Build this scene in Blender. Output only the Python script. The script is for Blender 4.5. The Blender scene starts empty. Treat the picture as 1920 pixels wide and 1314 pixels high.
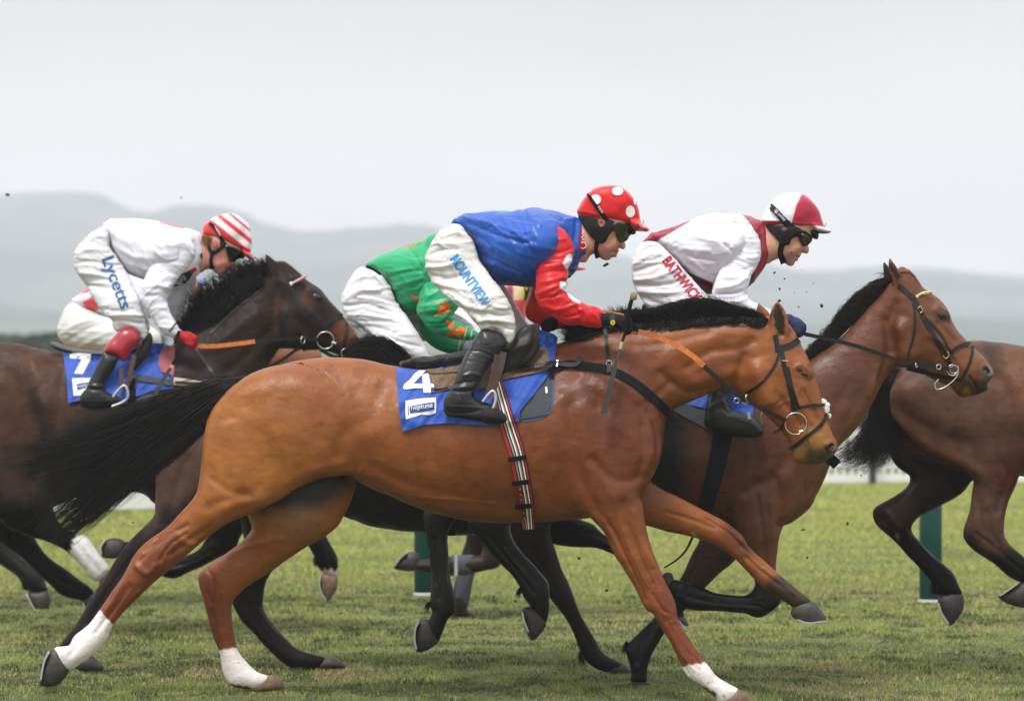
import bpy, math, random
import numpy as np
from mathutils import Vector, Matrix
from mathutils.bvhtree import BVHTree
from mathutils.geometry import delaunay_2d_cdt
R = math.radians
rng = np.random.default_rng(7); random.seed(7)
sc = bpy.context.scene
COL = sc.collection

# ------------------------------------------------------------ camera, world, sun
D0 = 20.0; CH = 1.82; F = 370.0; CX = 960.0; HY = 640.0     # camera distance, height, px per metre at y=0
cam_d = bpy.data.cameras.new("camera"); cam = bpy.data.objects.new("camera", cam_d); COL.objects.link(cam)
cam.location = (0, -D0, CH); cam.rotation_euler = (R(90), 0, 0)
cam_d.sensor_width = 36; cam_d.lens = 36 * F * D0 / 1920; cam_d.shift_y = -17 / 1920
cam_d.clip_start = 0.5; cam_d.clip_end = 20000
cam_d.dof.use_dof = True; cam_d.dof.focus_distance = 20.0; cam_d.dof.aperture_fstop = 2.9
sc.camera = cam
SUN_EL, SUN_AZ = 60, 205
w = bpy.data.worlds.new("World"); sc.world = w; w.use_nodes = True
nt = w.node_tree; nt.nodes.clear(); N = nt.nodes.new; L = nt.links.new
out = N('ShaderNodeOutputWorld'); bg = N('ShaderNodeBackground'); L(bg.outputs[0], out.inputs[0])
sky = N('ShaderNodeTexSky'); sky.sky_type = 'NISHITA'; sky.sun_disc = False
sky.sun_elevation = R(SUN_EL); sky.sun_rotation = R(SUN_AZ); sky.dust_density = 6; sky.air_density = 1.5
hs = N('ShaderNodeHueSaturation'); hs.inputs['Saturation'].default_value = 0.12; L(sky.outputs[0], hs.inputs['Color'])
tc = N('ShaderNodeTexCoord'); sx = N('ShaderNodeSeparateXYZ'); L(tc.outputs['Generated'], sx.inputs[0])
ramp = N('ShaderNodeValToRGB'); L(sx.outputs['Z'], ramp.inputs[0])
cr = ramp.color_ramp; cr.elements[0].position = 0.0; cr.elements[0].color = (14.6, 13.1, 12.3, 1)
cr.elements[1].position = 1.0; cr.elements[1].color = (14.0, 14.2, 14.5, 1)
for p, c in ((0.02, (13.6, 12.3, 11.6)), (0.045, (10.3, 9.6, 9.3)), (0.085, (7.4, 7.15, 7.1)), (0.2, (7.4, 7.5, 7.7)), (0.6, (11.5, 11.7, 12))):
    e = cr.elements.new(p); e.color = (*c, 1)
mp = N('ShaderNodeMapping'); mp.inputs['Scale'].default_value = (3, 3, 12); L(tc.outputs['Generated'], mp.inputs[0])
nz = N('ShaderNodeTexNoise'); nz.inputs['Scale'].default_value = 2.2; nz.inputs['Detail'].default_value = 5; L(mp.outputs[0], nz.inputs[0])
mr = N('ShaderNodeMapRange'); mr.inputs[1].default_value = .3; mr.inputs[2].default_value = .7
mr.inputs[3].default_value = .93; mr.inputs[4].default_value = 1.06; L(nz.outputs[0], mr.inputs[0])
mm = N('ShaderNodeMix'); mm.data_type = 'RGBA'; mm.blend_type = 'MULTIPLY'; mm.inputs[0].default_value = 1
L(ramp.outputs[0], mm.inputs[6]); L(mr.outputs[0], mm.inputs[7])
mx = N('ShaderNodeMix'); mx.data_type = 'RGBA'; mx.inputs[0].default_value = 0.12
L(mm.outputs[2], mx.inputs[6]); L(hs.outputs[0], mx.inputs[7])
L(mx.outputs[2], bg.inputs[0]); bg.inputs[1].default_value = 0.088
sun_d = bpy.data.lights.new("sun", 'SUN'); sun = bpy.data.objects.new("sun", sun_d); COL.objects.link(sun)
sun_d.energy = 1.9; sun_d.angle = R(14); sun_d.color = (1, .975, .94)
sun.rotation_euler = (R(90 - SUN_EL), 0, R(-22))       # from above, behind the camera and a little to its left
sc.view_settings.view_transform = 'Standard'; sc.view_settings.look = 'None'
sc.view_settings.exposure = 0.47; sc.view_settings.gamma = 1
try: sc.cycles.use_denoising = True; sc.cycles.volume_bounces = 2
except Exception: pass

# ------------------------------------------------------------ helpers
def Pt(px, py, y=0.0):
    """photograph position -> metres in the plane at depth y"""
    s = D0 / (D0 + y)
    return Vector(((px - CX) / (F * s), y, CH - (py - HY) / (F * s)))
def T(s):
    return [tuple(float(v) for v in q.split(',')) for q in s.split()]
def lin(c):
    return tuple(((v / 255) / 12.92 if v / 255 <= .04045 else ((v / 255 + .055) / 1.055) ** 2.4) for v in c)
def smooth_poly(p, closed=True, n=4):
    p = np.asarray(p, float); m = len(p); o = []
    for i in range(m if closed else m - 1):
        if closed: a, b, c, d = p[i - 1], p[i], p[(i + 1) % m], p[(i + 2) % m]
        else: a, b, c, d = p[max(i - 1, 0)], p[i], p[i + 1], p[min(i + 2, m - 1)]
        for j in range(n):
            t = j / n
            o.append(.5 * ((2 * b) + (c - a) * t + (2 * a - 5 * b + 4 * c - d) * t * t + (3 * b - a - 3 * c + d) * t ** 3))
    if not closed: o.append(p[-1])
    return np.array(o)
def resample(p, n):
    p = np.asarray(p, float); s = np.r_[0, np.cumsum(np.linalg.norm(np.diff(p[:, :2], axis=0), axis=1))]
    t = np.linspace(0, s[-1], n)
    return np.stack([np.interp(t, s, p[:, k]) for k in range(p.shape[1])], 1)
def poly_sd(PX, PZ, poly):
    """signed distance (positive inside) of grid points to a closed polygon"""
    d2 = np.full(PX.shape, 1e9, np.float32); ins = np.zeros(PX.shape, bool)
    q = np.asarray(poly, np.float32); m = len(q)
    for i in range(m):
        ax, az = q[i]; bx, bz = q[(i + 1) % m]
        ex, ez = bx - ax, bz - az; L2 = ex * ex + ez * ez + 1e-12
        wx, wz = PX - ax, PZ - az
        t = np.clip((wx * ex + wz * ez) / L2, 0, 1)
        dx, dz = wx - t * ex, wz - t * ez
        np.minimum(d2, dx * dx + dz * dz, out=d2)
        if az != bz:
            c = ((az > PZ) != (bz > PZ)) & (PX < (bx - ax) * (PZ - az) / (bz - az) + ax)
            ins ^= c
    d = np.sqrt(d2)
    return np.where(ins, d, -d)
def line_d(px, py, pl):
    d2 = np.full(px.shape, 1e9)
    for (ax, ay), (bx, by) in zip(pl[:-1], pl[1:]):
        ex, ey = bx - ax, by - ay; L2 = ex * ex + ey * ey + 1e-9
        t = np.clip(((px - ax) * ex + (py - ay) * ey) / L2, 0, 1)
        d2 = np.minimum(d2, (px - ax - t * ex) ** 2 + (py - ay - t * ey) ** 2)
    return np.sqrt(d2)
def idw(PX, PZ, cps, p=3):
    if not isinstance(cps, (list, tuple)): return np.full(PX.shape, float(cps), np.float32)
    num = 0; den = 0
    for x, z, v in cps:
        wt = 1 / ((PX - x) ** 2 + (PZ - z) ** 2 + 1e-3) ** (p / 2)
        num = num + wt * v; den = den + wt
    return (num / den).astype(np.float32)

def solve(d, h):
    """inflate a silhouette: u with laplacian -2 inside, extended outside"""
    ins = d > 0
    nx, nz = d.shape
    ii = np.where(ins); n = max(3, int(2 * d.max() / h) + 2)
    wv = 2 / (1 + math.sin(math.pi / (n + 1))) ; wv = min(wv, 1.97)
    u = np.where(ins, d * d.max(), 0).astype(np.float32)
    gx, gz = np.meshgrid(np.arange(nx), np.arange(nz), indexing='ij')
    red = ((gx + gz) % 2 == 0) & ins; blk = ((gx + gz) % 2 == 1) & ins
    red = red[1:-1, 1:-1].astype(np.float32) * wv; blk = blk[1:-1, 1:-1].astype(np.float32) * wv
    c = h * h * 0.5
    for it in range(int(60 + 3.2 * n)):
        for m in (red, blk):
            a = (u[2:, 1:-1] + u[:-2, 1:-1] + u[1:-1, 2:] + u[1:-1, :-2]) * .25 + c - u[1:-1, 1:-1]
            u[1:-1, 1:-1] += a * m
    dm = d.max()
    ok = d > min(1.3 * h, dm * .6)
    g = np.where(ok, u / np.maximum(d, 1e-6), 0).astype(np.float32); wt = ok.astype(np.float32)
    G0 = g.copy(); W0 = wt.copy()
    for it in range(10):
        def bl(a):
            b = a.copy(); b[1:-1, 1:-1] = (a[1:-1, 1:-1] * 2 + a[2:, 1:-1] + a[:-2, 1:-1] + a[1:-1, 2:] + a[1:-1, :-2] + .7 * (a[2:, 2:] + a[:-2, :-2] + a[2:, :-2] + a[:-2, 2:])) / 8.8
            return b
        g = bl(g); wt = bl(wt)
        g = np.where(ok & (d > 3 * h), G0, g); wt = np.where(ok & (d > 3 * h), W0, wt)
    mean = (G0.sum() / max(W0.sum(), 1))
    G = np.where(wt > 1e-3, g / np.maximum(wt, 1e-3), mean)
    t = np.clip((d - 1.5 * h) / (3 * h), 0, 1); t = t * t * (3 - 2 * t)
    ue = np.where(d > 0, t * u + (1 - t) * G * d, G * d - d * d)
    return ue.astype(np.float32)

class Sculpt:
    """a body described by parts given in photograph positions, at real depth and real thickness, fused into one surface"""
    def __init__(s, y0, h):
        s.y0 = y0; s.h = h; s.parts = []
    def sil(s, poly, yc=0.0, k=.8, blend=.03, col=None, n=3, sm=True, sub=False, tm=None):
        if isinstance(poly, str): poly = T(poly)
        p = smooth_poly(poly, True, n) if sm else np.asarray(poly, float)
        s.parts.append(dict(t='sil', p=p, yc=yc, k=k, b=blend, col=col, sub=sub, tm=tm)); return s
    def caps(s, chain, blend=.02, col=None, sub=False):
        s.parts.append(dict(t='cap', c=chain, b=blend, col=col, sub=sub)); return s
    def build(s):
        h = s.h; y0 = s.y0; lo = np.full(3, 1e9); hi = np.full(3, -1e9)
        for q in s.parts:
            if q['t'] == 'sil':
                yv = idw(q['p'][:, 0], q['p'][:, 1], q['yc']) + y0
                W = np.array([Pt(a, b, c) for (a, b), c in zip(q['p'], yv)])
                q['W'] = W[:, [0, 2]]
                ext = (W.max(0) - W.min(0))
                x0, x1 = W[:, 0].min(), W[:, 0].max(); z0, z1 = W[:, 2].min(), W[:, 2].max()
                pad = 4
                i0, i1 = int(math.floor(x0 / h)) - pad, int(math.ceil(x1 / h)) + pad
                k0, k1 = int(math.floor(z0 / h)) - pad, int(math.ceil(z1 / h)) + pad
                gx, gz = np.meshgrid(np.arange(i0, i1 + 1) * h, np.arange(k0, k1 + 1) * h, indexing='ij')
                gx = gx.astype(np.float32); gz = gz.astype(np.float32)
                d = poly_sd(gx, gz, q['W']); u = solve(d, h)
                ss = D0 / (D0 + y0); pxx = gx * F * ss + CX; pyy = HY - (gz - CH) * F * ss
                q['u'] = u; q['ycg'] = idw(pxx, pyy, q['yc']) + y0; q['kg'] = idw(pxx, pyy, q['k'])
                q['i'] = (i0, i1, k0, k1)
                if q.get('tm') is not None:
                    tg = idw(pxx, pyy, q['tm']); Tt = q['kg'] * np.sqrt(np.maximum(u, 0))
                    u = np.where(u > 0, (tg * np.tanh(Tt / tg) / q['kg']) ** 2, u); q['u'] = u.astype(np.float32)
                m = u > 0; tmax = (q['kg'] * np.sqrt(np.maximum(u, 0)))
                a = (q['ycg'] - tmax)[m].min(); b = (q['ycg'] + tmax)[m].max()
                q['y'] = (a, b)
                lo = np.minimum(lo, (x0, a, z0)); hi = np.maximum(hi, (x1, b, z1))
            else:
                C = [(*Pt(a, b, y0 + c), r) for a, b, c, r in q['c']]; q['C'] = C
                for x, y, z, r in C:
                    lo = np.minimum(lo, (x - r, y - r, z - r)); hi = np.maximum(hi, (x + r, y + r, z + r))
        I0 = np.floor(lo / h).astype(int) - 5; I1 = np.ceil(hi / h).astype(int) + 5
        shp = tuple(I1 - I0 + 1)
        vol = np.full(shp, .2, np.float32); idv = np.zeros(shp, np.uint8)
        for pi, q in enumerate(s.parts):
            if q['t'] == 'sil':
                i0, i1, k0, k1 = q['i']; pad = 4
                j0 = int(math.floor(q['y'][0] / h)) - pad; j1 = int(math.ceil(q['y'][1] / h)) + pad
                j0 = max(j0, I0[1]); j1 = min(j1, I1[1])
                sl = (slice(i0 - I0[0], i1 - I0[0] + 1), slice(j0 - I0[1], j1 - I0[1] + 1), slice(k0 - I0[2], k1 - I0[2] + 1))
                u = q['u']; ux, uz = np.gradient(u, h); g2 = (ux ** 2 + uz ** 2)
                y = (np.arange(j0, j1 + 1) * h).astype(np.float32)[None, :, None]
                dy = (y - q['ycg'][:, None, :]) / q['kg'][:, None, :]
                Fv = u[:, None, :] - dy * dy
                g2 = (g2[:, None, :] + 4 * dy * dy) * .25
                sd = np.sqrt(g2) - np.sqrt(np.maximum(Fv + g2, 1e-8))
                sd *= np.clip(q['kg'], .3, 1)[:, None, :]
            else:
                C = np.array(q['C']); r = C[:, 3].max() + 4 * h
                a = np.maximum(np.floor((C[:, :3].min(0) - r) / h).astype(int), I0); b = np.minimum(np.ceil((C[:, :3].max(0) + r) / h).astype(int), I1)
                sl = tuple(slice(a[t] - I0[t], b[t] - I0[t] + 1) for t in range(3))
                X = (np.arange(a[0], b[0] + 1) * h)[:, None, None]; Y = (np.arange(a[1], b[1] + 1) * h)[None, :, None]; Z = (np.arange(a[2], b[2] + 1) * h)[None, None, :]
                sd = None
                if len(C) == 1: C = np.vstack([C, C + [1e-4, 0, 0, 0]])
                for p, e in zip(C[:-1], C[1:]):
                    v = e[:3] - p[:3]; L2 = (v ** 2).sum() + 1e-12
                    t = np.clip(((X - p[0]) * v[0] + (Y - p[1]) * v[1] + (Z - p[2]) * v[2]) / L2, 0, 1)
                    dd = np.sqrt((X - p[0] - t * v[0]) ** 2 + (Y - p[1] - t * v[1]) ** 2 + (Z - p[2] - t * v[2]) ** 2) - (p[3] + t * (e[3] - p[3]))
                    sd = dd if sd is None else np.minimum(sd, dd)
                sd = sd.astype(np.float32)
            A = vol[sl]; k = q['b']
            if q['sub']:
                B = -sd; hh = np.maximum(k - np.abs(A - B), 0) / k
                idv[sl][B > A] = pi; vol[sl] = np.maximum(A, B) + hh * hh * k * .25
            else:
                hh = np.maximum(k - np.abs(A - sd), 0) / k
                m = sd < A; idv[sl][m] = pi
                vol[sl] = np.minimum(A, sd) - hh * hh * k * .25
        s.V, s.Q, ci = surface_nets(vol); s.pid = idv[ci[:, 0], ci[:, 1], ci[:, 2]]
        s.V = (s.V + I0) * h
        return s
    def px(s, V=None):
        V = s.V if V is None else V
        ss = D0 / (D0 + V[:, 1])
        return V[:, 0] * F * ss + CX, HY - (V[:, 2] - CH) * F * ss
    def normals(s):
        V, Q = s.V, s.Q
        n = np.cross(V[Q[:, 2]] - V[Q[:, 0]], V[Q[:, 3]] - V[Q[:, 1]])
        vn = np.zeros_like(V)
        for k in range(4): np.add.at(vn, Q[:, k], n)
        return vn / (np.linalg.norm(vn, axis=1)[:, None] + 1e-12)
    def relief(s, strokes, side=-1, gain=1.0):
        """muscle, vein and fold relief: strokes (polyline, width px, height m)"""
        n = s.normals(); px, py = s.px(); f = np.clip(n[:, 1] * side, 0, 1) ** .6; f = f * gain
        disp = np.zeros(len(px))
        for pl, wd, amp in strokes:
            if isinstance(pl, str): pl = T(pl)
            if len(pl) > 2: pl = smooth_poly(pl, False, 4)
            pl = [tuple(q) for q in pl]
            a = np.array(pl); m = (px > a[:, 0].min() - 3 * wd) & (px < a[:, 0].max() + 3 * wd) & (py > a[:, 1].min() - 3 * wd) & (py < a[:, 1].max() + 3 * wd)
            if not m.any(): continue
            d = line_d(px[m], py[m], pl); disp[m] += amp * np.exp(-(d / wd) ** 2)
        s.V = s.V + n * (disp * f)[:, None]
        return s
    def wrinkle(s, ang, along, across, amp, seed=0, side=-1, sharp=3):
        from mathutils import noise as nz
        n = s.normals(); a = math.radians(ang); V = s.V; u = V[:, 0] * math.cos(a) + V[:, 2] * math.sin(a); v = -V[:, 0] * math.sin(a) + V[:, 2] * math.cos(a)
        d = np.array([nz.noise(Vector((p * along + seed, q * across + 2.0 * nz.noise(Vector((p * 5, q * 5, seed))) , r * along))) for p, q, r in zip(u, v, V[:, 1])])
        m = np.array([nz.noise(Vector((p * 4 + 31, seed, q * 4))) for p, q in zip(u, v)])
        r = (1 - np.minimum(np.abs(d) * 2.4, 1)) ** sharp * np.clip(.55 + 1.2 * m, 0, 1.2)
        s.V = V + n * (r * amp)[:, None]; return s
    def noise(s, amp, scale, stretch=(1, 1, 1)):
        from mathutils import noise as nz
        n = s.normals(); V = s.V * np.array(stretch) * scale
        d = np.array([nz.noise(Vector(v)) for v in V])
        s.V = s.V + n * (d * amp)[:, None]; return s

def surface_nets(vol):
    S = vol < 0
    n = S[:-1, :-1, :-1].astype(np.uint8)
    for dx in (0, 1):
        for dy in (0, 1):
            for dz in (0, 1):
                if dx or dy or dz:
                    n = n + S[dx:S.shape[0] - 1 + dx, dy:S.shape[1] - 1 + dy, dz:S.shape[2] - 1 + dz]
    act = (n > 0) & (n < 8)
    idx = np.argwhere(act); ids = np.full(act.shape, -1, np.int32); ids[act] = np.arange(len(idx))
    pos = np.zeros((len(idx), 3)); cnt = np.zeros(len(idx))
    c = {}
    for dx in (0, 1):
        for dy in (0, 1):
            for dz in (0, 1):
                c[dx, dy, dz] = vol[idx[:, 0] + dx, idx[:, 1] + dy, idx[:, 2] + dz]
    ed = []
    for a in c:
        for ax in range(3):
            if a[ax] == 0:
                b = list(a); b[ax] = 1; ed.append((a, tuple(b), ax))
    for a, b, ax in ed:
        va, vb = c[a], c[b]; m = (va < 0) != (vb < 0)
        t = np.where(m, va / np.where(m, va - vb, 1), 0)
        o = np.array(a, float)[None, :] + 0 * pos; o[:, ax] += t
        pos[m] += o[m]; cnt[m] += 1
    V = idx + pos / cnt[:, None]
    Q = []
    for ax in range(3):
        o = [1, 1, 1]; sh = S.shape
        A = S[:-1, 1:-1, 1:-1] if ax == 0 else (S[1:-1, :-1, 1:-1] if ax == 1 else S[1:-1, 1:-1, :-1])
        B = S[1:, 1:-1, 1:-1] if ax == 0 else (S[1:-1, 1:, 1:-1] if ax == 1 else S[1:-1, 1:-1, 1:])
        e = np.argwhere(A != B); fl = A[e[:, 0], e[:, 1], e[:, 2]]
        off = np.array([1, 1, 1]); off[ax] = 0
        g = e + off
        u, v = [(1, 2), (2, 0), (0, 1)][ax]
        def cid(du, dv):
            q = g.copy(); q[:, u] -= du; q[:, v] -= dv
            return ids[q[:, 0], q[:, 1], q[:, 2]]
        qd = np.stack([cid(0, 0), cid(1, 0), cid(1, 1), cid(0, 1)], 1)
        qd[~fl] = qd[~fl][:, ::-1]
        Q.append(qd)
    Q = np.concatenate(Q); Q = Q[(Q >= 0).all(1)]
    return V, Q, idx

def link(name, me, mat, parent, smooth=True):
    o = bpy.data.objects.new(name, me); COL.objects.link(o)
    if mat is not None:
        for m in (mat if isinstance(mat, (list, tuple)) else [mat]): me.materials.append(m)
    if smooth: me.shade_smooth()
    if parent is not None:
        o.parent = parent
        o.matrix_parent_inverse = Matrix.Translation(-Vector(parent.location)) if parent.parent is None else Matrix()
    return o
def mesh_np(name, V, Q, col=None):
    me = bpy.data.meshes.new(name); V = np.asarray(V, np.float32); Q = np.asarray(Q, np.int32)
    me.vertices.add(len(V)); me.vertices.foreach_set('co', V.ravel())
    k = Q.shape[1]
    me.loops.add(Q.size); me.loops.foreach_set('vertex_index', Q.ravel())
    me.polygons.add(len(Q)); me.polygons.foreach_set('loop_start', np.arange(0, Q.size, k, dtype=np.int32))
    me.update(calc_edges=True); me.validate()
    if col is not None:
        a = me.color_attributes.new('Col', 'FLOAT_COLOR', 'POINT')
        a.data.foreach_set('color', np.c_[col, np.ones(len(col))].astype(np.float32).ravel())
    return me
def thing(name, label, cat, loc, group=None):
    o = bpy.data.objects.new(name, None); COL.objects.link(o); o.location = loc; o.empty_display_size = .2
    o['label'] = label; o['category'] = cat
    if group: o['group'] = group
    return o
def tag(o, label=None, cat=None, group=None, kind=None):
    if label: o['label'] = label
    if cat: o['category'] = cat
    if group: o['group'] = group
    if kind: o['kind'] = kind
    return o
def paint(S, base, regions, soft_noise=0.0):
    """coat or cloth colour per vertex; regions: (('p',poly) | ('c',x,y,r) | ('l',polyline,w), softness px, colour, parts or None)"""
    px, py = S.px(); c = np.tile(np.array(base, float), (len(px), 1))
    if soft_noise:
        ph = S.V * 37.0
        jx = (np.sin(ph[:, 0] * 1.7 + 3 * np.sin(ph[:, 2] * 2.1)) + np.sin(ph[:, 2] * 3.9 + ph[:, 0] * 2)) * soft_noise
        jy = (np.sin(ph[:, 2] * 1.9 + 3 * np.sin(ph[:, 0] * 2.3)) + np.sin(ph[:, 0] * 4.3 - ph[:, 2])) * soft_noise
        qx, qy = px + jx, py + jy
    else: qx, qy = px, py
    for r in regions:
        sh, soft, colr = r[:3]; parts = r[3] if len(r) > 3 else None
        if sh[0] == 'p': d = poly_sd(qx, qy, T(sh[1]) if isinstance(sh[1], str) else sh[1])
        elif sh[0] == 'c': d = sh[3] - np.hypot(qx - sh[1], qy - sh[2])
        elif sh[0] == 'l': d = sh[2] - line_d(qx, qy, T(sh[1]))
        m = np.clip(d / soft + .5, 0, 1); m = m * m * (3 - 2 * m)
        if parts is not None: m = m * np.isin(S.pid, parts)
        c += (np.array(colr) - c) * m[:, None]
    return c
def finish(S, name, mat, parent, col=None):
    me = mesh_np(name, S.V, S.Q, col); o = link(name, me, mat, parent)
    return o
class Surf:
    """surface that straps, cloths and lettering are laid on"""
    def __init__(s, objs):
        vs = []; qs = []; n = 0
        for S in objs:
            V, Q = (S.V, S.Q) if isinstance(S, Sculpt) else S
            vs.append(V); qs.append(np.asarray(Q) + n); n += len(V)
        s.b = BVHTree.FromPolygons(np.vstack(vs).tolist(), sum([q.tolist() for q in qs], []))
        s.y = float(np.median(np.vstack(vs)[:, 1]))
    def hit(s, px, py, off=0.003, far=None):
        p = Pt(px, py, 0.0); o = Vector((0, -D0, CH)); d = (p - o).normalized()
        h = s.b.ray_cast(o, d)
        if h[0] is None: return None
        return h[0] - d * off
def fill_none(P2, H, ydef):
    ys = [None if h is None else h.y for h in H]
    kn = [i for i, v in enumerate(ys) if v is not None]
    if not kn: ys = [ydef] * len(ys)
    else: ys = list(np.interp(range(len(ys)), kn, [ys[i] for i in kn]))
    return [h if h is not None else Pt(p[0], p[1], y) for p, h, y in zip(P2, H, ys)]
def strap(name, pts, wd, mat, parent, surf=None, dy=0.0, off=.004, th=.004, n=None, cols=2, smoothz=2, mats=None, sm=True):
    """flat band of real thickness laid along pts (x,y[,depth]) on a surface, or at depth dy in the air"""
    if isinstance(pts, str): pts = T(pts)
    p = np.array(pts, float)
    if len(p) > 2 and sm: p = smooth_poly(p, False, 5)
    L = np.linalg.norm(np.diff(p[:, :2], axis=0), axis=1).sum()
    n = n or max(4, int(L / 5)); p = resample(p, n)
    tg = np.gradient(p[:, :2], axis=0); tg /= np.linalg.norm(tg, axis=1)[:, None] + 1e-9
    nr = np.stack([-tg[:, 1], tg[:, 0]], 1)
    wd = np.interp(np.linspace(0, 1, n), np.linspace(0, 1, len(wd)), wd) if isinstance(wd, (list, tuple)) else np.full(n, wd)
    rows = []
    for c in range(cols + 1):
        f = (c / cols - .5)
        q = p[:, :2] + nr * (wd * f)[:, None]
        if surf is not None:
            H = fill_none(q, [surf.hit(a, b, off) for a, b in q], surf.y)
            Y = np.array([h.y for h in H])
            for _ in range(smoothz):
                Y2 = Y.copy(); Y2[1:-1] = np.minimum(Y[1:-1], (Y[:-2] + Y[1:-1] + Y[2:]) / 3); Y = Y2
            rows.append([Pt(a, b, y) for (a, b), y in zip(q, Y)])
        else:
            yy = p[:, 2] if p.shape[1] > 2 else np.full(n, dy)
            rows.append([Pt(a, b, y) for (a, b), y in zip(q, yy)])
    V = []; top = len(rows) * n
    for r in rows: V += [tuple(v) for v in r]
    for r in rows: V += [(v.x, v.y + th, v.z) for v in r]
    Fc = []; mi = []
    for c in range(cols):
        for i in range(n - 1):
            a, b = c * n + i, (c + 1) * n + i
            Fc.append((a, a + 1, b + 1, b)); mi.append(c)
            Fc.append((top + a, top + b, top + b + 1, top + a + 1)); mi.append(c)
    for i in range(n - 1):
        a = i; Fc.append((a, top + a, top + a + 1, a + 1)); mi.append(0)
        a = cols * n + i; Fc.append((a, a + 1, top + a + 1, top + a)); mi.append(cols - 1)
    for c in range(cols):
        for i in (0, n - 1):
            a, b = c * n + i, (c + 1) * n + i; Fc.append((a, b, top + b, top + a)); mi.append(c)
    me = bpy.data.meshes.new(name); me.from_pydata(V, [], Fc); me.update()
    o = link(name, me, mats or mat, parent, smooth=False)
    if mats: me.polygons.foreach_set('material_index', [i % len(mats) for i in mi])
    return o
def tube_mesh(paths, radii, sides=6, closed=False):
    """paths: list of (n,3) arrays; radii: per path array"""
    V = []; Fc = []; b = 0
    for P, r in zip(paths, radii):
        P = np.asarray(P, float); n = len(P); r = np.broadcast_to(r, (n,))
        tg = (np.roll(P, -1, 0) - np.roll(P, 1, 0)) if closed else np.gradient(P, axis=0)
        tg /= np.linalg.norm(tg, axis=1)[:, None] + 1e-12
        ref = np.array([0, 1, 0.]) if abs(tg[:, 1]).mean() < .8 else np.array([1., 0, 0])
        a = np.cross(tg, ref); a /= np.linalg.norm(a, axis=1)[:, None] + 1e-12; c = np.cross(tg, a)
        ang = np.arange(sides) / sides * 2 * math.pi
        ring = P[:, None, :] + r[:, None, None] * (a[:, None, :] * np.cos(ang)[None, :, None] + c[:, None, :] * np.sin(ang)[None, :, None])
        V.append(ring.reshape(-1, 3))
        i, j = np.meshgrid(np.arange(n if closed else n - 1), np.arange(sides), indexing='ij')
        i2 = (i + 1) % n; j2 = (j + 1) % sides
        Fc.append(np.stack([i * sides + j, i2 * sides + j, i2 * sides + j2, i * sides + j2], -1).reshape(-1, 4) + b); b += n * sides
    return np.vstack(V), np.vstack(Fc)
def tube(name, pts, r, mat, parent, y=0.0, sides=8, closed=False, sm=True):
    """round bar through photograph points (x,y[,depth])"""
    p = np.array(T(pts) if isinstance(pts, str) else pts, float)
    if sm and len(p) > 2: p = smooth_poly(p, closed, 5)
    P3 = np.array([Pt(q[0], q[1], q[2] if len(q) > 2 else y) for q in p])
    V, Fq = tube_mesh([P3], [r], sides, closed)
    return link(name, mesh_np(name, V, Fq), mat, parent)
def ring(name, cx, cy, rad, r, mat, parent, y, tilt=(0, 0), a0=0, a1=360):
    c = Pt(cx, cy, y); R_ = rad / F * (D0 + y) / D0; full = (a1 - a0) >= 360
    t = np.radians(np.linspace(a0, a1, 33)[:-1] if full else np.linspace(a0, a1, 24))
    P3 = np.stack([c.x + R_ * np.cos(t) * math.cos(tilt[0]), c.y + R_ * (np.cos(t) * math.sin(tilt[0]) + np.sin(t) * math.sin(tilt[1])), c.z - R_ * np.sin(t) * math.cos(tilt[1])], 1)
    V, Fq = tube_mesh([P3], [r], 6, full)
    return link(name, mesh_np(name, V, Fq), mat, parent)
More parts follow.
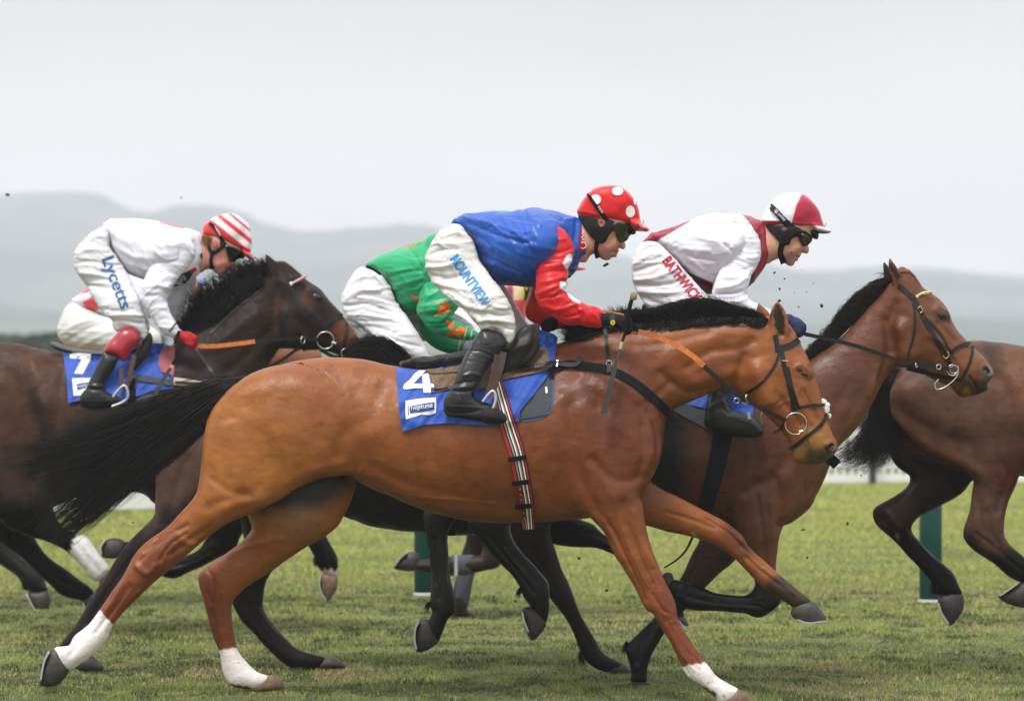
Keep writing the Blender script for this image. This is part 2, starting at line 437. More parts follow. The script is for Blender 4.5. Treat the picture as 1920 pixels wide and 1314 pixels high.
def patch(name, poly, mat, parent, surf, off=.004, th=.003, step=6, wave=0, sm=False, mind=None):
    """cloth or marking of any outline laid on a surface, with thickness"""
    if isinstance(poly, str): poly = T(poly)
    if sm: poly = [tuple(q) for q in smooth_poly(poly, True, 4)]
    P = []
    m = len(poly)
    for i in range(m):
        a, b = np.array(poly[i]), np.array(poly[(i + 1) % m]); k = max(1, int(np.linalg.norm(b - a) / step))
        for j in range(k): P.append(tuple(a + (b - a) * j / k))
    nb = len(P); A = np.array(P)
    gx, gy = np.meshgrid(np.arange(A[:, 0].min() + step * .5, A[:, 0].max(), step), np.arange(A[:, 1].min() + step * .5, A[:, 1].max(), step))
    sd = poly_sd(gx.astype(np.float32), gy.astype(np.float32), A)
    I = sd > step * .45
    pts = [Vector(p) for p in P] + [Vector((a, b)) for a, b in zip(gx[I], gy[I])]
    r = delaunay_2d_cdt(pts, [], [list(range(nb))], 1, 1e-4)
    vs, fs = r[0], r[2]
    H = [surf.hit(v.x, v.y, off) for v in vs]
    kn = [h.y for h in H if h is not None]
    ym = (max(kn) if kn else surf.y)
    kk = [(v, h.y) for v, h in zip(vs, H) if h is not None]
    W = []
    for v, h in zip(vs, H):
        if h is None:
            y = min(((v.x - q.x) ** 2 + (v.y - q.y) ** 2, yy) for q, yy in kk)[1] if kk else ym
        else: y = h.y
        if mind is not None: y = min(y, mind)
        if wave: y -= wave * (math.sin(v.x * .11 + v.y * .06) + .6 * math.sin(v.y * .17 - v.x * .05) + .4 * math.sin(v.x * .31 + v.y * .2)) * .5
        W.append(Pt(v.x, v.y, y))
    fs = [list(f) for f in fs]
    n = len(W); V = [tuple(q) for q in W] + [(q.x, q.y + th, q.z) for q in W]
    ec = {}
    for f in fs:
        for a, b in zip(f, f[1:] + f[:1]):
            ec[(a, b)] = 1
    Fc = fs + [[n + i for i in reversed(f)] for f in fs]
    for (a, b) in ec:
        if (b, a) not in ec: Fc.append([b, a, n + a, n + b])
    me = bpy.data.meshes.new(name); me.from_pydata(V, [], Fc); me.update()
    o = link(name, me, mat, parent, smooth=False)
    import bmesh
    bm = bmesh.new(); bm.from_mesh(me); bmesh.ops.recalc_face_normals(bm, faces=bm.faces); bm.to_mesh(me); bm.free()
    return o, (np.array([tuple(q) for q in W]), [f for f in fs])
def mirrored(o, y0):
    """the same piece on the far side of a head"""
    me = o.data.copy(); n = len(me.vertices); c = np.empty(n * 3, np.float32); me.vertices.foreach_get('co', c); c = c.reshape(-1, 3); s_ = (D0 + 2 * y0 - c[:, 1]) / (D0 + c[:, 1]); c[:, 1] = 2 * y0 - c[:, 1]
    me.vertices.foreach_set('co', c.ravel()); me.flip_normals(); me.update()
    q = o.copy(); q.data = me; COL.objects.link(q); return q
def shell(name, poly, mat, parent, surf, y0, off=.01, th=.006, step=3, sm=True, mir=True):
    o, _ = patch(name, poly, mat, parent, surf, off, th, step, 0, sm); o.data.shade_smooth()
    if mir: mirrored(o, y0)
    return o
def text(name, s, p0, p1, hgt, mat, parent, surf, off=.004, bold=0.0, up=None, shear=0, wscale=None, subdiv=1):
    """lettering along the line p0->p1 (photograph positions), laid on a surface"""
    c = bpy.data.curves.new(name, 'FONT'); c.body = s; c.offset = bold; c.shear = shear; c.resolution_u = 4
    ob = bpy.data.objects.new(name, c); COL.objects.link(ob)
    dg = bpy.context.evaluated_depsgraph_get(); me0 = bpy.data.meshes.new_from_object(ob.evaluated_get(dg))
    bpy.data.objects.remove(ob)
    import bmesh
    bm = bmesh.new(); bm.from_mesh(me0)
    if subdiv:
        bmesh.ops.triangulate(bm, faces=bm.faces)
        for _ in range(3):
            L_ = [e for e in bm.edges if e.calc_length() > .14]
            if L_: bmesh.ops.subdivide_edges(bm, edges=L_, cuts=1)
            bmesh.ops.triangulate(bm, faces=bm.faces)
    V = np.array([tuple(v.co) for v in bm.verts]); x0, x1 = V[:, 0].min(), V[:, 0].max()
    ch = .729 if any(ch_.isupper() or ch_.isdigit() for ch_ in s) else .54
    p0 = np.array(p0, float); p1 = np.array(p1, float); d = p1 - p0
    u = np.array(up, float) if up is not None else np.array([d[1], -d[0]]) ; u /= np.linalg.norm(u)
    for v, q in zip(bm.verts, V):
        P2 = p0 + d * (q[0] - x0) / (x1 - x0) + u * q[1] / ch * hgt
        h = surf.hit(P2[0], P2[1], off)
        v.co = h if h is not None else Pt(P2[0], P2[1], surf.y)
    r = bmesh.ops.extrude_face_region(bm, geom=bm.faces[:])
    for e in r['geom']:
        if isinstance(e, bmesh.types.BMVert): e.co.y -= .0015
    bmesh.ops.recalc_face_normals(bm, faces=bm.faces)
    bm.to_mesh(me0); bm.free(); me0.name = name
    return link(name, me0, mat, parent, smooth=False)
def strands(name, guides, n, y, ysp, r, mat, parent, jitter=6, seg=14, wob=3, tipvar=.25, seed=1, yb=0.0, rtip=.25, bias=None):
    """hair: tapering strands blended between guide lines (photograph positions, root first)"""
    g = np.random.default_rng(seed)
    G = [resample(smooth_poly(T(q) if isinstance(q, str) else q, False, 4), seg) for q in guides]; m = len(G)
    paths = []; rad = []
    for i in range(n):
        t = g.random() * (m - 1); a = min(int(t), m - 2); f = t - a
        p = G[a] * (1 - f) + G[a + 1] * f
        ln = 1 - tipvar * g.random() ** 1.5
        s_ = np.linspace(0, ln, seg); p = np.stack([np.interp(s_, np.linspace(0, 1, seg), p[:, k]) for k in (0, 1)], 1)
        w_ = np.linspace(0, 1, seg); ph = g.random(4) * 6.28
        off = g.normal(0, jitter, 2) * 1.0
        p = p + off[None, :] * (w_ ** .8)[:, None] * 1.2 + g.normal(0, jitter * .25, 2)
        p[:, 0] += wob * w_ * np.sin(w_ * 6 * (1 + g.random()) + ph[0]); p[:, 1] += wob * w_ * np.sin(w_ * 5 * (1 + g.random()) + ph[1])
        yy = y + yb * w_ + ysp * (g.random() - .5) * 2 * (.4 + .6 * w_) + .01 * np.sin(w_ * 7 + ph[2])
        paths.append(np.array([Pt(q[0], q[1], v) for q, v in zip(p, yy)]))
        rad.append(r * (.6 + .8 * g.random()) * (1 - (1 - rtip) * w_ ** 1.5))
    V, Fq = tube_mesh(paths, rad, 3)
    return link(name, mesh_np(name, V, Fq), mat, parent)
def plate(name, pts, y, hw, th, mat, parent):
    """curved metal plate (horseshoe seen from the side) spanning the hoof"""
    p = smooth_poly(T(pts) if isinstance(pts, str) else pts, False, 4); n = len(p)
    tg = np.gradient(p, axis=0); tg /= np.linalg.norm(tg, axis=1)[:, None] + 1e-9; nr = np.stack([-tg[:, 1], tg[:, 0]], 1)
    V = []; Fc = []; K = 6
    for side in (0, 1):
        for j in range(K + 1):
            a = (j / K * 2 - 1); yy = y + hw * a; k = math.sqrt(max(0, 1 - (a * .8) ** 2))
            for i in range(n):
                c = p.mean(0); q = c + (p[i] - c) * (.55 + .45 * k) + nr[i] * th * F * (side - .5)
                V.append(tuple(Pt(q[0], q[1], yy)))
    M = (K + 1) * n
    for j in range(K):
        for i in range(n - 1):
            a = j * n + i; Fc.append((a, a + 1, a + n + 1, a + n)); Fc.append((M + a, M + a + n, M + a + n + 1, M + a + 1))
    for j in (0, K):
        for i in range(n - 1): a = j * n + i; Fc.append((a, a + 1, M + a + 1, M + a))
    for i in (0, n - 1):
        for j in range(K): a = j * n + i; Fc.append((a, a + n, M + a + n, M + a))
    me = bpy.data.meshes.new(name); me.from_pydata(V, [], Fc); me.update()
    return link(name, me, mat, parent, smooth=False)

# ------------------------------------------------------------ materials
def mat(name, color=None, rough=.5, attr=False, spec=.4, sheen=0, metal=0, bump=0, bscale=60, bstretch=(1, 1, 1), var=0, vscale=8, coat=0, tint2=None, alpha=1, bump2=0, b2scale=8, b2stretch=(1, 1, 1), vstretch=(1, 1, 1), sheen_t=None, crease=0, cscale=5, cstretch=(1, 1, 1), crot=0, spots=0):
    m = bpy.data.materials.new(name); m.use_nodes = True; t = m.node_tree; b = t.nodes['Principled BSDF']
    N = t.nodes.new; L = t.links.new
    b.inputs['Roughness'].default_value = rough; b.inputs['Specular IOR Level'].default_value = spec
    b.inputs['Metallic'].default_value = metal; b.inputs['Sheen Weight'].default_value = sheen
    b.inputs['Coat Weight'].default_value = coat; b.inputs['Coat Roughness'].default_value = .25
    if sheen_t: b.inputs['Sheen Tint'].default_value = (*sheen_t, 1)
    tc = N('ShaderNodeTexCoord')
    if attr: a = N('ShaderNodeAttribute'); a.attribute_name = 'Col'; src = a.outputs['Color']
    else:
        c = N('ShaderNodeRGB'); c.outputs[0].default_value = (*color, 1); src = c.outputs[0]
    if var:
        mpv = N('ShaderNodeMapping'); mpv.inputs['Scale'].default_value = vstretch; L(tc.outputs['Object'], mpv.inputs[0])
        nz = N('ShaderNodeTexNoise'); nz.inputs['Scale'].default_value = vscale; nz.inputs['Detail'].default_value = 6; nz.inputs['Roughness'].default_value = .6
        L(mpv.outputs[0], nz.inputs[0])
        if tint2 is None:
            mr = N('ShaderNodeMapRange'); mr.inputs[1].default_value = .3; mr.inputs[2].default_value = .7; mr.inputs[3].default_value = 1 - var; mr.inputs[4].default_value = 1 + var
            L(nz.outputs[0], mr.inputs[0]); mx = N('ShaderNodeMix'); mx.data_type = 'RGBA'; mx.blend_type = 'MULTIPLY'; mx.inputs[0].default_value = 1
            L(src, mx.inputs[6]); L(mr.outputs[0], mx.inputs[7]); src = mx.outputs[2]
        else:
            mr = N('ShaderNodeMapRange'); mr.inputs[1].default_value = .45; mr.inputs[2].default_value = .7; mr.inputs[3].default_value = 0; mr.inputs[4].default_value = var
            L(nz.outputs[0], mr.inputs[0]); mx = N('ShaderNodeMix'); mx.data_type = 'RGBA'
            L(mr.outputs[0], mx.inputs[0]); L(src, mx.inputs[6]); mx.inputs[7].default_value = (*tint2, 1); src = mx.outputs[2]
    if spots:
        ns = N('ShaderNodeTexNoise'); ns.inputs['Scale'].default_value = 42; ns.inputs['Detail'].default_value = 3; L(tc.outputs['Object'], ns.inputs[0])
        ms = N('ShaderNodeMapRange'); ms.inputs[1].default_value = .69; ms.inputs[2].default_value = .73; ms.inputs[3].default_value = 0; ms.inputs[4].default_value = spots; L(ns.outputs[0], ms.inputs[0])
        mx3 = N('ShaderNodeMix'); mx3.data_type = 'RGBA'; L(ms.outputs[0], mx3.inputs[0]); L(src, mx3.inputs[6]); mx3.inputs[7].default_value = (.09, .07, .05, 1); src = mx3.outputs[2]
        nh = N('ShaderNodeTexNoise'); nh.inputs['Scale'].default_value = 26; nh.inputs['Detail'].default_value = 5; mh = N('ShaderNodeMapping'); mh.inputs['Scale'].default_value = (.6, 1, 1.5); L(tc.outputs['Object'], mh.inputs[0]); L(mh.outputs[0], nh.inputs[0])
        m5 = N('ShaderNodeMapRange'); m5.inputs[1].default_value = .3; m5.inputs[2].default_value = .7; m5.inputs[3].default_value = .88; m5.inputs[4].default_value = 1.12; L(nh.outputs[0], m5.inputs[0])
        mx4 = N('ShaderNodeMix'); mx4.data_type = 'RGBA'; mx4.blend_type = 'MULTIPLY'; mx4.inputs[0].default_value = 1; L(src, mx4.inputs[6]); L(m5.outputs[0], mx4.inputs[7]); src = mx4.outputs[2]
        m6 = N('ShaderNodeMapRange'); m6.inputs[1].default_value = .3; m6.inputs[2].default_value = .7; m6.inputs[3].default_value = rough - .09; m6.inputs[4].default_value = rough + .13; L(nh.outputs[0], m6.inputs[0]); L(m6.outputs[0], b.inputs['Roughness'])
    L(src, b.inputs['Base Color'])
    nrm = None
    for bb, bs, st in ((bump2, b2scale, b2stretch), (bump, bscale, bstretch)):
        if bb:
            mp = N('ShaderNodeMapping'); mp.inputs['Scale'].default_value = st; L(tc.outputs['Object'], mp.inputs[0])
            n2 = N('ShaderNodeTexNoise'); n2.inputs['Scale'].default_value = bs; n2.inputs['Detail'].default_value = 4; L(mp.outputs[0], n2.inputs[0])
            bp = N('ShaderNodeBump'); bp.inputs['Strength'].default_value = 1; bp.inputs['Distance'].default_value = bb; L(n2.outputs[0], bp.inputs['Height'])
            if nrm is not None: L(nrm, bp.inputs['Normal'])
            nrm = bp.outputs[0]
    if crease:
        mp = N('ShaderNodeMapping'); mp.inputs['Scale'].default_value = cstretch; mp.inputs['Rotation'].default_value = (0, crot, 0); mp.vector_type = 'POINT'; L(tc.outputs['Object'], mp.inputs[0])
        n2 = N('ShaderNodeTexNoise'); n2.noise_type = 'RIDGED_MULTIFRACTAL'; n2.inputs['Scale'].default_value = cscale; n2.inputs['Detail'].default_value = 3; n2.inputs['Roughness'].default_value = .45; n2.inputs['Distortion'].default_value = .4; L(mp.outputs[0], n2.inputs[0])
        bp = N('ShaderNodeBump'); bp.inputs['Strength'].default_value = 1; bp.inputs['Distance'].default_value = crease; L(n2.outputs[0], bp.inputs['Height'])
        if nrm is not None: L(nrm, bp.inputs['Normal'])
        nrm = bp.outputs[0]
    if nrm is not None: L(nrm, b.inputs['Normal'])
    return m
COAT = mat('horse_coat', attr=True, rough=.36, crease=.005, cscale=4.5, cstretch=(.8, 1, 1), crot=.5, spec=.30, sheen=.0, spots=.6, var=.20, vscale=7, vstretch=(1, 1, 1.6), bump=.0012, bscale=220, bstretch=(.35, 1, 1), bump2=.006, b2scale=16)
COATD = mat('dark_coat', attr=True, rough=.36, crease=.010, cscale=5, cstretch=(.8, 1, 1), crot=.5, spec=.11, sheen=.0, spots=.5, var=.28, vscale=9, bump=.0012, bscale=220, bstretch=(.35, 1, 1), bump2=.007, b2scale=15)
HAIR = mat('black_hair', (.010, .007, .0055), rough=.45, spec=.26, var=.4, vscale=30)
HOOF = mat('hoof_horn', (.045, .038, .034), rough=.5, var=.4, vscale=40, bump=.002, bscale=60, bstretch=(1, 1, 4))
HOOFP = mat('pale_hoof_horn', (.16, .10, .06), rough=.5, var=.5, vscale=30, bump=.002, bscale=60)
STEEL = mat('steel', (.62, .62, .64), rough=.25, metal=1)
SHOE = mat('worn_aluminium', (.55, .55, .56), rough=.4, metal=.7)
BRASS = mat('brass', (.6, .42, .16), rough=.3, metal=1)
LEATHER = mat('black_leather', (.009, .008, .008), rough=.42, spec=.3, var=.3, vscale=30, bump=.001, bscale=120)
LEATHB = mat('brown_leather', (.05, .022, .015), rough=.45, var=.3, vscale=30, bump=.001, bscale=120)
WEB = mat('black_webbing', (.009, .009, .011), rough=.8, spec=.12, bump=.001, bscale=400)
RUBBER = mat('orange_rein_rubber', (.62, .17, .04), rough=.6, var=.25, vscale=40, bump=.001, bscale=200)
BOOT = mat('boot_leather', (.010, .011, .012), rough=.32, spec=.5, var=.3, vscale=14, bump2=.004, b2scale=14, b2stretch=(1, 1, 3))
SUEDE = mat('tan_suede', (.17, .115, .07), rough=.9, spec=.1, var=.25, vscale=25)
SADDLE = mat('saddle_leather', (.022, .018, .016), rough=.5, var=.3, vscale=18, bump=.002, bscale=60)
FLEECE = mat('black_fleece', (.008, .008, .008), rough=.95, spec=.1, sheen=.3, bump=.012, bscale=120)
FLEECEW = mat('white_fleece', (.75, .74, .72), rough=.95, spec=.1, bump=.01, bscale=120)
BLUEC = mat('blue_number_cloth', (.013, .072, .40), rough=.6, sheen=.2, var=.18, vscale=9, bump2=.008, b2scale=9, b2stretch=(1, 1, 1.5), bump=.0005, bscale=500)
WHITEP = mat('white_print', (.78, .79, .82), rough=.6, var=.06)
PAD = mat('grey_pad', (.055, .06, .065), rough=.85, var=.2, vscale=20, bump=.002, bscale=150)
PADB = mat('blue_grey_binding', (.05, .085, .17), rough=.8)
BREECH = mat('white_breeches', (.66, .655, .63), rough=.62, spec=.25, var=.05, vscale=7, bump2=.008, b2scale=7, b2stretch=(.6, 1, 2.6), crease=.018, cscale=5.5, cstretch=(.8, 1, 3.2), crot=.15)
BREECHB = mat('bright_white_breeches', (.70, .695, .72), rough=.6, spec=.25, var=.05, vscale=7, bump2=.008, b2scale=7, b2stretch=(.6, 1, 2.4), crease=.018, cscale=5.5, cstretch=(.8, 1, 3.4), crot=-.2)
SILK = mat('racing_silk', attr=True, rough=.36, spec=.4, sheen=.08, var=.06, vscale=6, bump2=.014, b2scale=5.5, b2stretch=(1.4, 1, 1), crease=.020, cscale=4.5, cstretch=(1.0, 1, 2.4), crot=-.6)
CAPM = mat('cap_silk', attr=True, rough=.42, spec=.35, sheen=.2, bump2=.004, b2scale=14)
SKIN = mat('skin', attr=True, rough=.48, spec=.35, var=.10, vscale=40, bump=.0008, bscale=150)
GOG = mat('goggle_lens', (.006, .006, .007), rough=.08, spec=.8, coat=.5)
GOGB = mat('brown_goggle_lens', (.035, .024, .016), rough=.1, spec=.8, coat=.5)
GLOVE = mat('black_glove', (.010, .011, .013), rough=.8, spec=.2, bump=.002, bscale=150)
GLOVER = mat('red_glove', (.42, .012, .012), rough=.75, bump=.002, bscale=150)
GLOVEN = mat('navy_glove', (.016, .028, .085), rough=.8, bump=.002, bscale=150)
GLOVEW = mat('white_glove', (.6, .58, .66), rough=.8)
EYE = mat('horse_eye', (.006, .004, .003), rough=.06, spec=.8)
CYAN = mat('sky_blue_print', (.03, .30, .66), rough=.6)
TEAL = mat('blue_print', (.012, .13, .33), rough=.6)
REDP = mat('red_print', (.52, .012, .03), rough=.6)
LILAC = mat('pale_lilac_panel', (.64, .65, .69), rough=.6)
MAROON = mat('maroon_silk', (.30, .014, .035), rough=.42, sheen=.2, bump2=.006, b2scale=9)
ORANGE = mat('orange_silk', (.75, .17, .015), rough=.5, bump2=.006, b2scale=12)
CREAM = mat('cream_cloth', (.6, .50, .36), rough=.7)
YELLOW = mat('yellow_print', (.75, .5, .02), rough=.6)
NAVY = mat('navy_cloth', (.010, .014, .035), rough=.6)
BANDAGE = mat('grey_bandage', (.075, .085, .10), rough=.9, bump=.004, bscale=60, bstretch=(4, 1, 1))
REDC = mat('red_cap', (.62, .02, .02), rough=.45)
PINK = mat('pink_silk', (.62, .04, .08), rough=.5)
# ------------------------------------------------------------ horses
def hoof(parent, poly, y0, dy, m=HOOF, shoe=None, hw=.055, h=.006):
    S = Sculpt(y0, h).sil(poly, dy, .9, .01, n=2).build()
    o = finish(S, 'hoof', m, parent)
    if shoe: plate('horseshoe', shoe, y0 + dy, hw, .008, SHOE, o)
    return o
def eye(parent, S, x, y, r, sink=.35):
    ss = Surf([S]); h = ss.hit(x, y, 0); yy = h.y if h else S.y0
    E = Sculpt(yy, .003).sil([(x - r, y - r * .1), (x - r * .5, y - r * .6), (x + r * .3, y - r * .55), (x + r, y + r * .2), (x + r * .3, y + r * .65), (x - r * .6, y + r * .45)], .0, 1.0, .01).build()
    E.V[:, 1] = yy + (E.V[:, 1] - yy) * .5 + .003
    return finish(E, 'eye', EYE, parent)
STEPS = {}
# ---- horse 4: the bay in front
YA = 0.0
hA = thing('race_horse', 'bright bay racehorse with white socks wearing blue number cloth 4, nearest the camera', 'horse', (Pt(800, 1290, 0).x, 0, 0), 'racehorses galloping on the turf')
SA = Sculpt(YA, .0068)
tyA = [(430, 760, 0), (1100, 800, 0)]
SA.sil("455,713 500,691 560,676 620,670 680,673 745,687 820,692 900,680 980,662 1050,642 1100,626 1160,614 1230,606 1300,599 1370,592 1430,592 1462,612 1480,650 1470,715 1430,745 1393,737 1372,729 1351,732 1322,741 1284,757 1262,767 1249,786 1244,816 1238,853 1226,890 1195,925 1160,952 1106,970 1053,975 1004,979 929,980 876,976 809,960 756,941 703,918 668,900 650,885 597,890 540,910 480,900 430,860 402,800 412,755 430,728", 0,
       [(480, 780, .62), (620, 760, .70), (760, 800, .76), (900, 820, .76), (1050, 800, .66), (1050, 680, .5), (1180, 760, .62), (1250, 690, .52), (1330, 670, .5), (1420, 660, .52), (700, 690, .62)], .03)
SA.sil("470,702 530,690 600,712 650,770 672,840 662,880 650,886 597,896 562,911 526,936 500,948 466,964 430,978 391,1007 352,1039 313,1070 289,1091 266,1113 235,1144 211,1172 198,1203 174,1226 152,1243 131,1256 108,1246 101,1228 103,1214 118,1211 130,1208 139,1191 164,1172 184,1148 207,1113 231,1078 250,1043 274,1017 313,988 344,956 369,921 376,878 380,839 386,800 398,768 425,735",
       [(560, 780, -.11), (400, 960, -.15), (250, 1090, -.17), (120, 1230, -.16)], [(560, 780, .62), (450, 880, .50), (380, 960, .68), (300, 1050, .8), (150, 1200, .85)], .055)
SA.sil("470,880 560,850 640,870 668,905 657,940 645,966 632,988 606,1008 579,1023 537,1051 502,1076 466,1097 443,1118 434,1139 436,1168 445,1214 460,1238 481,1258 505,1267 503,1282 477,1291 450,1290 438,1286 428,1279 417,1256 412,1224 399,1192 389,1154 382,1125 374,1097 373,1076 392,1058 424,1037 452,1016 472,991 463,965 455,920",
       [(560, 880, .10), (400, 1100, .15), (450, 1280, .15)], [(580, 900, .55), (520, 1000, .62), (400, 1090, .7), (430, 1230, .85)], .04)
SA.sil("1085,800 1150,750 1215,775 1238,820 1240,853 1226,890 1200,925 1206,945 1209,974 1216,1009 1227,1041 1241,1076 1255,1104 1266,1132 1271,1157 1284,1185 1301,1210 1319,1235 1329,1247 1344,1267 1365,1281 1387,1294 1378,1316 1350,1322 1340,1307 1314,1285 1294,1272 1284,1259 1276,1242 1266,1221 1252,1196 1238,1175 1224,1150 1212,1143 1201,1122 1184,1090 1166,1062 1152,1041 1138,1009 1124,988 1104,966 1080,930 1072,860",
       [(1150, 830, -.13), (1190, 1000, -.15), (1240, 1120, -.14), (1370, 1300, -.14)], [(1150, 830, .58), (1160, 940, .62), (1190, 1030, .72), (1300, 1230, .85)], .05)
SA.sil("1150,880 1200,888 1222,904 1248,920 1284,938 1319,956 1354,974 1375,988 1393,1005 1404,1023 1425,1044 1453,1069 1478,1090 1499,1108 1520,1126 1507,1138 1488,1139 1474,1130 1453,1118 1432,1104 1414,1086 1393,1062 1372,1042 1347,1025 1319,1014 1287,1004 1248,995 1215,986 1170,975 1140,930",
       [(1200, 920, .09), (1350, 1000, .14), (1500, 1120, .14)], [(1200, 930, .62), (1350, 1000, .8), (1480, 1110, .85)], .04)
SA.sil("1424,602 1445,598 1470,602 1487,619 1498,636 1507,655 1514,668 1521,686 1530,712 1540,743 1549,772 1556,798 1563,817 1570,830 1571,839 1566,850 1556,858 1548,864 1535,870 1519,871 1500,868 1487,861 1483,848 1479,830 1470,814 1455,797 1439,782 1418,763 1398,745 1384,722 1383,690 1395,650 1410,620", 0,
       [(1450, 640, .62), (1430, 720, .62), (1480, 690, .66), (1500, 780, .6), (1540, 840, .72)], .025)
SA.sil("1446,640 1443,612 1443,590 1448,575 1457,565 1465,571 1473,584 1478,602 1481,622 1470,642", -.055, .5, .012)
SA.sil("1420,604 1418,585 1421,568 1429,572 1441,585 1450,606 1440,625", .06, .45, .012)
SA.caps([(1499, 688, -.066, .022), (1514, 700, -.058, .018)], .03)          # eye socket ridge
SA.caps([(1440, 745, -.07, .045), (1425, 700, -.07, .05)], .05)              # cheek
SA.caps([(1552, 835, -.05, .022), (1562, 842, -.045, .02)], .02)             # nostril wing
SA.caps([(1552, 842, -.068, .015), (1561, 835, -.060, .013)], .006, sub=True)
SA.build()
SA.relief([
    ("1235,800 1205,760 1165,720 1120,690", 12, .010), ("1065,760 1075,830 1090,900 1115,950", 12, -.010), ("1090,700 1075,760 1078,820", 16, -.006),
    ("1150,720 1185,790 1200,850", 22, .012), ("1110,860 1150,900 1190,900", 10, -.008), ("1240,700 1290,735 1350,728", 9, -.010), ("1215,770 1235,830 1225,880", 8, -.008),
    ("1215,790 1222,840 1212,880", 9, .010), ("1200,800 1205,850 1198,895", 6, -.006),
    ("1290,690 1330,660 1380,655 1412,640", 9, -.009), ("1250,670 1320,635 1400,620", 14, .007), ("1395,668 1385,700 1372,728", 9, -.013), ("1300,720 1350,700 1385,700", 12, .006),
    ("660,885 640,850 650,810 700,780 720,730", 18, -.009), ("560,700 600,760 620,830 590,880", 22, .008), ("470,760 500,830 540,900", 16, -.006), ("430,800 450,860 440,930", 16, .008),
    ("500,950 470,935 430,950", 12, .008), ("395,990 360,1010 320,1040", 7, -.007), ("390,950 420,940 460,930", 10, -.006), ("640,880 700,890 760,920 850,940", 10, .006),
    ("700,880 800,920 900,940 1000,935", 12, -.005), ("1000,850 1010,900 1040,950", 10, -.005), ("760,790 770,850 790,900", 8, -.003), ("800,790 812,850 830,905", 8, -.003), ("845,800 857,860 872,910", 8, -.003), ("890,810 900,860 912,915", 8, -.003),
    ("1120,960 1150,1000 1180,1060", 8, -.006), ("1170,940 1185,1000 1215,1070", 7, -.005), ("1190,960 1200,1010 1225,1060", 5, .005), ("1240,1110 1250,1150", 8, .008), ("1265,1170 1290,1220 1320,1250", 3, -.006), ("1250,1170 1275,1220 1300,1255", 3, .004),
    ("1150,800 1130,860 1150,930", 20, .010), ("240,1095 220,1130 180,1185", 4, -.007), ("255,1060 275,1075 290,1060", 6, .008), ("270,1030 300,1010 350,985", 5, -.008), ("150,1200 130,1230", 5, -.005),
    ("1480,720 1500,760 1520,790", 6, .006), ("1455,735 1485,775 1500,795", 6, -.005), ("1510,735 1530,780 1540,810", 5, -.005), ("1511,822 1518,845 1521,869", 2.5, -.006), ("1418,690 1440,745 1452,770", 12, .006), ("1497,672 1512,684", 5, .006),
    ("1443,585 1450,630", 3, .003), ("1457,575 1462,600 1466,628", 6, -.012), ("440,745 520,720 600,740", 20, .004),
    ("540,905 590,880 640,868", 10, .006), ("690,905 760,925 840,935 930,945", 2.2, .004), ("1150,930 1165,990 1190,1050 1215,1100", 2.2, .004), ("1320,965 1360,990 1395,1020", 2.5, .005), ("1400,1045 1440,1080 1480,1105", 4, -.005), ("1250,960 1300,975 1340,990", 4, -.005), ("1530,765 1515,740 1505,720", 2, .003), ("1460,760 1490,745 1500,722", 2, .003), ("1490,690 1500,684 1516,694", 2, .004), ("1498,703 1508,707 1516,710", 2, .003),
    ("1215,1160 1245,1215 1270,1255", 3, .007), ("1235,1165 1262,1215 1290,1262", 2.2, -.007), ("1258,1165 1285,1210 1312,1250", 2.2, .005), ("1145,985 1165,1030 1195,1090 1210,1125", 3, -.006), ("1178,980 1200,1040 1225,1095", 2.5, -.006), ("1225,1115 1240,1140 1255,1150", 3, -.006), ("1130,975 1150,1010 1170,1050", 3, .005),
    ("262,1105 240,1130 215,1160", 2.5, .006), ("232,1090 212,1125 190,1155", 2.5, .005), ("245,1098 226,1128 202,1162", 2.2, -.007), ("300,1000 280,1030 262,1050", 3, -.007), ("350,1000 320,1020 300,1050", 3, -.006), ("390,1110 400,1160 410,1205", 3, -.006), ("415,1110 425,1160 436,1205", 3, .005), ("385,1060 400,1090 398,1130", 4, -.006), ("430,1040 480,1020 530,1010", 5, .005), ("1390,1020 1410,1040 1430,1060", 3, -.006), ("1330,975 1370,1000 1395,1030", 3, -.005), ("1430,1065 1460,1090 1490,1115", 2.5, .005),
    ("1120,760 1135,700 1150,650", 12, -.005), ("950,720 960,800 985,880", 14, -.003), ("1060,740 1100,720 1140,740", 12, .006), ("1190,650 1260,640 1330,625", 8, -.005), ("1255,720 1225,745 1200,760", 8, -.006), ("400,900 430,920 470,930", 7, -.005), ("330,1000 345,1015 365,1020", 5, .005)], gain=1.35)
SA.noise(.004, 9)
bayA = lin((172, 104, 60)); bayR = lin((148, 84, 56)); bayL = lin((190, 122, 66)); dkA = lin((74, 56, 48)); WH = (1.34, 1.34, 1.72)
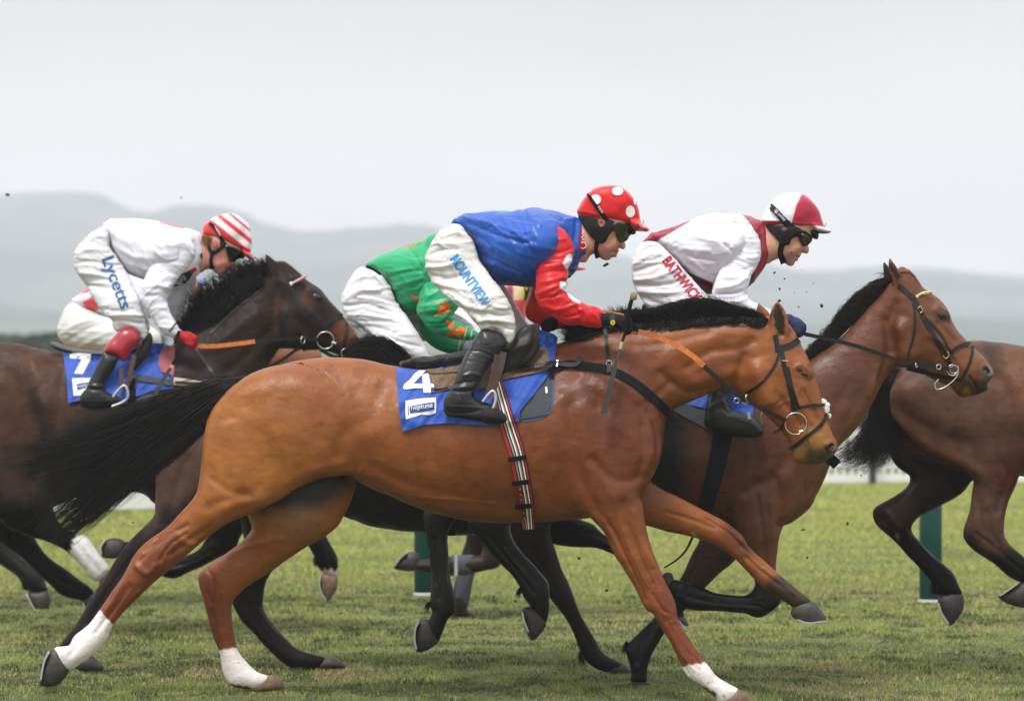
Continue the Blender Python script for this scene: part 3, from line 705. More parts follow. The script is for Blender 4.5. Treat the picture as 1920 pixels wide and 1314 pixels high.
cA = paint(SA, bayA, [
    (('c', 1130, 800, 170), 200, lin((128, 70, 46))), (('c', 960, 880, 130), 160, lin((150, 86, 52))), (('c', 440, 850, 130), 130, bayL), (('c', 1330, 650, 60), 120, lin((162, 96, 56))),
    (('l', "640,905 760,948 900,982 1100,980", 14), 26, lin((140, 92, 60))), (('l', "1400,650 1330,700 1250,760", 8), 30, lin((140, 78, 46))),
    (('l', "320,1030 240,1120 200,1170", 24), 40, lin((138, 72, 48)), [1]), (('l', "375,1090 420,1200", 30), 40, lin((146, 80, 52)), [2]), (('c', 560, 960, 50), 80, lin((172, 126, 90)), [2]),
    (('l', "1240,1090 1300,1230", 26), 60, lin((148, 76, 50)), [3]), (('l', "1370,990 1400,1030", 14), 30, lin((110, 58, 42)), [4]), (('p', "1440,1085 1470,1075 1530,1120 1520,1150 1470,1140 1430,1110"), 16, dkA, [4]),
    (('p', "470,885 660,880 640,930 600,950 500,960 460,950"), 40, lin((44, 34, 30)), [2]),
    (('p', "184,1140 216,1176 205,1250 90,1270 90,1190 140,1180"), 5, WH, [1]), (('p', "395,1222 450,1212 540,1260 520,1300 400,1300"), 4, WH, [2]), (('p', "1272,1250 1330,1240 1430,1300 1400,1340 1330,1330 1300,1290"), 4, WH, [3]),
    (('p', "424,1280 470,1288 478,1300 424,1300"), 5, dkA, [2]), (('p', "1288,1268 1345,1300 1335,1320 1290,1285"), 6, lin((96, 70, 54)), [3]),
    (('c', 1558, 841, 13), 6, lin((130, 112, 108)), [5, 10]), (('p', "1510,818 1524,840 1560,850 1550,875 1515,875 1504,845"), 10, lin((96, 84, 78)), [5, 0]), (('c', 1530, 815, 22), 26, lin((190, 138, 84)), [5]), (('c', 1498, 845, 14), 14, lin((170, 118, 72)), [5]),
    (('l', '1552,843 1562,835', 5), 3, (.03, .012, .014)), (('l', "1498,692 1514,704", 4), 6, lin((60, 44, 34)), [5]), (('p', "1450,578 1458,570 1466,578 1472,600 1472,625 1460,630 1452,610 1449,590"), 4, lin((44, 32, 28)), [6, 0]), (('l', "1443,600 1450,580", 2), 4, lin((80, 52, 36)), [6]),
    (('l', "1300,1000 1305,1008", 3), 3, lin((190, 190, 180)), [4])], .7)
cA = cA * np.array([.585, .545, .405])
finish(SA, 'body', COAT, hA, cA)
hoof(hA, "103,1215 117,1216 130,1250 126,1264 106,1285 76,1285 75,1266 84,1235 92,1220", YA, -.16, HOOF, "92,1220 82,1242 75,1280")
hoof(hA, "458,1290 480,1284 505,1264 528,1274 534,1284 530,1292 500,1296 470,1297", YA, .15, HOOFP)
hoof(hA, "1345,1316 1382,1290 1408,1306 1418,1322 1400,1332 1350,1332", YA, -.14, HOOFP)
hoof(hA, "1488,1136 1482,1148 1487,1158 1502,1165 1524,1168 1546,1166 1549,1158 1541,1146 1530,1132 1518,1126 1500,1128", YA, .14, HOOF, "1492,1161 1515,1168 1549,1164")
eye(hA, SA, 1505, 700, 9)
strands('mane', ["1075,640 1060,628 1045,622", "1120,622 1095,605 1060,600", "1170,612 1150,596 1120,590", "1230,604 1200,588 1160,590", "1290,598 1265,575 1225,582", "1340,594 1310,562 1262,576", "1385,594 1350,568 1300,566", "1425,596 1395,582 1345,576", "1450,606 1425,590 1380,584"], 2100, -.01, .06, .0020, HAIR, hA, 3, 10, 4, .5, 3)
strands('mane', ["1080,634 1065,636 1046,634", "1150,616 1130,634 1090,640", "1210,608 1195,626 1140,636", "1270,602 1260,620 1200,630", "1330,596 1320,604 1260,616", "1390,594 1380,604 1330,606", "1440,598 1432,612 1400,608"], 1600, -.05, .03, .0022, HAIR, hA, 2.5, 10, 2, .5, 4)
_T = Sculpt(0, .008).sil('1070,640 1100,618 1170,602 1230,592 1290,586 1350,584 1400,590 1445,598 1430,606 1380,602 1320,606 1260,618 1190,630 1120,636', 0, .7, .02).build(); _T.noise(.01, 20, (2, 1, .5)); finish(_T, 'mane_base', HAIR, hA)
tA = strands('tail', ["462,706 400,714 320,738 240,768 160,800", "462,708 400,718 320,750 220,805 110,838 -20,838", "462,709 400,722 310,765 210,825 110,866 -20,884", "462,710 400,728 310,785 215,850 140,905 80,950", "462,712 400,735 305,798 215,868 135,940 62,990", "462,714 402,742 310,808 225,880 145,955 80,1012", "462,716 405,748 320,815 240,888 160,965 98,1022", "462,718 410,758 340,825 265,892 185,962 120,1018", "460,722 412,766 358,815 300,865 235,918 175,960", "460,724 414,772 376,808 340,842 300,870 270,892"], 3200, 0, .06, .0019, HAIR, hA, 4.5, 18, 6, .45, 5)
strands('tail_wisp', ["462,708 380,712 280,740 160,770 60,800", "462,712 400,745 300,820 180,925 80,1030", "462,716 410,770 360,825 310,880 240,930"], 90, 0, .08, .0010, HAIR, tA, 9, 18, 10, .4, 6)
_T = Sculpt(0, .012).sil("470,706 400,718 310,748 230,790 180,830 170,880 180,915 240,868 310,815 370,782 415,748", 0, .14, .02).build(); pass
_o = finish(_T, 'tail_core', HAIR, tA)
strands('mane_wisp', ["1240,604 1232,585 1210,570", "1290,598 1285,570 1262,552", "1320,596 1322,566 1300,545", "1350,594 1352,572 1335,556", "1400,596 1385,578 1362,566"], 130, 0, .05, .0012, HAIR, hA, 6, 10, 6, .5, 8)
GA = Surf([SA])
# tack of horse 4
cl, CLA = patch('number_cloth', "742,689 800,694 862,680 940,668 1000,640 1012,618 1039,626 1046,633 1040,672 1037,689 1020,714 997,744 975,770 973,789 941,798 889,796 840,793 795,796 767,806 755,808 748,770 745,730", BLUEC, hA, GA, .022, .004, 5, .012)
pd, PDA = patch('saddle_pad', "960,770 1000,725 1030,695 1033,715 1035,745 1033,765 1025,777 1008,783 975,787", PAD, hA, GA, .007, .004, 7, sm=False)
CS = Surf([SA, CLA, PDA])
strap('binding', "1035,700 1036,745 1031,770 1014,782 978,788", 6, PADB, pd, CS, off=.004)
patch('label', "1022,725 1026,725 1027,736 1023,737", WHITEP, pd, CS, .004, .001, 4)
nu = patch('numeral', "786,694 799,694 774,720 760,729 756,728 757,721 771,709 775,702", WHITEP, cl, CS, .005, .0015, 4)[0]
patch('numeral_bar', "757,722 775,719 814,719 814,726 775,728 758,730", WHITEP, nu, CS, .0066, .0015, 4)
patch('numeral_stem', "791,703 803,699 807,717 808,736 794,736 793,719", WHITEP, nu, CS, .0082, .0015, 4)
lg = patch('sponsor_patch', "760,751 787,747 817,745 818,760 817,774 806,778 790,777 761,786 760,770", WHITEP, cl, CS, .004, .0015, 4)[0]
CS2 = Surf([SA, CLA])
patch('logo_box', "768,762 790,757 815,753 814,768 800,771 769,775", mat('logo_blue', (.02, .055, .22)), lg, CS2, .0065, .001, 5)
text('lettering', "neptune", (771, 768.5), (811.5, 763), 7, WHITEP, lg, CS2, .0085, .004)
strap('line', "765,760 766,778", 1.2, NAVY, lg, CS2, off=.0075, th=.001, cols=1)
sd = patch('saddle_flap', "797,692 830,690 862,684 930,676 990,660 1020,648 1028,660 1031,693 1000,700 960,708 932,714 915,727 880,730 840,728 819,730 808,712", SUEDE, hA, CS, .012, .008, 7, .006, sm=False)
SDA = sd[1]; sad = sd[0]
S_ = Sculpt(0, .006).sil("750,679 765,672 790,669 814,667 845,662 872,656 900,648 930,640 925,665 895,676 862,684 830,688 795,691 757,691 750,686", 0, [(780, 680, 1.8), (900, 660, 3.2)], .01).build(); S_.noise(.008, 24)
finish(S_, 'seat_fleece', FLEECE, hA)
S_ = Sculpt(0, .006).sil("1009,606 1012,614 1011,646 1001,669 985,685 964,695 941,704 936,692 938,668 954,646 964,632 971,620 988,610", -.17, [(1000, 620, .5), (960, 680, .7)], .01)
S_.sil("905,650 960,640 1000,615 1010,622 1000,660 940,672 905,668", 0, 5, .02).build()
S_.relief([("1006,612 1000,650 975,685", 6, -.010), ("985,615 962,650 945,695", 8, .008)])
finish(S_, 'saddle_tree', SADDLE, hA)
_st = Surf([SA, CLA, SDA])
strap('flap_seam', "798,695 812,700 862,697", 2, SADDLE, sad, _st, off=.006, th=.002, cols=1)
strap('flap_edge', "808,733 830,730 862,722", 6, LEATHB, sad, _st, off=.006, th=.002)
tube('stud', "836,692 837,693", .006, CREAM, sad, _st.hit(836, 692).y - .006)
stripes = [mat('webbing_red', (.42, .02, .015), .8), mat('webbing_black', (.012, .012, .014), .8), WHITEP, mat('webbing_grey', (.3, .3, .31), .8), mat('webbing_gold', (.42, .26, .04), .8), mat('webbing_black_two', (.02, .02, .024), .8), WHITEP, mat('webbing_grey_two', (.35, .35, .36), .8), mat('webbing_gold_two', (.35, .2, .05), .8), WHITEP, mat('webbing_black_three', (.012, .012, .014), .8), mat('webbing_orange', (.5, .12, .02), .8)]
GS = Surf([SA, CLA, SDA, PDA])
gi = strap('girth', "922,678 932,722 945,770 958,812 970,850 980,900 987,940 991,978 992,992", [16, 24, 28, 30, 31, 30, 28, 27, 22], WHITEP, hA, GS, off=.012, th=.006, cols=12, mats=[stripes[i] for i in (1, 0, 1, 2, 1, 8, 2, 1, 3, 1, 0, 0)], smoothz=6)
for a in ("953,862 987,857", "960,907 992,903", "966,951 997,948"): strap('keeper', a, 9, WEB, gi, GS, off=.02, th=.006, cols=1)
for a in ("974,910 978,946", "980,955 984,985"): strap('billet', a, 9, mat('red_leather', (.16, .012, .018), .5), gi, GS, off=.018, th=.003, cols=1)
for k, (x, y) in enumerate(((975, 917), (976, 927), (977, 937), (982, 962), (983, 972))): ring('punch_hole', x, y, .8, .0012, BRASS, gi, GS.hit(x, y).y - .022)
bg_ = strap('breast_girth', "1030,697 1060,683 1100,686 1135,691 1165,702 1200,724 1235,754 1256,776 1262,790", [12, 15, 15, 15, 15, 15, 15, 15, 15], WEB, hA, GS, off=.012, th=.006, smoothz=4)
bl = strap('buckle_strap', "955,692 990,688 1036,680 1062,683 1078,683 1086,677 1087,668", 8, LEATHER, bg_, GS, off=.024, th=.004, smoothz=4)
strap('buckle', "1045,675 1044,687", 3, STEEL, bl, GS, off=.03, th=.003, cols=1)
strap('neck_strap', "1134,612 1137,640 1142,678", 7, LEATHER, bg_, GS, off=.012, th=.004)
ring('buckle_ring', 1142, 681, 5, .0025, STEEL, bg_, GS.hit(1142, 681).y - .016)
strap('loop', "1143,684 1142,698", 9, LEATHER, bg_, GS, off=.024, th=.004, cols=1)
strap('girth_end', "1035,692 1034,708", 9, WEB, bg_, GS, off=.014, th=.004, cols=1)
# bridle
def bridle(parent, surf, items, label=None):
    b = thing('bridle', '', '', (0, 0, 0)); del b['label']; del b['category']
    b.parent = parent; b.matrix_parent_inverse = Matrix.Translation(-Vector(parent.location))
    for nm, pts, wd, m in items: strap(nm, pts, wd, m, b, surf, off=.006, th=.005, smoothz=3)
    return b
brA = bridle(hA, GA, [
    ('headpiece', "1453,628 1456,640 1458,660", 9, LEATHER), ('browband', "1457,653 1479,649 1499,637", 12, LEATHER), ('cheekpiece', "1465,658 1470,684 1478,715 1485,745 1489,773", 9, LEATHER),
    ('noseband_strap', "1477,688 1487,730 1497,764", 5, LEATHER), ('throat_lash', "1462,660 1452,686 1434,712 1414,728 1399,738", 4.5, LEATHER), ('noseband', "1494,766 1520,760 1546,759", 5.5, LEATHER),
    ('flash_strap', "1553,776 1538,798 1513,818 1488,837 1474,843", 7, LEATHER), ('jaw_strap', "1470,792 1462,806 1450,810", 5, LEATHER)])
for a, b, r in ((1545, 753, .014), (1549, 768, .019), (1554, 780, .013), (1551, 760, .014)):
    S_ = Sculpt(0, .004).caps([(a, b, -.02, r), (a - 1, b, .02, r)]).build(); S_.noise(.006, 60); finish(S_, 'noseband_fleece', FLEECEW, brA)
yr = GA.hit(1490, 790).y
ring('bit_ring', 1492, 794, 20.5, .0035, STEEL, brA, yr - .02, (.08, .1))
tube('bit_bolt', "1499,810 1505,808", .008, STEEL, brA, yr - .022)
ring('bit_ring', 1446, 783, 21, .0035, STEEL, brA, .09, (.3, .2), 150, 330)
tube('buckle', "1478,677 1466,676", .0025, STEEL, brA, GA.hit(1472, 677).y - .016)
y1 = -.30
rn = strap('rein', [(1197, 622, -.30), (1230, 631, -.24), (1268, 647, -.215), (1300, 668, -.21), (1320, 686, -.20)], 10, RUBBER, hA, th=.006)
strap('rein', [(1317, 684, -.20), (1345, 709, -.20), (1372, 732, -.19), (1405, 753, -.185), (1440, 772, -.175), (1473, 789, -.15)], 9, LEATHER, hA, th=.005)
strap('rein', [(1128, 583, -.20), (1146, 585, -.20), (1170, 590, -.2)], 3.5, RUBBER, hA, th=.006)
ring('martingale_ring', 1402, 746, 8, .0025, STEEL, brA, -.2, (1.0, 0), 60, 240)
strap('martingale', [(1400, 748, -.18), (1384, 752, -.1), (1345, 735, -.06)], 5, LEATHER, hA, th=.004)
ring('martingale_ring', 1381, 751, 5, .0025, STEEL, brA, -.12, (.3, 0))
strap('curb_link', [(1390, 752, -.12), (1400, 757, -.15)], 5, STEEL, brA, th=.004, cols=1)

# ---- horse B: bay behind, to the right
YB = .77
hB = thing('race_horse', 'reddish brown racehorse with gold browband, head raised high, second nearest', 'horse', (Pt(1200, 1285, YB).x, YB, 0), 'racehorses galloping on the turf')
SB = Sculpt(YB, .0085)
SB.sil("775,720 800,698 850,684 920,674 1000,676 1100,692 1200,700 1290,692 1370,672 1440,690 1490,688 1530,664 1575,634 1605,602 1628,574 1650,550 1670,530 1692,520 1716,560 1712,630 1700,680 1680,690 1666,702 1651,726 1636,754 1618,786 1593,818 1572,838 1556,868 1548,892 1534,922 1518,951 1488,975 1458,988 1400,986 1340,978 1290,976 1200,968 1100,955 1000,940 900,905 830,880 775,830 760,765", 0,
       [(830, 780, .62), (1000, 800, .74), (1200, 820, .74), (1400, 820, .66), (1500, 880, .66), (1560, 760, .52), (1640, 640, .5), (1690, 590, .5)], .03)
SB.sil("1385,850 1450,840 1495,880 1494,940 1466,990 1458,1030 1455,1069 1459,1100 1464,1125 1447,1144 1425,1156 1404,1150 1399,1122 1416,1095 1402,1060 1386,1010 1374,960 1368,900", -.13, [(1430, 900, .6), (1430, 1080, .8)], .045)
SB.sil("1440,1108 1461,1125 1446,1143 1425,1155 1404,1150 1365,1146 1326,1145 1294,1143 1272,1132 1260,1118 1248,1100 1254,1087 1270,1087 1298,1094 1326,1104 1347,1111 1382,1116 1410,1114", -.13, .85, .02)
SB.sil("1340,880 1430,900 1420,985 1379,1048 1347,1076 1322,1102 1300,1130 1275,1152 1258,1170 1246,1186 1235,1204 1221,1232 1214,1256 1212,1278 1184,1278 1183,1263 1181,1245 1176,1228 1172,1214 1181,1203 1202,1182 1224,1160 1240,1140 1256,1115 1269,1094 1280,1076 1298,1037 1312,1010 1318,950", .12, [(1370, 940, .6), (1340, 1050, .75), (1220, 1200, .85)], .04)
SB.sil("772,760 860,730 935,790 955,860 905,925 856,972 840,1003 841,1041 845,1083 852,1118 853,1147 840,1161 832,1178 821,1204 808,1200 800,1172 805,1161 811,1145 806,1132 809,1090 806,1051 799,1009 794,978 797,955 822,918 800,865 768,820", .12, [(860, 820, .5), (830, 980, .75), (830, 1120, .85)], .04)
SB.sil("810,760 900,740 975,810 995,890 972,950 957,988 968,1022 1007,1065 1028,1092 1030,1125 1029,1145 1022,1170 1003,1172 996,1140 982,1120 975,1101 961,1079 940,1058 912,1026 890,1002 878,984 880,958 905,915 862,865 815,830", -.13, [(900, 830, .5), (920, 970, .75), (1000, 1100, .85)], .04)
SB.sil("1670,520 1688,500 1702,505 1717,519 1730,538 1747,549 1763,562 1776,582 1786,602 1797,621 1818,643 1836,662 1852,679 1861,694 1860,709 1852,719 1853,730 1842,737 1828,741 1812,744 1800,743 1790,735 1782,725 1768,720 1752,713 1729,700 1707,690 1688,675 1672,650 1660,610 1658,560", 0,
       [(1700, 560, .62), (1690, 640, .64), (1750, 600, .66), (1790, 680, .6), (1840, 700, .74)], .025)
SB.sil("1668,483 1676,492 1686,507 1696,528 1692,545 1678,540 1668,515 1665,497", -.05, .45, .012)
SB.sil("1655,490 1660,492 1668,503 1674,525 1664,532 1657,515", .05, .45, .012)
SB.caps([(1757, 583, -.062, .022), (1774, 592, -.058, .02)], .03)
SB.caps([(1700, 665, -.07, .04), (1690, 620, -.07, .045)], .05)
SB.caps([(1845, 692, -.05, .02), (1856, 702, -.045, .02)], .02)
SB.caps([(1847, 690, -.068, .014), (1853, 699, -.062, .012)], .006, sub=True)
SB.build()
SB.relief([("1520,800 1480,860 1440,900 1400,920", 12, -.008), ("1500,840 1470,900", 18, .010), ("1545,870 1520,930 1480,975", 10, .010), ("1460,985 1495,960 1530,930", 5, -.010), ("1455,900 1466,950 1464,990", 8, -.008),
           ("1650,720 1665,660 1660,600", 8, -.010), ("1630,740 1645,690", 7, .006), ("1570,830 1600,790 1640,720", 10, .006), ("1675,660 1670,610 1680,570", 8, -.009), ("1420,930 1430,1000 1436,1060", 5, -.006), ("1445,940 1448,1010", 4, .005),
           ("1745,630 1775,650 1805,690", 6, .006), ("1730,680 1760,700", 8, -.005), ("1760,570 1776,582", 5, .006), ("1817,706 1826,718 1832,733", 2.5, -.007), ("1430,1128 1340,1124 1290,1115", 4, -.004), ("1760,605 1790,640", 4, -.005), ("1400,800 1420,850 1415,900", 12, -.006), ("1290,1120 1340,1130 1400,1134 1425,1136", 3, -.006), ("815,1010 818,1060 822,1120", 3, -.007), ("832,1000 834,1060 838,1120", 2.5, .005), ("920,1010 960,1060 1000,1110", 4, -.007), ("1222,1170 1205,1200 1195,1240", 4, -.006), ("1320,1030 1300,1070 1275,1110", 4, -.006), ("1700,700 1740,708 1775,716", 3, -.005), ("1590,720 1560,780 1545,830", 12, -.005), ("1470,700 1440,780 1420,820", 16, -.006)], gain=1.6)
SB.noise(.004, 9)
bB = lin((146, 88, 64)); BK = lin((20, 16, 15))
cB = paint(SB, bB, [(('c', 1300, 880, 160), 200, lin((112, 64, 46))), (('c', 1600, 700, 70), 140, lin((138, 88, 72))), (('l', "1560,860 1620,780 1660,700", 8), 26, lin((170, 104, 62))), (('c', 1500, 930, 40), 60, lin((152, 92, 66))),
    (('c', 1700, 600, 60), 80, lin((140, 82, 56))), (('c', 1815, 670, 30), 40, lin((168, 104, 66))), (('c', 1852, 700, 12), 10, lin((140, 130, 134))), (('l', '1847,689 1853,700', 4), 3, (.04, .015, .018)), (('p', "1812,706 1850,716 1860,730 1840,745 1795,748 1800,730"), 12, lin((70, 58, 54))), (('c', 1812, 735, 9), 8, lin((180, 110, 66))),
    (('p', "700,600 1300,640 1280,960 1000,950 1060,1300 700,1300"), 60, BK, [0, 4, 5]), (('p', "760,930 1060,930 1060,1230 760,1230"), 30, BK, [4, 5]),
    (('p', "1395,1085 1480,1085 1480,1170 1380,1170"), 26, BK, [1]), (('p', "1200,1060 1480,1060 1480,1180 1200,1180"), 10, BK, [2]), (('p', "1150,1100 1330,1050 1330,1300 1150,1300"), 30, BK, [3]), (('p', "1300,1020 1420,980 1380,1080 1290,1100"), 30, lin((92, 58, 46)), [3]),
    (('l', "1672,500 1684,520", 5), 6, BK, [7]), (('c', 1660, 505, 12), 8, lin((60, 46, 40)), [8]), (('c', 1765, 590, 9), 8, lin((60, 38, 28)), [6])], 1.6)
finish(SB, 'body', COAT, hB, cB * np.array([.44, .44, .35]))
hoof(hB, "1240,1078 1246,1073 1260,1074 1264,1090 1262,1102 1250,1104 1243,1094", YB, -.13, HOOF, "1240,1078 1243,1075 1247,1072")
hoof(hB, "1184,1276 1174,1286 1176,1290 1219,1290 1219,1284 1212,1276", YB, .12)
hoof(hB, "808,1162 788,1161 780,1172 777,1195 781,1222 800,1219 815,1210 823,1201 815,1180", YB, .12, HOOF, "786,1162 779,1175 777,1200 781,1222")
hoof(hB, "1006,1140 990,1136 979,1143 980,1160 986,1180 996,1201 1010,1192 1022,1176 1024,1165 1018,1148", YB, -.13, HOOF, "979,1144 982,1162 992,1188")
eye(hB, SB, 1766, 590, 11)
strands('mane', ["1425,690 1415,706 1410,720", "1480,688 1468,700 1462,712", "1530,664 1505,672 1508,690", "1570,636 1535,640 1525,668", "1600,606 1562,610 1550,646", "1625,578 1582,578 1572,618", "1650,552 1608,552 1592,594", "1672,532 1638,532 1616,566", "1690,524 1664,523 1642,546"], 2600, YB, .05, .0022, HAIR, hB, 3, 10, 5, .4, 11)
strands('forelock', ["1690,522 1660,518 1640,522", "1692,520 1668,512 1645,512"], 40, YB, .03, .0014, HAIR, hB, 3, 10, 3, .5, 12)
tB = strands('tail', ["800,694 765,668 725,640 680,640 655,648", "800,698 760,676 715,652 672,650 650,662", "800,702 760,686 710,670 665,668 640,690", "800,706 765,700 715,692 670,700 640,720"], 1700, YB, .05, .0022, HAIR, hB, 5, 12, 4, .35, 13)
strands('tail_wisp', ["700,652 672,610 640,600 618,592", "720,655 690,622 664,602 640,590", "740,665 715,640 690,622 660,612"], 40, YB, .05, .0010, HAIR, tB, 4, 12, 4, .4, 14)
_T = Sculpt(YB, .012).sil("800,690 770,668 725,645 685,648 668,664 690,690 740,705 800,712", 0, .5, .02).build(); finish(_T, 'tail_core', HAIR, tB)
GB = Surf([SB])
clB, CLB = patch('number_cloth', "1200,690 1400,680 1415,740 1412,780 1325,766 1290,758 1220,764 1190,740", BLUEC, hB, GB, .012, .004, 9, .008)
GB2 = Surf([SB, CLB])
S_ = Sculpt(YB, .009).sil("1200,680 1260,668 1330,668 1385,640 1398,650 1392,690 1330,706 1220,702", 0, 4, .02).build(); finish(S_, 'saddle', SADDLE, hB)
patch('saddle_pad', "1240,740 1320,750 1400,776 1432,790 1430,815 1340,812 1262,770", PAD, hB, GB, .008, .004, 9)
strap('girth', "1362,780 1350,845 1337,900 1322,955 1318,976 1316,990", [36, 34, 32, 28, 26], WEB, hB, GB, off=.012, th=.006, cols=3, smoothz=6)
strap('breast_girth', "1480,800 1520,830 1555,858 1570,872", 20, WEB, hB, GB, off=.014, th=.008, smoothz=2)
strap('strap_end', [(1300, 1003, YB - .1), (1287, 1030, YB - .1), (1268, 1050, YB - .1), (1245, 1064, YB - .1)], [5, 4, 3], LEATHER, hB, th=.004)
brB = bridle(hB, GB, [
    ('headpiece', "1684,535 1700,548 1716,563", 9, LEATHER), ('browband', "1718,557 1732,549 1747,548", 5.5, CREAM), ('cheekpiece', "1715,563 1736,603 1760,645 1774,668 1781,683", 9, LEATHER),
    ('noseband_strap', "1728,590 1752,612 1770,636 1783,660", 4.5, LEATHER), ('throat_lash', "1713,570 1716,600 1712,635 1702,667", 4.5, LEATHER), ('noseband', "1781,662 1800,649 1820,643", 8, LEATHER),
    ('flash_strap', "1824,648 1822,668 1812,695 1799,716", 5.5, LEATHER), ('jaw_strap', "1700,690 1740,700 1775,708 1798,712", 8, LEATHER)])
yb = GB.hit(1786, 690).y
ring('bit_ring', 1786, 694, 10, .003, STEEL, brB, yb - .02, (.1, .1)); ring('bit_ring', 1788, 693, 7, .003, STEEL, brB, yb - .015, (.1, .1))
tube('bit_cheek', "1796,686 1795,704 1780,720 1764,729 1754,728 1754,718 1760,711", .0035, STEEL, brB, yb - .03)
tube('buckle', "1721,578 1726,575 1730,583 1725,587", .003, BRASS, brB, GB.hit(1726, 580).y - .016)
tube('buckle', "1768,666 1773,672 1779,666 1776,658", .003, BRASS, brB, GB.hit(1774, 666).y - .016)
tube('browband_beads', "1718,557 1732,549 1747,547", .005, BRASS, brB, GB.hit(1732, 551).y - .012)
strap('rein', [(1508, 626, YB - .25), (1545, 634, YB - .24), (1593, 645, YB - .22), (1640, 660, YB - .21), (1690, 677, YB - .2), (1735, 686, YB - .18), (1780, 691, YB - .14)], 7.5, LEATHER, hB, th=.005)
ring('martingale_ring', 1718, 685, 5, .0025, STEEL, brB, YB - .2, (1.2, 0)); ring('rein_buckle', 1760, 688, 4.5, .0025, STEEL, brB, YB - .19, (.2, 0))

# ---- horse D: almost black, under the rider in green
YD = 1.79
hD = thing('race_horse', 'nearly black racehorse mostly hidden behind the bay, carrying the green jacketed rider', 'horse', (Pt(700, 1250, YD).x, YD, 0), 'racehorses galloping on the turf')
SD = Sculpt(YD, .012)
SD.sil("293,870 308,815 350,775 410,755 470,725 560,702 660,694 780,700 900,682 1000,668 1080,645 1130,622 1165,606 1200,610 1240,640 1210,700 1180,780 1162,850 1130,920 1080,955 1035,982 1000,1000 940,1003 884,1003 841,1003 795,998 738,993 692,986 668,977 643,966 600,930 540,930 450,950 380,950 320,930", 0,
       [(380, 860, .6), (600, 820, .74), (900, 850, .74), (1100, 820, .64), (1180, 680, .5)], .03)
SD.sil("300,830 380,800 460,860 472,920 440,970 400,990 360,1010 320,1040 290,1075 260,1100 230,1135 205,1165 184,1198 172,1226 160,1240 140,1242 122,1236 110,1216 125,1191 149,1160 176,1113 203,1070 235,1023 270,988 290,964 291,945 292,910 293,870", -.13, [(380, 880, .5), (300, 1010, .7), (160, 1190, .85)], .04)
SD.sil("470,850 560,850 592,930 572,1000 532,1040 506,1079 498,1097 493,1132 502,1157 526,1185 551,1210 579,1224 612,1232 602,1252 575,1254 548,1252 526,1238 502,1217 477,1189 456,1168 435,1132 425,1100 440,1070 460,1030 450,960", .12, [(520, 900, .55), (470, 1080, .75), (540, 1220, .85)], .04)
SD.sil("930,900 1010,890 1042,940 1032,990 1037,1019 1053,1062 1071,1104 1085,1143 1102,1175 1120,1203 1134,1224 1159,1238 1172,1247 1158,1258 1138,1260 1113,1250 1095,1236 1085,1214 1071,1178 1053,1147 1030,1118 1010,1080 985,1050 965,1020 950,985 930,950", -.12, [(980, 930, .6), (1000, 1040, .75), (1080, 1180, .85)], .04)
SD.sil("1000,925 1055,955 1088,972 1113,982 1134,1002 1175,1022 1200,1050 1230,1090 1262,1130 1284,1150 1274,1164 1255,1150 1220,1115 1190,1080 1155,1044 1138,1035 1116,1026 1081,1025 1035,1019 995,1000", .12, [(1040, 970, .7), (1200, 1060, .85)], .04)
SD.sil("1195,598 1215,590 1240,606 1270,650 1300,700 1325,745 1322,768 1300,770 1270,752 1235,722 1200,690 1185,640", 0, .6, .03)
SD.sil("1204,600 1203,580 1206,568 1214,574 1222,590 1222,606", -.05, .45, .01)
SD.sil("1190,604 1188,586 1192,574 1200,582 1208,600", .05, .45, .01)
SD.build(); SD.relief([("350,860 330,920 310,980", 12, -.010), ("250,1040 200,1110 160,1170", 4, -.008), ("230,1030 180,1100 145,1165", 3, .005), ("455,1100 470,1150 505,1200", 4, -.008), ("470,1090 485,1145 520,1190", 3, .006), ("990,1020 1020,1070 1050,1120", 5, -.008), ("1070,1140 1090,1180 1110,1215", 4, -.008), ("1060,1000 1110,1000 1150,1020", 4, -.008), ("700,900 800,930 900,945", 12, -.006)], gain=1.3); SD.noise(.006, 8)
dD = lin((48, 38, 34))
cD = paint(SD, dD, [(('p', "280,820 400,800 420,900 400,930 330,965 280,1000"), 40, lin((122, 92, 76)), [0, 1]), (('p', "300,960 420,900 440,1060 250,1120"), 40, lin((56, 42, 38)), [1]), (('p', "430,850 620,840 600,1100 420,1060"), 50, lin((70, 48, 40)), [2]), (('c', 300, 740, 60), 60, dD)], 2)
finish(SD, 'body', COATD, hD, cD * .38)
hoof(hD, "140,1234 168,1226 184,1238 196,1250 186,1258 150,1257 134,1248", YD, -.13, h=.008)
hoof(hD, "597,1254 600,1238 618,1230 634,1236 645,1244 646,1253", YD, .12, h=.008)
hoof(hD, "1136,1259 1141,1248 1155,1242 1172,1243 1182,1254 1181,1265 1160,1265", YD, -.12, h=.008)
hoof(hD, "1264,1146 1275,1148 1285,1158 1291,1171 1286,1176 1275,1168 1265,1158", YD, .12, HOOF, "1272,1162 1280,1172 1291,1177", h=.008)
strands('mane', ["1100,640 1090,620 1085,612", "1150,616 1140,598 1135,588", "1190,606 1165,590 1152,578", "1205,604 1175,590 1168,580", "1215,604 1195,592 1185,584"], 500, YD, .05, .0024, HAIR, hD, 5, 10, 5, .4, 21)
strands('tail', ["300,800 260,830 200,850 120,860", "298,815 250,860 180,890 110,900", "296,830 250,880 200,930 150,960"], 900, YD, .06, .0026, HAIR, hD, 8, 12, 6, .35, 22)
strap('girth', "846,880 842,950 841,1004", 24, WEB, hD, Surf([SD]), off=.012, th=.006)

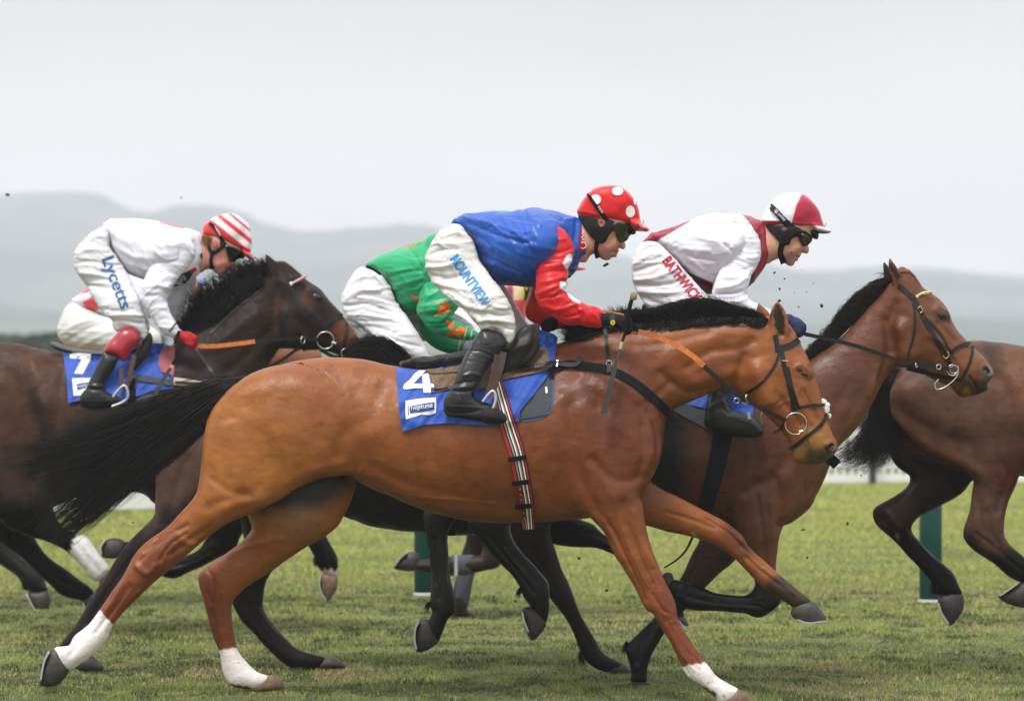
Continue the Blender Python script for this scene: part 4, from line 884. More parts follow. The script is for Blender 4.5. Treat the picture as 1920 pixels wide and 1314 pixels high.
# ---- horse C: near-black head, number 7
YC = 4.39
hC = thing('race_horse', 'dark brown racehorse wearing blue number cloth 7 at the left edge, orange rein grip', 'horse', (Pt(250, 1180, YC).x, YC, 0), 'racehorses galloping on the turf')
SC = Sculpt(YC, .0115)
SC.sil("-40,650 -10,641 51,648 96,660 180,672 260,668 315,652 345,628 370,613 400,600 430,574 460,548 493,524 520,506 548,560 560,640 526,652 519,662 503,690 508,740 528,780 538,850 500,900 420,930 340,945 291,945 270,926 223,921 150,930 100,950 40,960 -20,930 -60,850 -70,720", 0,
       [(0, 800, .62), (200, 800, .76), (400, 800, .66), (430, 650, .5), (500, 600, .5)], .03)
SC.sil("-30,720 60,720 110,820 95,900 100,950 115,985 134,996 148,1003 160,1004 177,1025 203,1058 203,1074 190,1088 174,1088 155,1065 137,1043 110,1026 80,1012 40,1000 0,975 -40,900", -.14, [(30, 820, .5), (100, 980, .7), (170, 1050, .85)], .04)
SC.sil("-45,850 40,860 54,950 62,1000 82,1035 117,1062 149,1086 176,1107 168,1127 153,1125 125,1119 106,1109 78,1080 40,1045 0,1016 -40,990", .12, [(0, 900, .5), (60, 1030, .75), (150, 1100, .85)], .04)
SC.sil("400,860 510,860 500,950 455,1000 440,1030 415,1037 392,1012 390,950", -.12, .65, .04)
SC.sil("391,1005 426,1000 442,1015 427,1036 391,1056 360,1070 329,1084 301,1080 270,1072 240,1056 222,1046 222,1028 235,1015 262,1020 290,1042 320,1051 344,1043 372,1030", -.12, .85, .015)
SC.sil("470,850 540,830 580,910 600,975 612,1005 632,1040 634,1065 632,1084 612,1078 597,1062 592,1048 578,1023 560,990 520,930", .12, [(540, 900, .6), (620, 1050, .8)], .04)
SC.sil("500,514 522,491 540,493 560,510 577,526 601,543 618,563 630,577 643,592 656,607 666,621 675,638 678,652 672,668 655,673 640,669 620,661 601,656 574,656 547,651 526,648 508,620 494,570", 0, [(530, 540, .62), (540, 620, .64), (580, 570, .66), (620, 640, .6), (662, 650, .74)], .025)
SC.sil("497,475 507,481 521,492 531,510 524,526 508,520 499,502", -.045, .45, .012)
SC.sil("487,480 494,485 502,498 506,514 496,512 489,496", .045, .45, .012)
SC.caps([(585, 550, -.06, .024), (600, 560, -.056, .02)], .03)
SC.caps([(545, 625, -.07, .045), (535, 590, -.07, .045)], .05)
SC.caps([(664, 632, -.045, .02), (670, 645, -.04, .02)], .02)
SC.build()
SC.relief([("120,700 110,780 90,850 60,900", 14, -.012), ("60,680 80,760 70,830", 18, .010), ("20,700 30,780 50,850", 12, -.009), ("520,650 515,590 520,540", 7, -.010), ("400,700 440,760", 14, .008), ("350,720 380,800", 14, -.008), ("585,585 610,620", 6, .006), ("560,600 590,640", 6, -.005), ("550,520 580,545 600,580", 5, .004), ("300,1065 350,1055 400,1030", 3, -.006), ("90,1010 120,1040 160,1070", 4, -.007), ("60,1040 100,1080 150,1105", 4, -.007), ("612,1020 620,1050 618,1070", 3, -.005), ("400,650 440,620 480,590", 12, .007), ("420,700 470,660 505,620", 10, -.007), ("150,760 170,820 200,880", 14, -.006), ("145,1020 165,1045 185,1070", 4, -.005)], gain=1.6)
SC.noise(.006, 8)
dC = lin((66, 56, 52))
cC = paint(SC, dC, [(('c', 20, 760, 130), 140, lin((104, 76, 62))), (('c', 90, 700, 40), 60, lin((112, 82, 66))), (('l', "60,740 90,820 60,900", 12), 30, lin((60, 44, 38))), (('c', 200, 850, 80), 80, lin((64, 50, 42))),
    (('c', 645, 625, 22), 26, lin((146, 96, 62))), (('c', 575, 560, 16), 20, lin((112, 82, 66)), [6]), (('l', "520,560 516,620", 6), 16, lin((108, 80, 66))), (('c', 672, 648, 10), 9, lin((46, 38, 36))), (('p', "60,950 240,950 240,1140 -40,1140 -40,940"), 40, BK, [1, 2]), (('p', "380,930 460,930 640,1000 640,1100 200,1100 200,1010 380,1000"), 30, BK, [3, 4, 5]),
    (('p', "141,1000 168,998 215,1050 205,1095 170,1095 130,1040"), 4, (1.55, 1.75, 1.9), [1]), (('p', "598,1068 640,1068 640,1090 600,1082"), 4, (1.1, 1.0, .95), [5])], 2)
finish(SC, 'body', COATD, hC, cC * np.array([.43, .37, .33]))
hoof(hC, "186,1090 203,1076 214,1088 205,1104 190,1106", YC, -.14, h=.008)
hoof(hC, "153,1122 172,1108 185,1120 172,1141 158,1138", YC, .12, h=.008, shoe="155,1128 160,1140 172,1142")
hoof(hC, "188,1026 197,1013 213,1008 232,1012 236,1030 226,1045 196,1046 189,1038", YC, -.12, h=.008, shoe="196,1012 188,1026 190,1040")
hoof(hC, "606,1074 598,1088 601,1110 613,1129 624,1116 632,1102 633,1082 620,1074", YC, .12, HOOFP, h=.008, shoe="600,1078 598,1095 604,1115 613,1129")
eye(hC, SC, 593, 557, 10)
strands('mane', ["325,655 335,640 342,625", "345,632 345,605 340,590", "370,615 365,575 356,552", "395,602 385,555 372,532", "420,585 408,540 396,518", "445,564 432,520 418,502", "465,548 455,512 440,494", "490,528 478,505 462,492", "512,512 505,500 492,492"], 2400, YC, .05, .0024, HAIR, hC, 5, 10, 6, .5, 31)
strands('mane', ["330,655 345,650 352,640", "360,622 372,630 378,610", "395,604 402,606 392,590", "430,578 430,580 420,560", "465,550 462,552 450,530", "495,526 492,528 480,510"], 1200, YC - .06, .03, .0024, HAIR, hC, 5, 10, 3, .4, 32)
GC = Surf([SC])
clC, CLC = patch('number_cloth', "118,662 200,668 262,660 286,643 311,644 300,668 296,680 303,697 325,703 325,728 300,731 281,734 255,744 245,757 205,752 153,750 128,755 124,702", BLUEC, hC, GC, .022, .004, 7, .012)
patch('saddle_pad', "250,750 290,730 325,722 324,742 312,755 280,760", PAD, hC, GC, .007, .004, 7)
CC = Surf([SC, CLC])
patch('numeral', "130,665 140,661 171,663 170,673 163,686 155,701 139,700 146,687 153,674 142,672 131,671", WHITEP, clC, CC, .005, .0015, 4)
lgc = patch('sponsor_patch', "135,709 171,708 172,718 164,730 155,741 138,742", WHITEP, clC, CC, .005, .0015, 4)[0]
patch('logo_box', "143,720 166,716 160,727 145,730", mat('logo_blue_two', (.02, .055, .22)), lgc, CC, .008, .001, 4)
text('lettering', "nept", (145, 727), (162, 723.5), 4, WHITEP, lgc, CC, .01, .01)
S_ = Sculpt(YC, .008).sil("94,643 104,641 130,650 160,655 200,658 240,652 268,640 272,652 240,666 190,668 150,665 115,659 100,652", 0, [(110, 648, 2.2), (200, 662, 3.5)], .01).build(); sC = finish(S_, 'saddle_seat', mat('grey_saddle_seat', (.10, .095, .09), .6), hC)
S_ = Sculpt(YC, .007).sil("279,623 285,628 286,644 272,672 256,691 244,703 238,688 250,668 262,648 270,633", -.20, .6, .01).sil("240,655 270,640 284,632 282,650 250,668", 0, 4, .01).build(); finish(S_, 'saddle_flap', SADDLE, hC)
strap('surcingle', "240,706 280,711 325,718", 11, PAD, hC, CC, off=.012, th=.005)
strap('breast_girth', "325,714 360,719 410,730 440,745", 14, CREAM, hC, GC, off=.012, th=.006, smoothz=4)
strap('buckle_strap', "328,716 352,718 375,719 392,727", 5, LEATHER, hC, GC, off=.024, th=.003)
strap('neck_strap', "365,652 385,680 402,705 406,722", 5, LEATHER, hC, GC, off=.012, th=.004)
patch('rider_silk_tail', "311,646 328,650 327,690 326,704 318,702 303,697 296,680 300,664", mat('pink_cloth', (.36, .10, .11), .7), hC, Surf([SC, CLC]), .012, .004, 7, .008)
strap('girth', "245,700 247,760 250,850 250,915", 16, WEB, hC, CC, off=.012, th=.005)
strap('crest_strap', "395,625 425,595 455,568 492,540", 4, LEATHER, hC, GC, off=.008, th=.004)
brC = bridle(hC, GC, [
    ('headpiece', "524,520 534,528 545,538", 8, LEATHER), ('cheekpiece', "546,538 556,560 568,590", 8, LEATHER), ('throat_lash', "543,540 538,575 530,612", 3.5, LEATHER),
    ('lower_cheekpiece', "568,590 585,608 602,622", 4.5, LEATHER), ('noseband', "604,612 622,602 642,588", 7, LEATHER), ('flash_strap', "651,605 650,625 643,648", 6, LEATHER), ('jaw_strap', "600,655 625,668 650,670", 7, LEATHER)])
tube('browband', "545,533 560,525 574,517", .008, mat('red_white_band', (.7, .35, .37), .6), brC, GC.hit(555, 530).y - .012)
tube('browband_stud', "544,533 548,532", .013, WHITEP, brC, GC.hit(546, 533).y - .016)
yc_ = GC.hit(610, 638).y
ring('bit_ring', 610, 638, 16, .0045, STEEL, brC, yc_ - .02, (.08, .1)); tube('bit_bolt', "622,642 630,644", .009, STEEL, brC, yc_ - .02)
ring('bit_ring', 648, 662, 9, .004, STEEL, brC, yc_ + .02, (.5, .2))
strap('rein', [(364, 648, YC - .27), (400, 649, YC - .24), (440, 645, YC - .22), (478, 640, YC - .21)], 8, RUBBER, hC, th=.006)
strap('rein', [(477, 640, YC - .21), (530, 636, YC - .2), (570, 635, YC - .18), (596, 637, YC - .14)], 7, LEATHER, hC, th=.005)
ring('martingale_ring', 568, 637, 6.5, .003, STEEL, brC, YC - .2, (1.0, 0))
strap('martingale', [(566, 642, YC - .18), (540, 668, YC - .12), (505, 690, YC - .1)], 4, LEATHER, hC, th=.004)

# ---- horse E: grey bandaged legs
YE = 5.97
hE = thing('race_horse', 'dark racehorse hidden behind the others, only its grey bandaged legs showing', 'horse', (Pt(950, 1170, YE).x, YE, 0), 'racehorses galloping on the turf')
SE = Sculpt(YE, .016)
SE.sil("720,800 760,730 860,712 1000,705 1120,690 1190,650 1240,645 1250,680 1230,760 1190,850 1120,900 980,920 850,915 760,890", 0, .7, .03)
SE.sil("820,800 930,800 990,880 970,960 950,1010 945,1040 936,1062 918,1068 887,1074 848,1078 806,1074 781,1069 772,1058 785,1049 806,1048 841,1042 887,1041 905,1035 895,990 860,920", -.12, [(900, 900, .5), (900, 1050, .8)], .04)
SE.sil("780,820 880,830 920,920 915,985 908,1026 890,1069 882,1104 877,1139 880,1146 898,1158 880,1164 852,1155 850,1143 848,1118 854,1083 866,1034 874,1000 850,940", .12, [(860, 900, .5), (870, 1080, .85)], .04)
SE.sil("1080,860 1150,850 1165,920 1150,985 1120,970 1090,920", -.12, .7, .04); SE.sil("1110,860 1180,840 1190,900 1180,980 1155,960 1120,910", .12, .7, .04)
SE.sil("1225,645 1262,630 1330,668 1365,700 1350,716 1300,706 1240,712", 0, .6, .03)
SE.build(); finish(SE, 'body', COATD, hE, paint(SE, lin((52, 40, 36)), []))
hoof(hE, "786,1050 783,1036 764,1034 748,1048 737,1064 750,1069 779,1070", YE, -.12, h=.01, shoe="737,1064 750,1046 764,1034")
hoof(hE, "848,1148 873,1143 898,1160 913,1170 908,1174 876,1167 852,1159", YE, .12, h=.01)
GE = Surf([SE])
S_ = Sculpt(YE, .01).sil("843,1041 889,1039 889,1076 843,1080", -.12, .95, .01, sm=False).build(); bw = finish(S_, 'leg_bandage', BANDAGE, hE)
strap('bandage_tape', [(855, 1040, YE - .175), (855, 1079, YE - .175)], 6, mat('pale_tape', (.4, .41, .43)), bw, th=.004)
S_ = Sculpt(YE, .01).sil("857,1066 892,1064 884,1104 878,1136 850,1136 849,1118", .12, .95, .01, sm=False).build(); finish(S_, 'leg_bandage', BANDAGE, hE)

# ---- horse F: behind horse 7
YF = 7.03
hF = thing('race_horse', 'brown racehorse hidden behind number 7, its chin showing below the dark horse\'s jaw', 'horse', (Pt(150, 1120, YF).x, YF, 0), 'racehorses galloping on the turf')
SF = Sculpt(YF, .016)
SF.sil("-60,720 -30,686 40,672 150,678 260,672 330,652 400,625 470,610 500,630 490,690 440,760 430,850 380,895 200,895 60,895 -30,895 -65,820", 0, .7, .03)
SF.sil("-60,850 30,850 30,950 10,1008 42,1045 78,1073 86,1093 90,1108 70,1112 50,1106 42,1100 34,1082 0,1058 -50,1025", -.12, [(0, 900, .5), (50, 1080, .85)], .04)
SF.sil("330,860 420,850 430,920 400,960 350,950", .1, .7, .03)
SF.sil("468,604 500,606 545,636 590,650 604,664 600,690 578,699 545,700 500,692 470,662", 0, .6, .03)
SF.build(); finish(SF, 'body', COAT, hF, paint(SF, lin((138, 92, 64)), [(('p', "-80,900 120,900 120,1130 -80,1130"), 50, BK)]))
hoof(hF, "51,1111 72,1107 90,1106 94,1132 80,1160 64,1142", YF, -.12, h=.01, shoe="50,1113 62,1138 80,1161")
strap('rein', [(500, 690, YF - .18), (530, 674, YF - .2), (556, 656, YF - .2), (580, 650, YF - .18)], 6, LEATHER, hF, th=.005)

# ---- horse G: leaving the frame on the right
YG = 1.74
hG = thing('race_horse', 'dark brown racehorse cut off by the right edge, only its hindquarters showing', 'horse', (Pt(2000, 1250, YG).x, YG, 0), 'racehorses galloping on the turf')
SG = Sculpt(YG, .0115)
SG.sil("1678,700 1695,676 1730,656 1775,643 1818,638 1843,638 1879,643 1919,648 1990,656 2090,662 2180,650 2260,625 2330,590 2380,575 2400,620 2380,680 2330,730 2290,800 2270,880 2200,920 2080,915 1980,905 1900,890 1820,885 1740,850 1695,805 1668,760 1667,720", 0, [(1750, 740, .64), (1950, 780, .76), (2200, 780, .64), (2330, 640, .5)], .03)
SG.sil("1680,715 1760,690 1850,730 1925,780 1940,840 1921,862 1906,906 1886,956 1883,996 1893,1019 1919,1042 1945,1062 1962,1082 1948,1102 1925,1094 1892,1082 1861,1054 1825,1031 1808,1011 1807,992 1818,956 1823,917 1822,893 1790,868 1740,842 1690,800 1669,765", [(1800, 780, -.12), (1850, 950, -.15)], [(1800, 780, .5), (1860, 900, .6), (1850, 1000, .75), (1920, 1070, .85)], .05)
SG.sil("1700,780 1800,790 1850,855 1832,893 1820,906 1802,925 1755,953 1724,968 1709,988 1717,1007 1743,1035 1775,1062 1790,1078 1798,1097 1805,1115 1785,1120 1763,1115 1751,1113 1747,1093 1724,1066 1700,1039 1669,1007 1643,984 1636,964 1642,949 1677,929 1700,913 1706,894 1685,878 1669,855 1660,820", .12, [(1760, 850, .5), (1700, 960, .7), (1770, 1080, .85)], .04)
SG.sil("2130,840 2230,830 2260,900 2230,1000 2190,1060 2170,1050 2180,980 2140,920", -.12, .7, .04); SG.sil("2200,840 2280,830 2330,920 2400,980 2390,1010 2300,960 2220,930", .12, .7, .04)
SG.sil("2370,570 2400,560 2440,610 2490,700 2500,740 2470,750 2420,710 2385,680", 0, .6, .03)
SG.build()
SG.relief([("1670,780 1720,830 1790,865 1830,885", 12, .016), ("1700,860 1760,890 1810,905", 10, -.010), ("1700,740 1760,780 1850,800 1900,780", 26, .008), ("1690,770 1750,810 1820,835", 14, -.008), ("1870,700 1900,760 1915,830", 16, -.010), ("1840,660 1870,690", 14, .008), ("1880,870 1890,900 1870,960", 8, -.008), ("1850,960 1860,1000 1880,1030", 6, -.006), ("1650,970 1690,1010 1740,1060", 4, -.006), ("1665,965 1700,1000 1750,1050", 3, .005), ("1765,1090 1775,1105", 5, .006), ("1830,1000 1870,1030 1915,1070", 4, -.007), ("1835,940 1840,980 1850,1000", 6, -.006), ("1730,880 1700,920 1670,950", 7, -.008)], gain=1.5)
SG.noise(.005, 8)
cG = paint(SG, lin((104, 82, 72)), [(('l', "1675,790 1730,840 1800,870", 14), 26, lin((124, 90, 74))), (('c', 1930, 720, 60), 90, lin((128, 96, 76))), (('c', 1900, 880, 40), 50, lin((98, 60, 50))), (('c', 1858, 660, 18), 30, lin((78, 64, 60))), (('p', "1620,930 1740,930 1850,1040 1960,1000 2000,1160 1620,1160"), 40, BK, [1, 2]), (('p', "1640,850 1860,860 1860,960 1620,1000"), 30, lin((52, 40, 38)), [2]), (('c', 1683, 1005, 5), 4, lin((110, 100, 96)), [2])], 2)
finish(SG, 'body', COATD, hG, cG * np.array([.60, .48, .39]))
hoof(hG, "1763,1114 1758,1131 1767,1152 1782,1173 1795,1160 1807,1140 1806,1114 1790,1107", YG, .12, HOOF, "1759,1130 1766,1150 1781,1173", h=.008)
hoof(hG, "1871,1119 1880,1112 1912,1091 1940,1084 1955,1110 1940,1136 1919,1139 1890,1132", YG, -.15, HOOF, "1871,1119 1890,1106 1913,1090", h=.008)
strands('tail_wisp', ["1690,700 1655,735 1648,790 1620,840 1585,858 1560,850", "1692,700 1662,745 1660,800 1640,850 1610,866 1580,862", "1692,700 1668,745 1668,810 1655,862 1635,872 1615,868"], 260, YG, .1, .0013, HAIR, hG, 9, 16, 12, .3, 42)
tG = strands('tail', ["1690,690 1655,705 1640,760 1615,820 1575,852 1555,858", "1690,695 1660,715 1645,770 1620,830 1590,858 1572,866", "1692,700 1665,725 1655,785 1640,840 1620,862 1600,864", "1694,705 1672,740 1668,800 1655,850 1640,868 1625,868", "1696,715 1682,755 1680,810 1672,850 1660,862 1650,862"], 800, YG, .08, .0024, HAIR, hG, 6, 14, 7, .35, 41)

# feathered hair behind the fetlocks
for par, y, sets in ((hB, YB + .12, ["1174,1200 1168,1214 1165,1224", "1178,1205 1172,1220 1170,1232"]), (hB, YB + .12, ["808,1125 800,1132 796,1142", "810,1130 802,1142 800,1150"]), (hB, YB - .13, ["976,1098 970,1108 967,1116", "980,1106 974,1116 973,1124"]),
                     (hG, YG + .12, ["1746,1090 1744,1104 1747,1114", "1750,1098 1750,1110 1755,1118"]), (hC, YC + .12, ["44,1086 42,1098 44,1106", "48,1092 48,1102 52,1108"]), (hC, YC + .12, ["590,1040 588,1052 592,1060", "594,1046 593,1058 598,1066"]), (hD, YD - .12, ["1088,1218 1084,1232 1090,1244", "1096,1232 1096,1244 1104,1252"])):
    strands('fetlock_hair', sets, 70, y, .03, .0013, HAIR, par, 1.5, 8, 1.5, .5, 77)
# ------------------------------------------------------------ riders
GRP = 'jockeys crouching over their horses'
sk1 = lin((206, 150, 128)); skL = lin((186, 96, 84))
def glove(parent, y0, dy, wrist, knuck, m, curl=(0, 14), name='glove', r=.014, back=False):
    """closed fist: cuff, palm and five bent digits around what it holds"""
    (wx, wy), (kx, ky) = wrist, knuck; S = Sculpt(y0, .004)
    d = np.array([kx - wx, ky - wy], float); L_ = np.linalg.norm(d); d /= L_; nrm = np.array([-d[1], d[0]])
    S.caps([(wx, wy, dy, .032), (wx + d[0] * L_ * .35, wy + d[1] * L_ * .35, dy, .030), (wx + d[0] * L_ * .6, wy + d[1] * L_ * .6, dy - .004, .034), (kx, ky, dy - .006, .030)], .02)
    for i, (o_, ln) in enumerate(((-9, 9), (-3, 11), (3, 10.5), (8.5, 8.5))):
        b = np.array([kx, ky]) + nrm * o_ * .9; k1 = b + d * ln * .75; k2 = k1 + np.array(curl) * .55 + nrm * -o_ * .1; k3 = k2 - d * ln * .7 + np.array(curl) * .25
        S.caps([(b[0] - d[0] * 4, b[1] - d[1] * 4, dy - .022, r), (k1[0], k1[1], dy - .026, r * .95), (k2[0], k2[1], dy - .006, r * .9), (k3[0], k3[1], dy + .014, r * .8)], .006)
    t0 = np.array([wx, wy]) + d * L_ * .5 - nrm * 8; t1 = t0 + d * 8 - nrm * 1; t2 = t1 + d * 9 + nrm * 4
    S.caps([(t0[0], t0[1], dy + .0, r * 1.1), (t1[0], t1[1], dy - .012, r * 1.05), (t2[0], t2[1], dy - .03, r * .9)], .01)
    S.build(); o = finish(S, name, m, parent); return o, S
# ======== rider of horse 4
p1 = thing('person', 'jockey in blue and red silks with a red cap spotted white, holding a whip', 'jockey', (Pt(930, 700, 0).x, 0, Pt(930, 700, 0).z), GRP)
S1 = Sculpt(0, .0042)
S1.sil("1090,392 1130,372 1178,378 1192,405 1187,425 1179,436 1172,445 1170,449 1172,456 1173,461 1171,466 1167,467 1162,465 1160,468 1161,472 1157,473 1153,474 1156,477 1155,481 1151,482 1147,483 1143,487 1134,488 1126,484 1115,476 1106,480 1098,492 1078,486 1070,450 1084,420", 0, [(1140, 420, .9), (1168, 458, .8), (1140, 480, .85), (1095, 450, .75)], .012, n=3)
S1.caps([(1127, 414, -.078, .012), (1129, 420, -.080, .011), (1125, 424, -.078, .008)], .008); S1.caps([(1127, 418, -.092, .006), (1128, 421, -.09, .004)], .004, sub=True)
S1.caps([(1127, 414, .078, .012), (1129, 420, .080, .011)], .008)
S1.caps([(1168, 463, -.014, .009), (1168, 463, .014, .009)], .008)
S1.caps([(1156, 475, -.018, .006), (1156, 475, .018, .006)], .005); S1.caps([(1154, 480, -.015, .007), (1154, 480, .015, .007)], .005)
S1.caps([(1150, 455, -.048, .020), (1140, 462, -.052, .018)], .02)
S1.caps([(1090, 450, 0, .06), (1050, 450, 0, .09), (900, 450, 0, .06), (860, 470, 0, .05)], .04)
S1.caps([(1045, 455, -.17, .045), (1032, 570, -.22, .025), (1120, 597, -.22, .028), (1150, 605, -.225, .026)], .03)
S1.caps([(1045, 455, .17, .04), (1012, 575, .185, .022), (1060, 606, .10, .022)], .03)
S1.caps([(850, 480, -.08, .05), (925, 610, -.23, .025), (862, 740, -.30, .025), (880, 762, -.30, .02)], .04)
S1.caps([(850, 480, .08, .05), (945, 600, .24, .02), (885, 740, .30, .025)], .04)
S1.build(); fc = paint(S1, sk1, [(('c', 1142, 478, 16), 20, lin((186, 138, 128))), (('l', "1149,481 1156,476 1158,472", 2), 3, skL), (('c', 1162, 464, 7), 8, lin((200, 120, 104))), (('c', 1128, 418, 8), 8, lin((214, 120, 110))), (('l', "1157,468 1150,470", 1), 2, lin((150, 90, 80)))], .6)
S1.relief([("1153,474 1147,474 1143,472", 1.4, -.003), ("1160,467 1152,472 1146,482", 3, -.003), ("1108,440 1112,470", 3, -.003)])
finish(S1, 'body', SKIN, p1, fc)
S_ = Sculpt(0, .006).sil("845,424 847,420 862,422 873,435 885,452 894,475 900,492 914,510 930,532 946,552 956,570 964,592 967,608 966,622 962,636 954,645 949,636 941,627 932,620 922,617 904,620 898,612 888,598 871,581 856,571 837,558 826,547 814,534 807,522 801,509 798,492 800,477 807,459 818,442 831,429",
    [(840, 470, -.10), (940, 600, -.23), (960, 640, -.25)], [(840, 470, .80), (880, 540, .62), (940, 600, .80)], .03)
S_.sil("870,450 900,490 930,530 948,540 966,568 987,604 997,617 978,640 945,640 925,600 880,560 840,500 845,450", [(870, 490, .10), (980, 620, .25)], [(870, 490, .8), (950, 590, .7)], .04)
S_.build()
S_.relief([("800,500 830,500 860,490", 4, .010), ("803,515 840,522 870,515", 4, -.008), ("810,527 850,540 885,545", 4, .008), ("800,480 830,468 858,468", 4, -.007), ("870,440 890,470 910,505", 4, .007), ("860,440 880,475 897,505", 3.5, -.007),
           ("835,550 870,570 905,580", 4, .009), ("842,553 880,582 910,590", 3, -.007), ("900,600 930,600 962,606", 3, .009), ("895,608 930,610 960,618", 2.5, -.008), ("905,585 935,592 958,590", 3, -.006), ("880,585 900,600 915,615", 3, .007), ("820,450 840,440 860,438", 4, .006), ("900,560 930,575 950,580", 3, .005), ("830,530 822,500 826,470", 5, -.005), ("925,618 935,626 950,640", 2.5, .006)], gain=1.35)
S_.wrinkle(-15, 5, 17, .007, 1).wrinkle(20, 6, 22, .004, 7); finish(S_, 'breeches', BREECH, p1); B1 = S_
J = Sculpt(0, .006)
J.sil("846,420 856,410 869,404 888,400 921,396 945,398 970,395 999,392 1027,395 1054,401 1077,407 1088,412 1096,424 1102,444 1108,467 1109,476 1102,482 1088,484 1082,499 1075,512 1063,522 1050,535 1006,538 970,536 930,532 913,509 900,488 894,469 885,450 873,436 862,423", 0, [(900, 460, 1.55), (1020, 450, 1.85), (1095, 440, .85), (1085, 470, .9), (860, 415, 1.6)], .03)
J.build()
J.relief([("880,420 930,440 980,455 1000,452", 5, -.010), ("890,412 940,425 985,448", 4, .009), ("900,455 940,470 1000,500", 6, .010), ("893,470 930,490 990,520", 5, -.009), ("940,405 960,430 1000,460", 4, .007), ("985,400 995,430 1003,455", 4, -.008), ("1000,405 1012,425", 4, .008), ("1035,405 1050,415 1060,405", 3, -.007), ("1045,400 1060,412 1075,410", 3, .007), ("1080,415 1078,440 1072,470", 3.5, -.008), ("1088,420 1084,450 1080,478", 3, .007), ("975,410 985,450 1003,480", 4, -.007), ("900,490 940,500 1000,525", 4, .008), ("870,425 900,445 930,470", 3, -.007), ("905,505 950,525 1000,528", 5, -.006), ("920,420 950,440 975,446", 3, .006)])
J.wrinkle(-32, 4, 16, .009, 2).wrinkle(15, 5, 20, .005, 3); j1 = finish(J, 'silk_jacket', SILK, p1, paint(J, lin((28, 82, 172)), [(('p', "1060,500 1085,490 1090,515 1062,530 1055,528"), 2, lin((20, 40, 110))), (('l', "895,520 1005,532", 10), 20, lin((22, 62, 146)))]))
J2 = Sculpt(0, .006)
J2.sil("1016,440 1030,428 1042,424 1052,428 1065,440 1074,456 1076,470 1073,485 1066,501 1062,516 1061,533 1065,547 1077,558 1092,567 1103,572 1126,579 1130,590 1129,603 1125,614 1108,613 1084,609 1066,610 1049,601 1033,592 1018,580 1009,568 1006,556 1005,535 1006,503 1004,477 1006,453", [(1040, 450, -.185), (1030, 570, -.235), (1125, 597, -.23)], [(1040, 470, .75), (1040, 550, .85), (1120, 595, .85)], .03)
J2.build()
J2.relief([("1008,500 1040,498 1068,492", 4, .008), ("1008,515 1035,508 1060,510", 3, -.008), ("1010,550 1035,540 1060,532", 4, .009), ("1012,562 1040,555 1062,545", 3, -.009), ("1020,575 1050,580 1080,570", 4, .008), ("1030,585 1060,595 1085,590", 3, -.007), ("1090,580 1100,592 1095,607", 3, .007), ("1080,580 1088,595 1084,607", 2.5, -.006), ("1022,440 1040,450 1060,448", 3, .005), ("1020,470 1045,475 1070,468", 4, -.006), ("1108,585 1120,595 1126,610", 2.5, .005), ("1015,530 1040,525 1055,520", 3, .006)])
J2.wrinkle(5, 6, 18, .008, 4).wrinkle(-40, 6, 20, .005, 5)
cr = lin((200, 22, 30)); wh = lin((232, 228, 236))
s1 = finish(J2, 'sleeve', SILK, p1, paint(J2, cr, [(('p', "1056,494 1062,479 1071,476 1074,484 1068,498 1063,505 1058,500"), 1.5, wh), (('p', "1051,528 1062,529 1064,548 1050,541"), 1.5, wh), (('p', "1063,547 1070,553 1090,566 1086,569 1076,565 1066,556"), 1.5, wh)]))
J3 = Sculpt(0, .007).sil("1040,450 1062,470 1070,505 1055,530 1040,548 1060,575 1095,592 1112,603 1100,618 1060,617 1016,614 999,604 986,594 984,576 992,545 1010,500 1020,460", [(1040, 470, .185), (1000, 580, .19), (1100, 608, .04)], .85, .03).build(); J3.noise(.006, 13)
finish(J3, 'sleeve', SILK, p1, paint(J3, cr, [])); 
g1, GL = glove(p1, 0, -.235, (1134, 599), (1172, 606), GLOVE, (4, 15))
strap('wrist_strap', "1146,586 1148,600 1147,614", 10, mat('glove_strap', (.02, .021, .024), .6), g1, Surf([GL]), off=.003, th=.003, cols=2)
ring('emblem', 1149, 605, 3.5, .003, YELLOW, g1, Surf([GL]).hit(1149, 605).y - .006); tube('emblem', "1146,605 1152,605", .002, YELLOW, g1, Surf([GL]).hit(1149, 605).y - .007)
glove(p1, 0, .10, (1050, 600), (1030, 608), GLOVE, (-6, 8))
# cap
HC = Sculpt(0, .0045)
HC.sil("1081,397 1087,385 1099,367 1111,356 1128,350 1147,348 1163,350 1176,359 1187,371 1195,385 1199,401 1200,414 1196,420 1177,419 1156,417 1140,413 1122,413 1099,411 1087,406", 0, 3.0, .01, tm=[(1140, 385, .122), (1085, 395, .100), (1195, 405, .085)])
HC.sil("1180,412 1198,413 1204,422 1213,426 1217,431 1214,434 1205,434 1192,433 1183,427", 0, [(1190, 425, 5.0), (1214, 431, 3.4)], .012)
HC.build(); HC.relief([("1084,396 1110,400 1140,410 1170,416 1196,418", 2.5, .004), ("1086,399 1105,402 1130,408", 1.2, -.005), ("1165,352 1178,380 1178,415", 1.2, -.002), ("1147,350 1150,380", 1, -.0015)]); HC.noise(.002, 25)
c1 = finish(HC, 'cap', CAPM, p1, paint(HC, lin((212, 26, 32)), [])); HS = Surf([HC])
for x, y, rx, ry in ((1158, 358.5, 10.5, 8), (1117, 374, 10, 9.5), (1182, 397, 8.5, 11)):
    a = [(x + rx * math.cos(t), y + ry * math.sin(t)) for t in np.linspace(0, 6.283, 20)[:-1]]; patch('white_spot', a, WHITEP, c1, HS, .005, .002, 4)
a = [(1191 + 3 * math.cos(t), 376 + 8 * math.sin(t)) for t in np.linspace(0, 6.283, 14)[:-1]]; patch('white_spot', a, WHITEP, c1, HS, .005, .002, 4)
tube('cap_tie', "1204,422 1206,417 1207,413", .002, REDC, c1, -.03)
HS1 = Surf([S1])
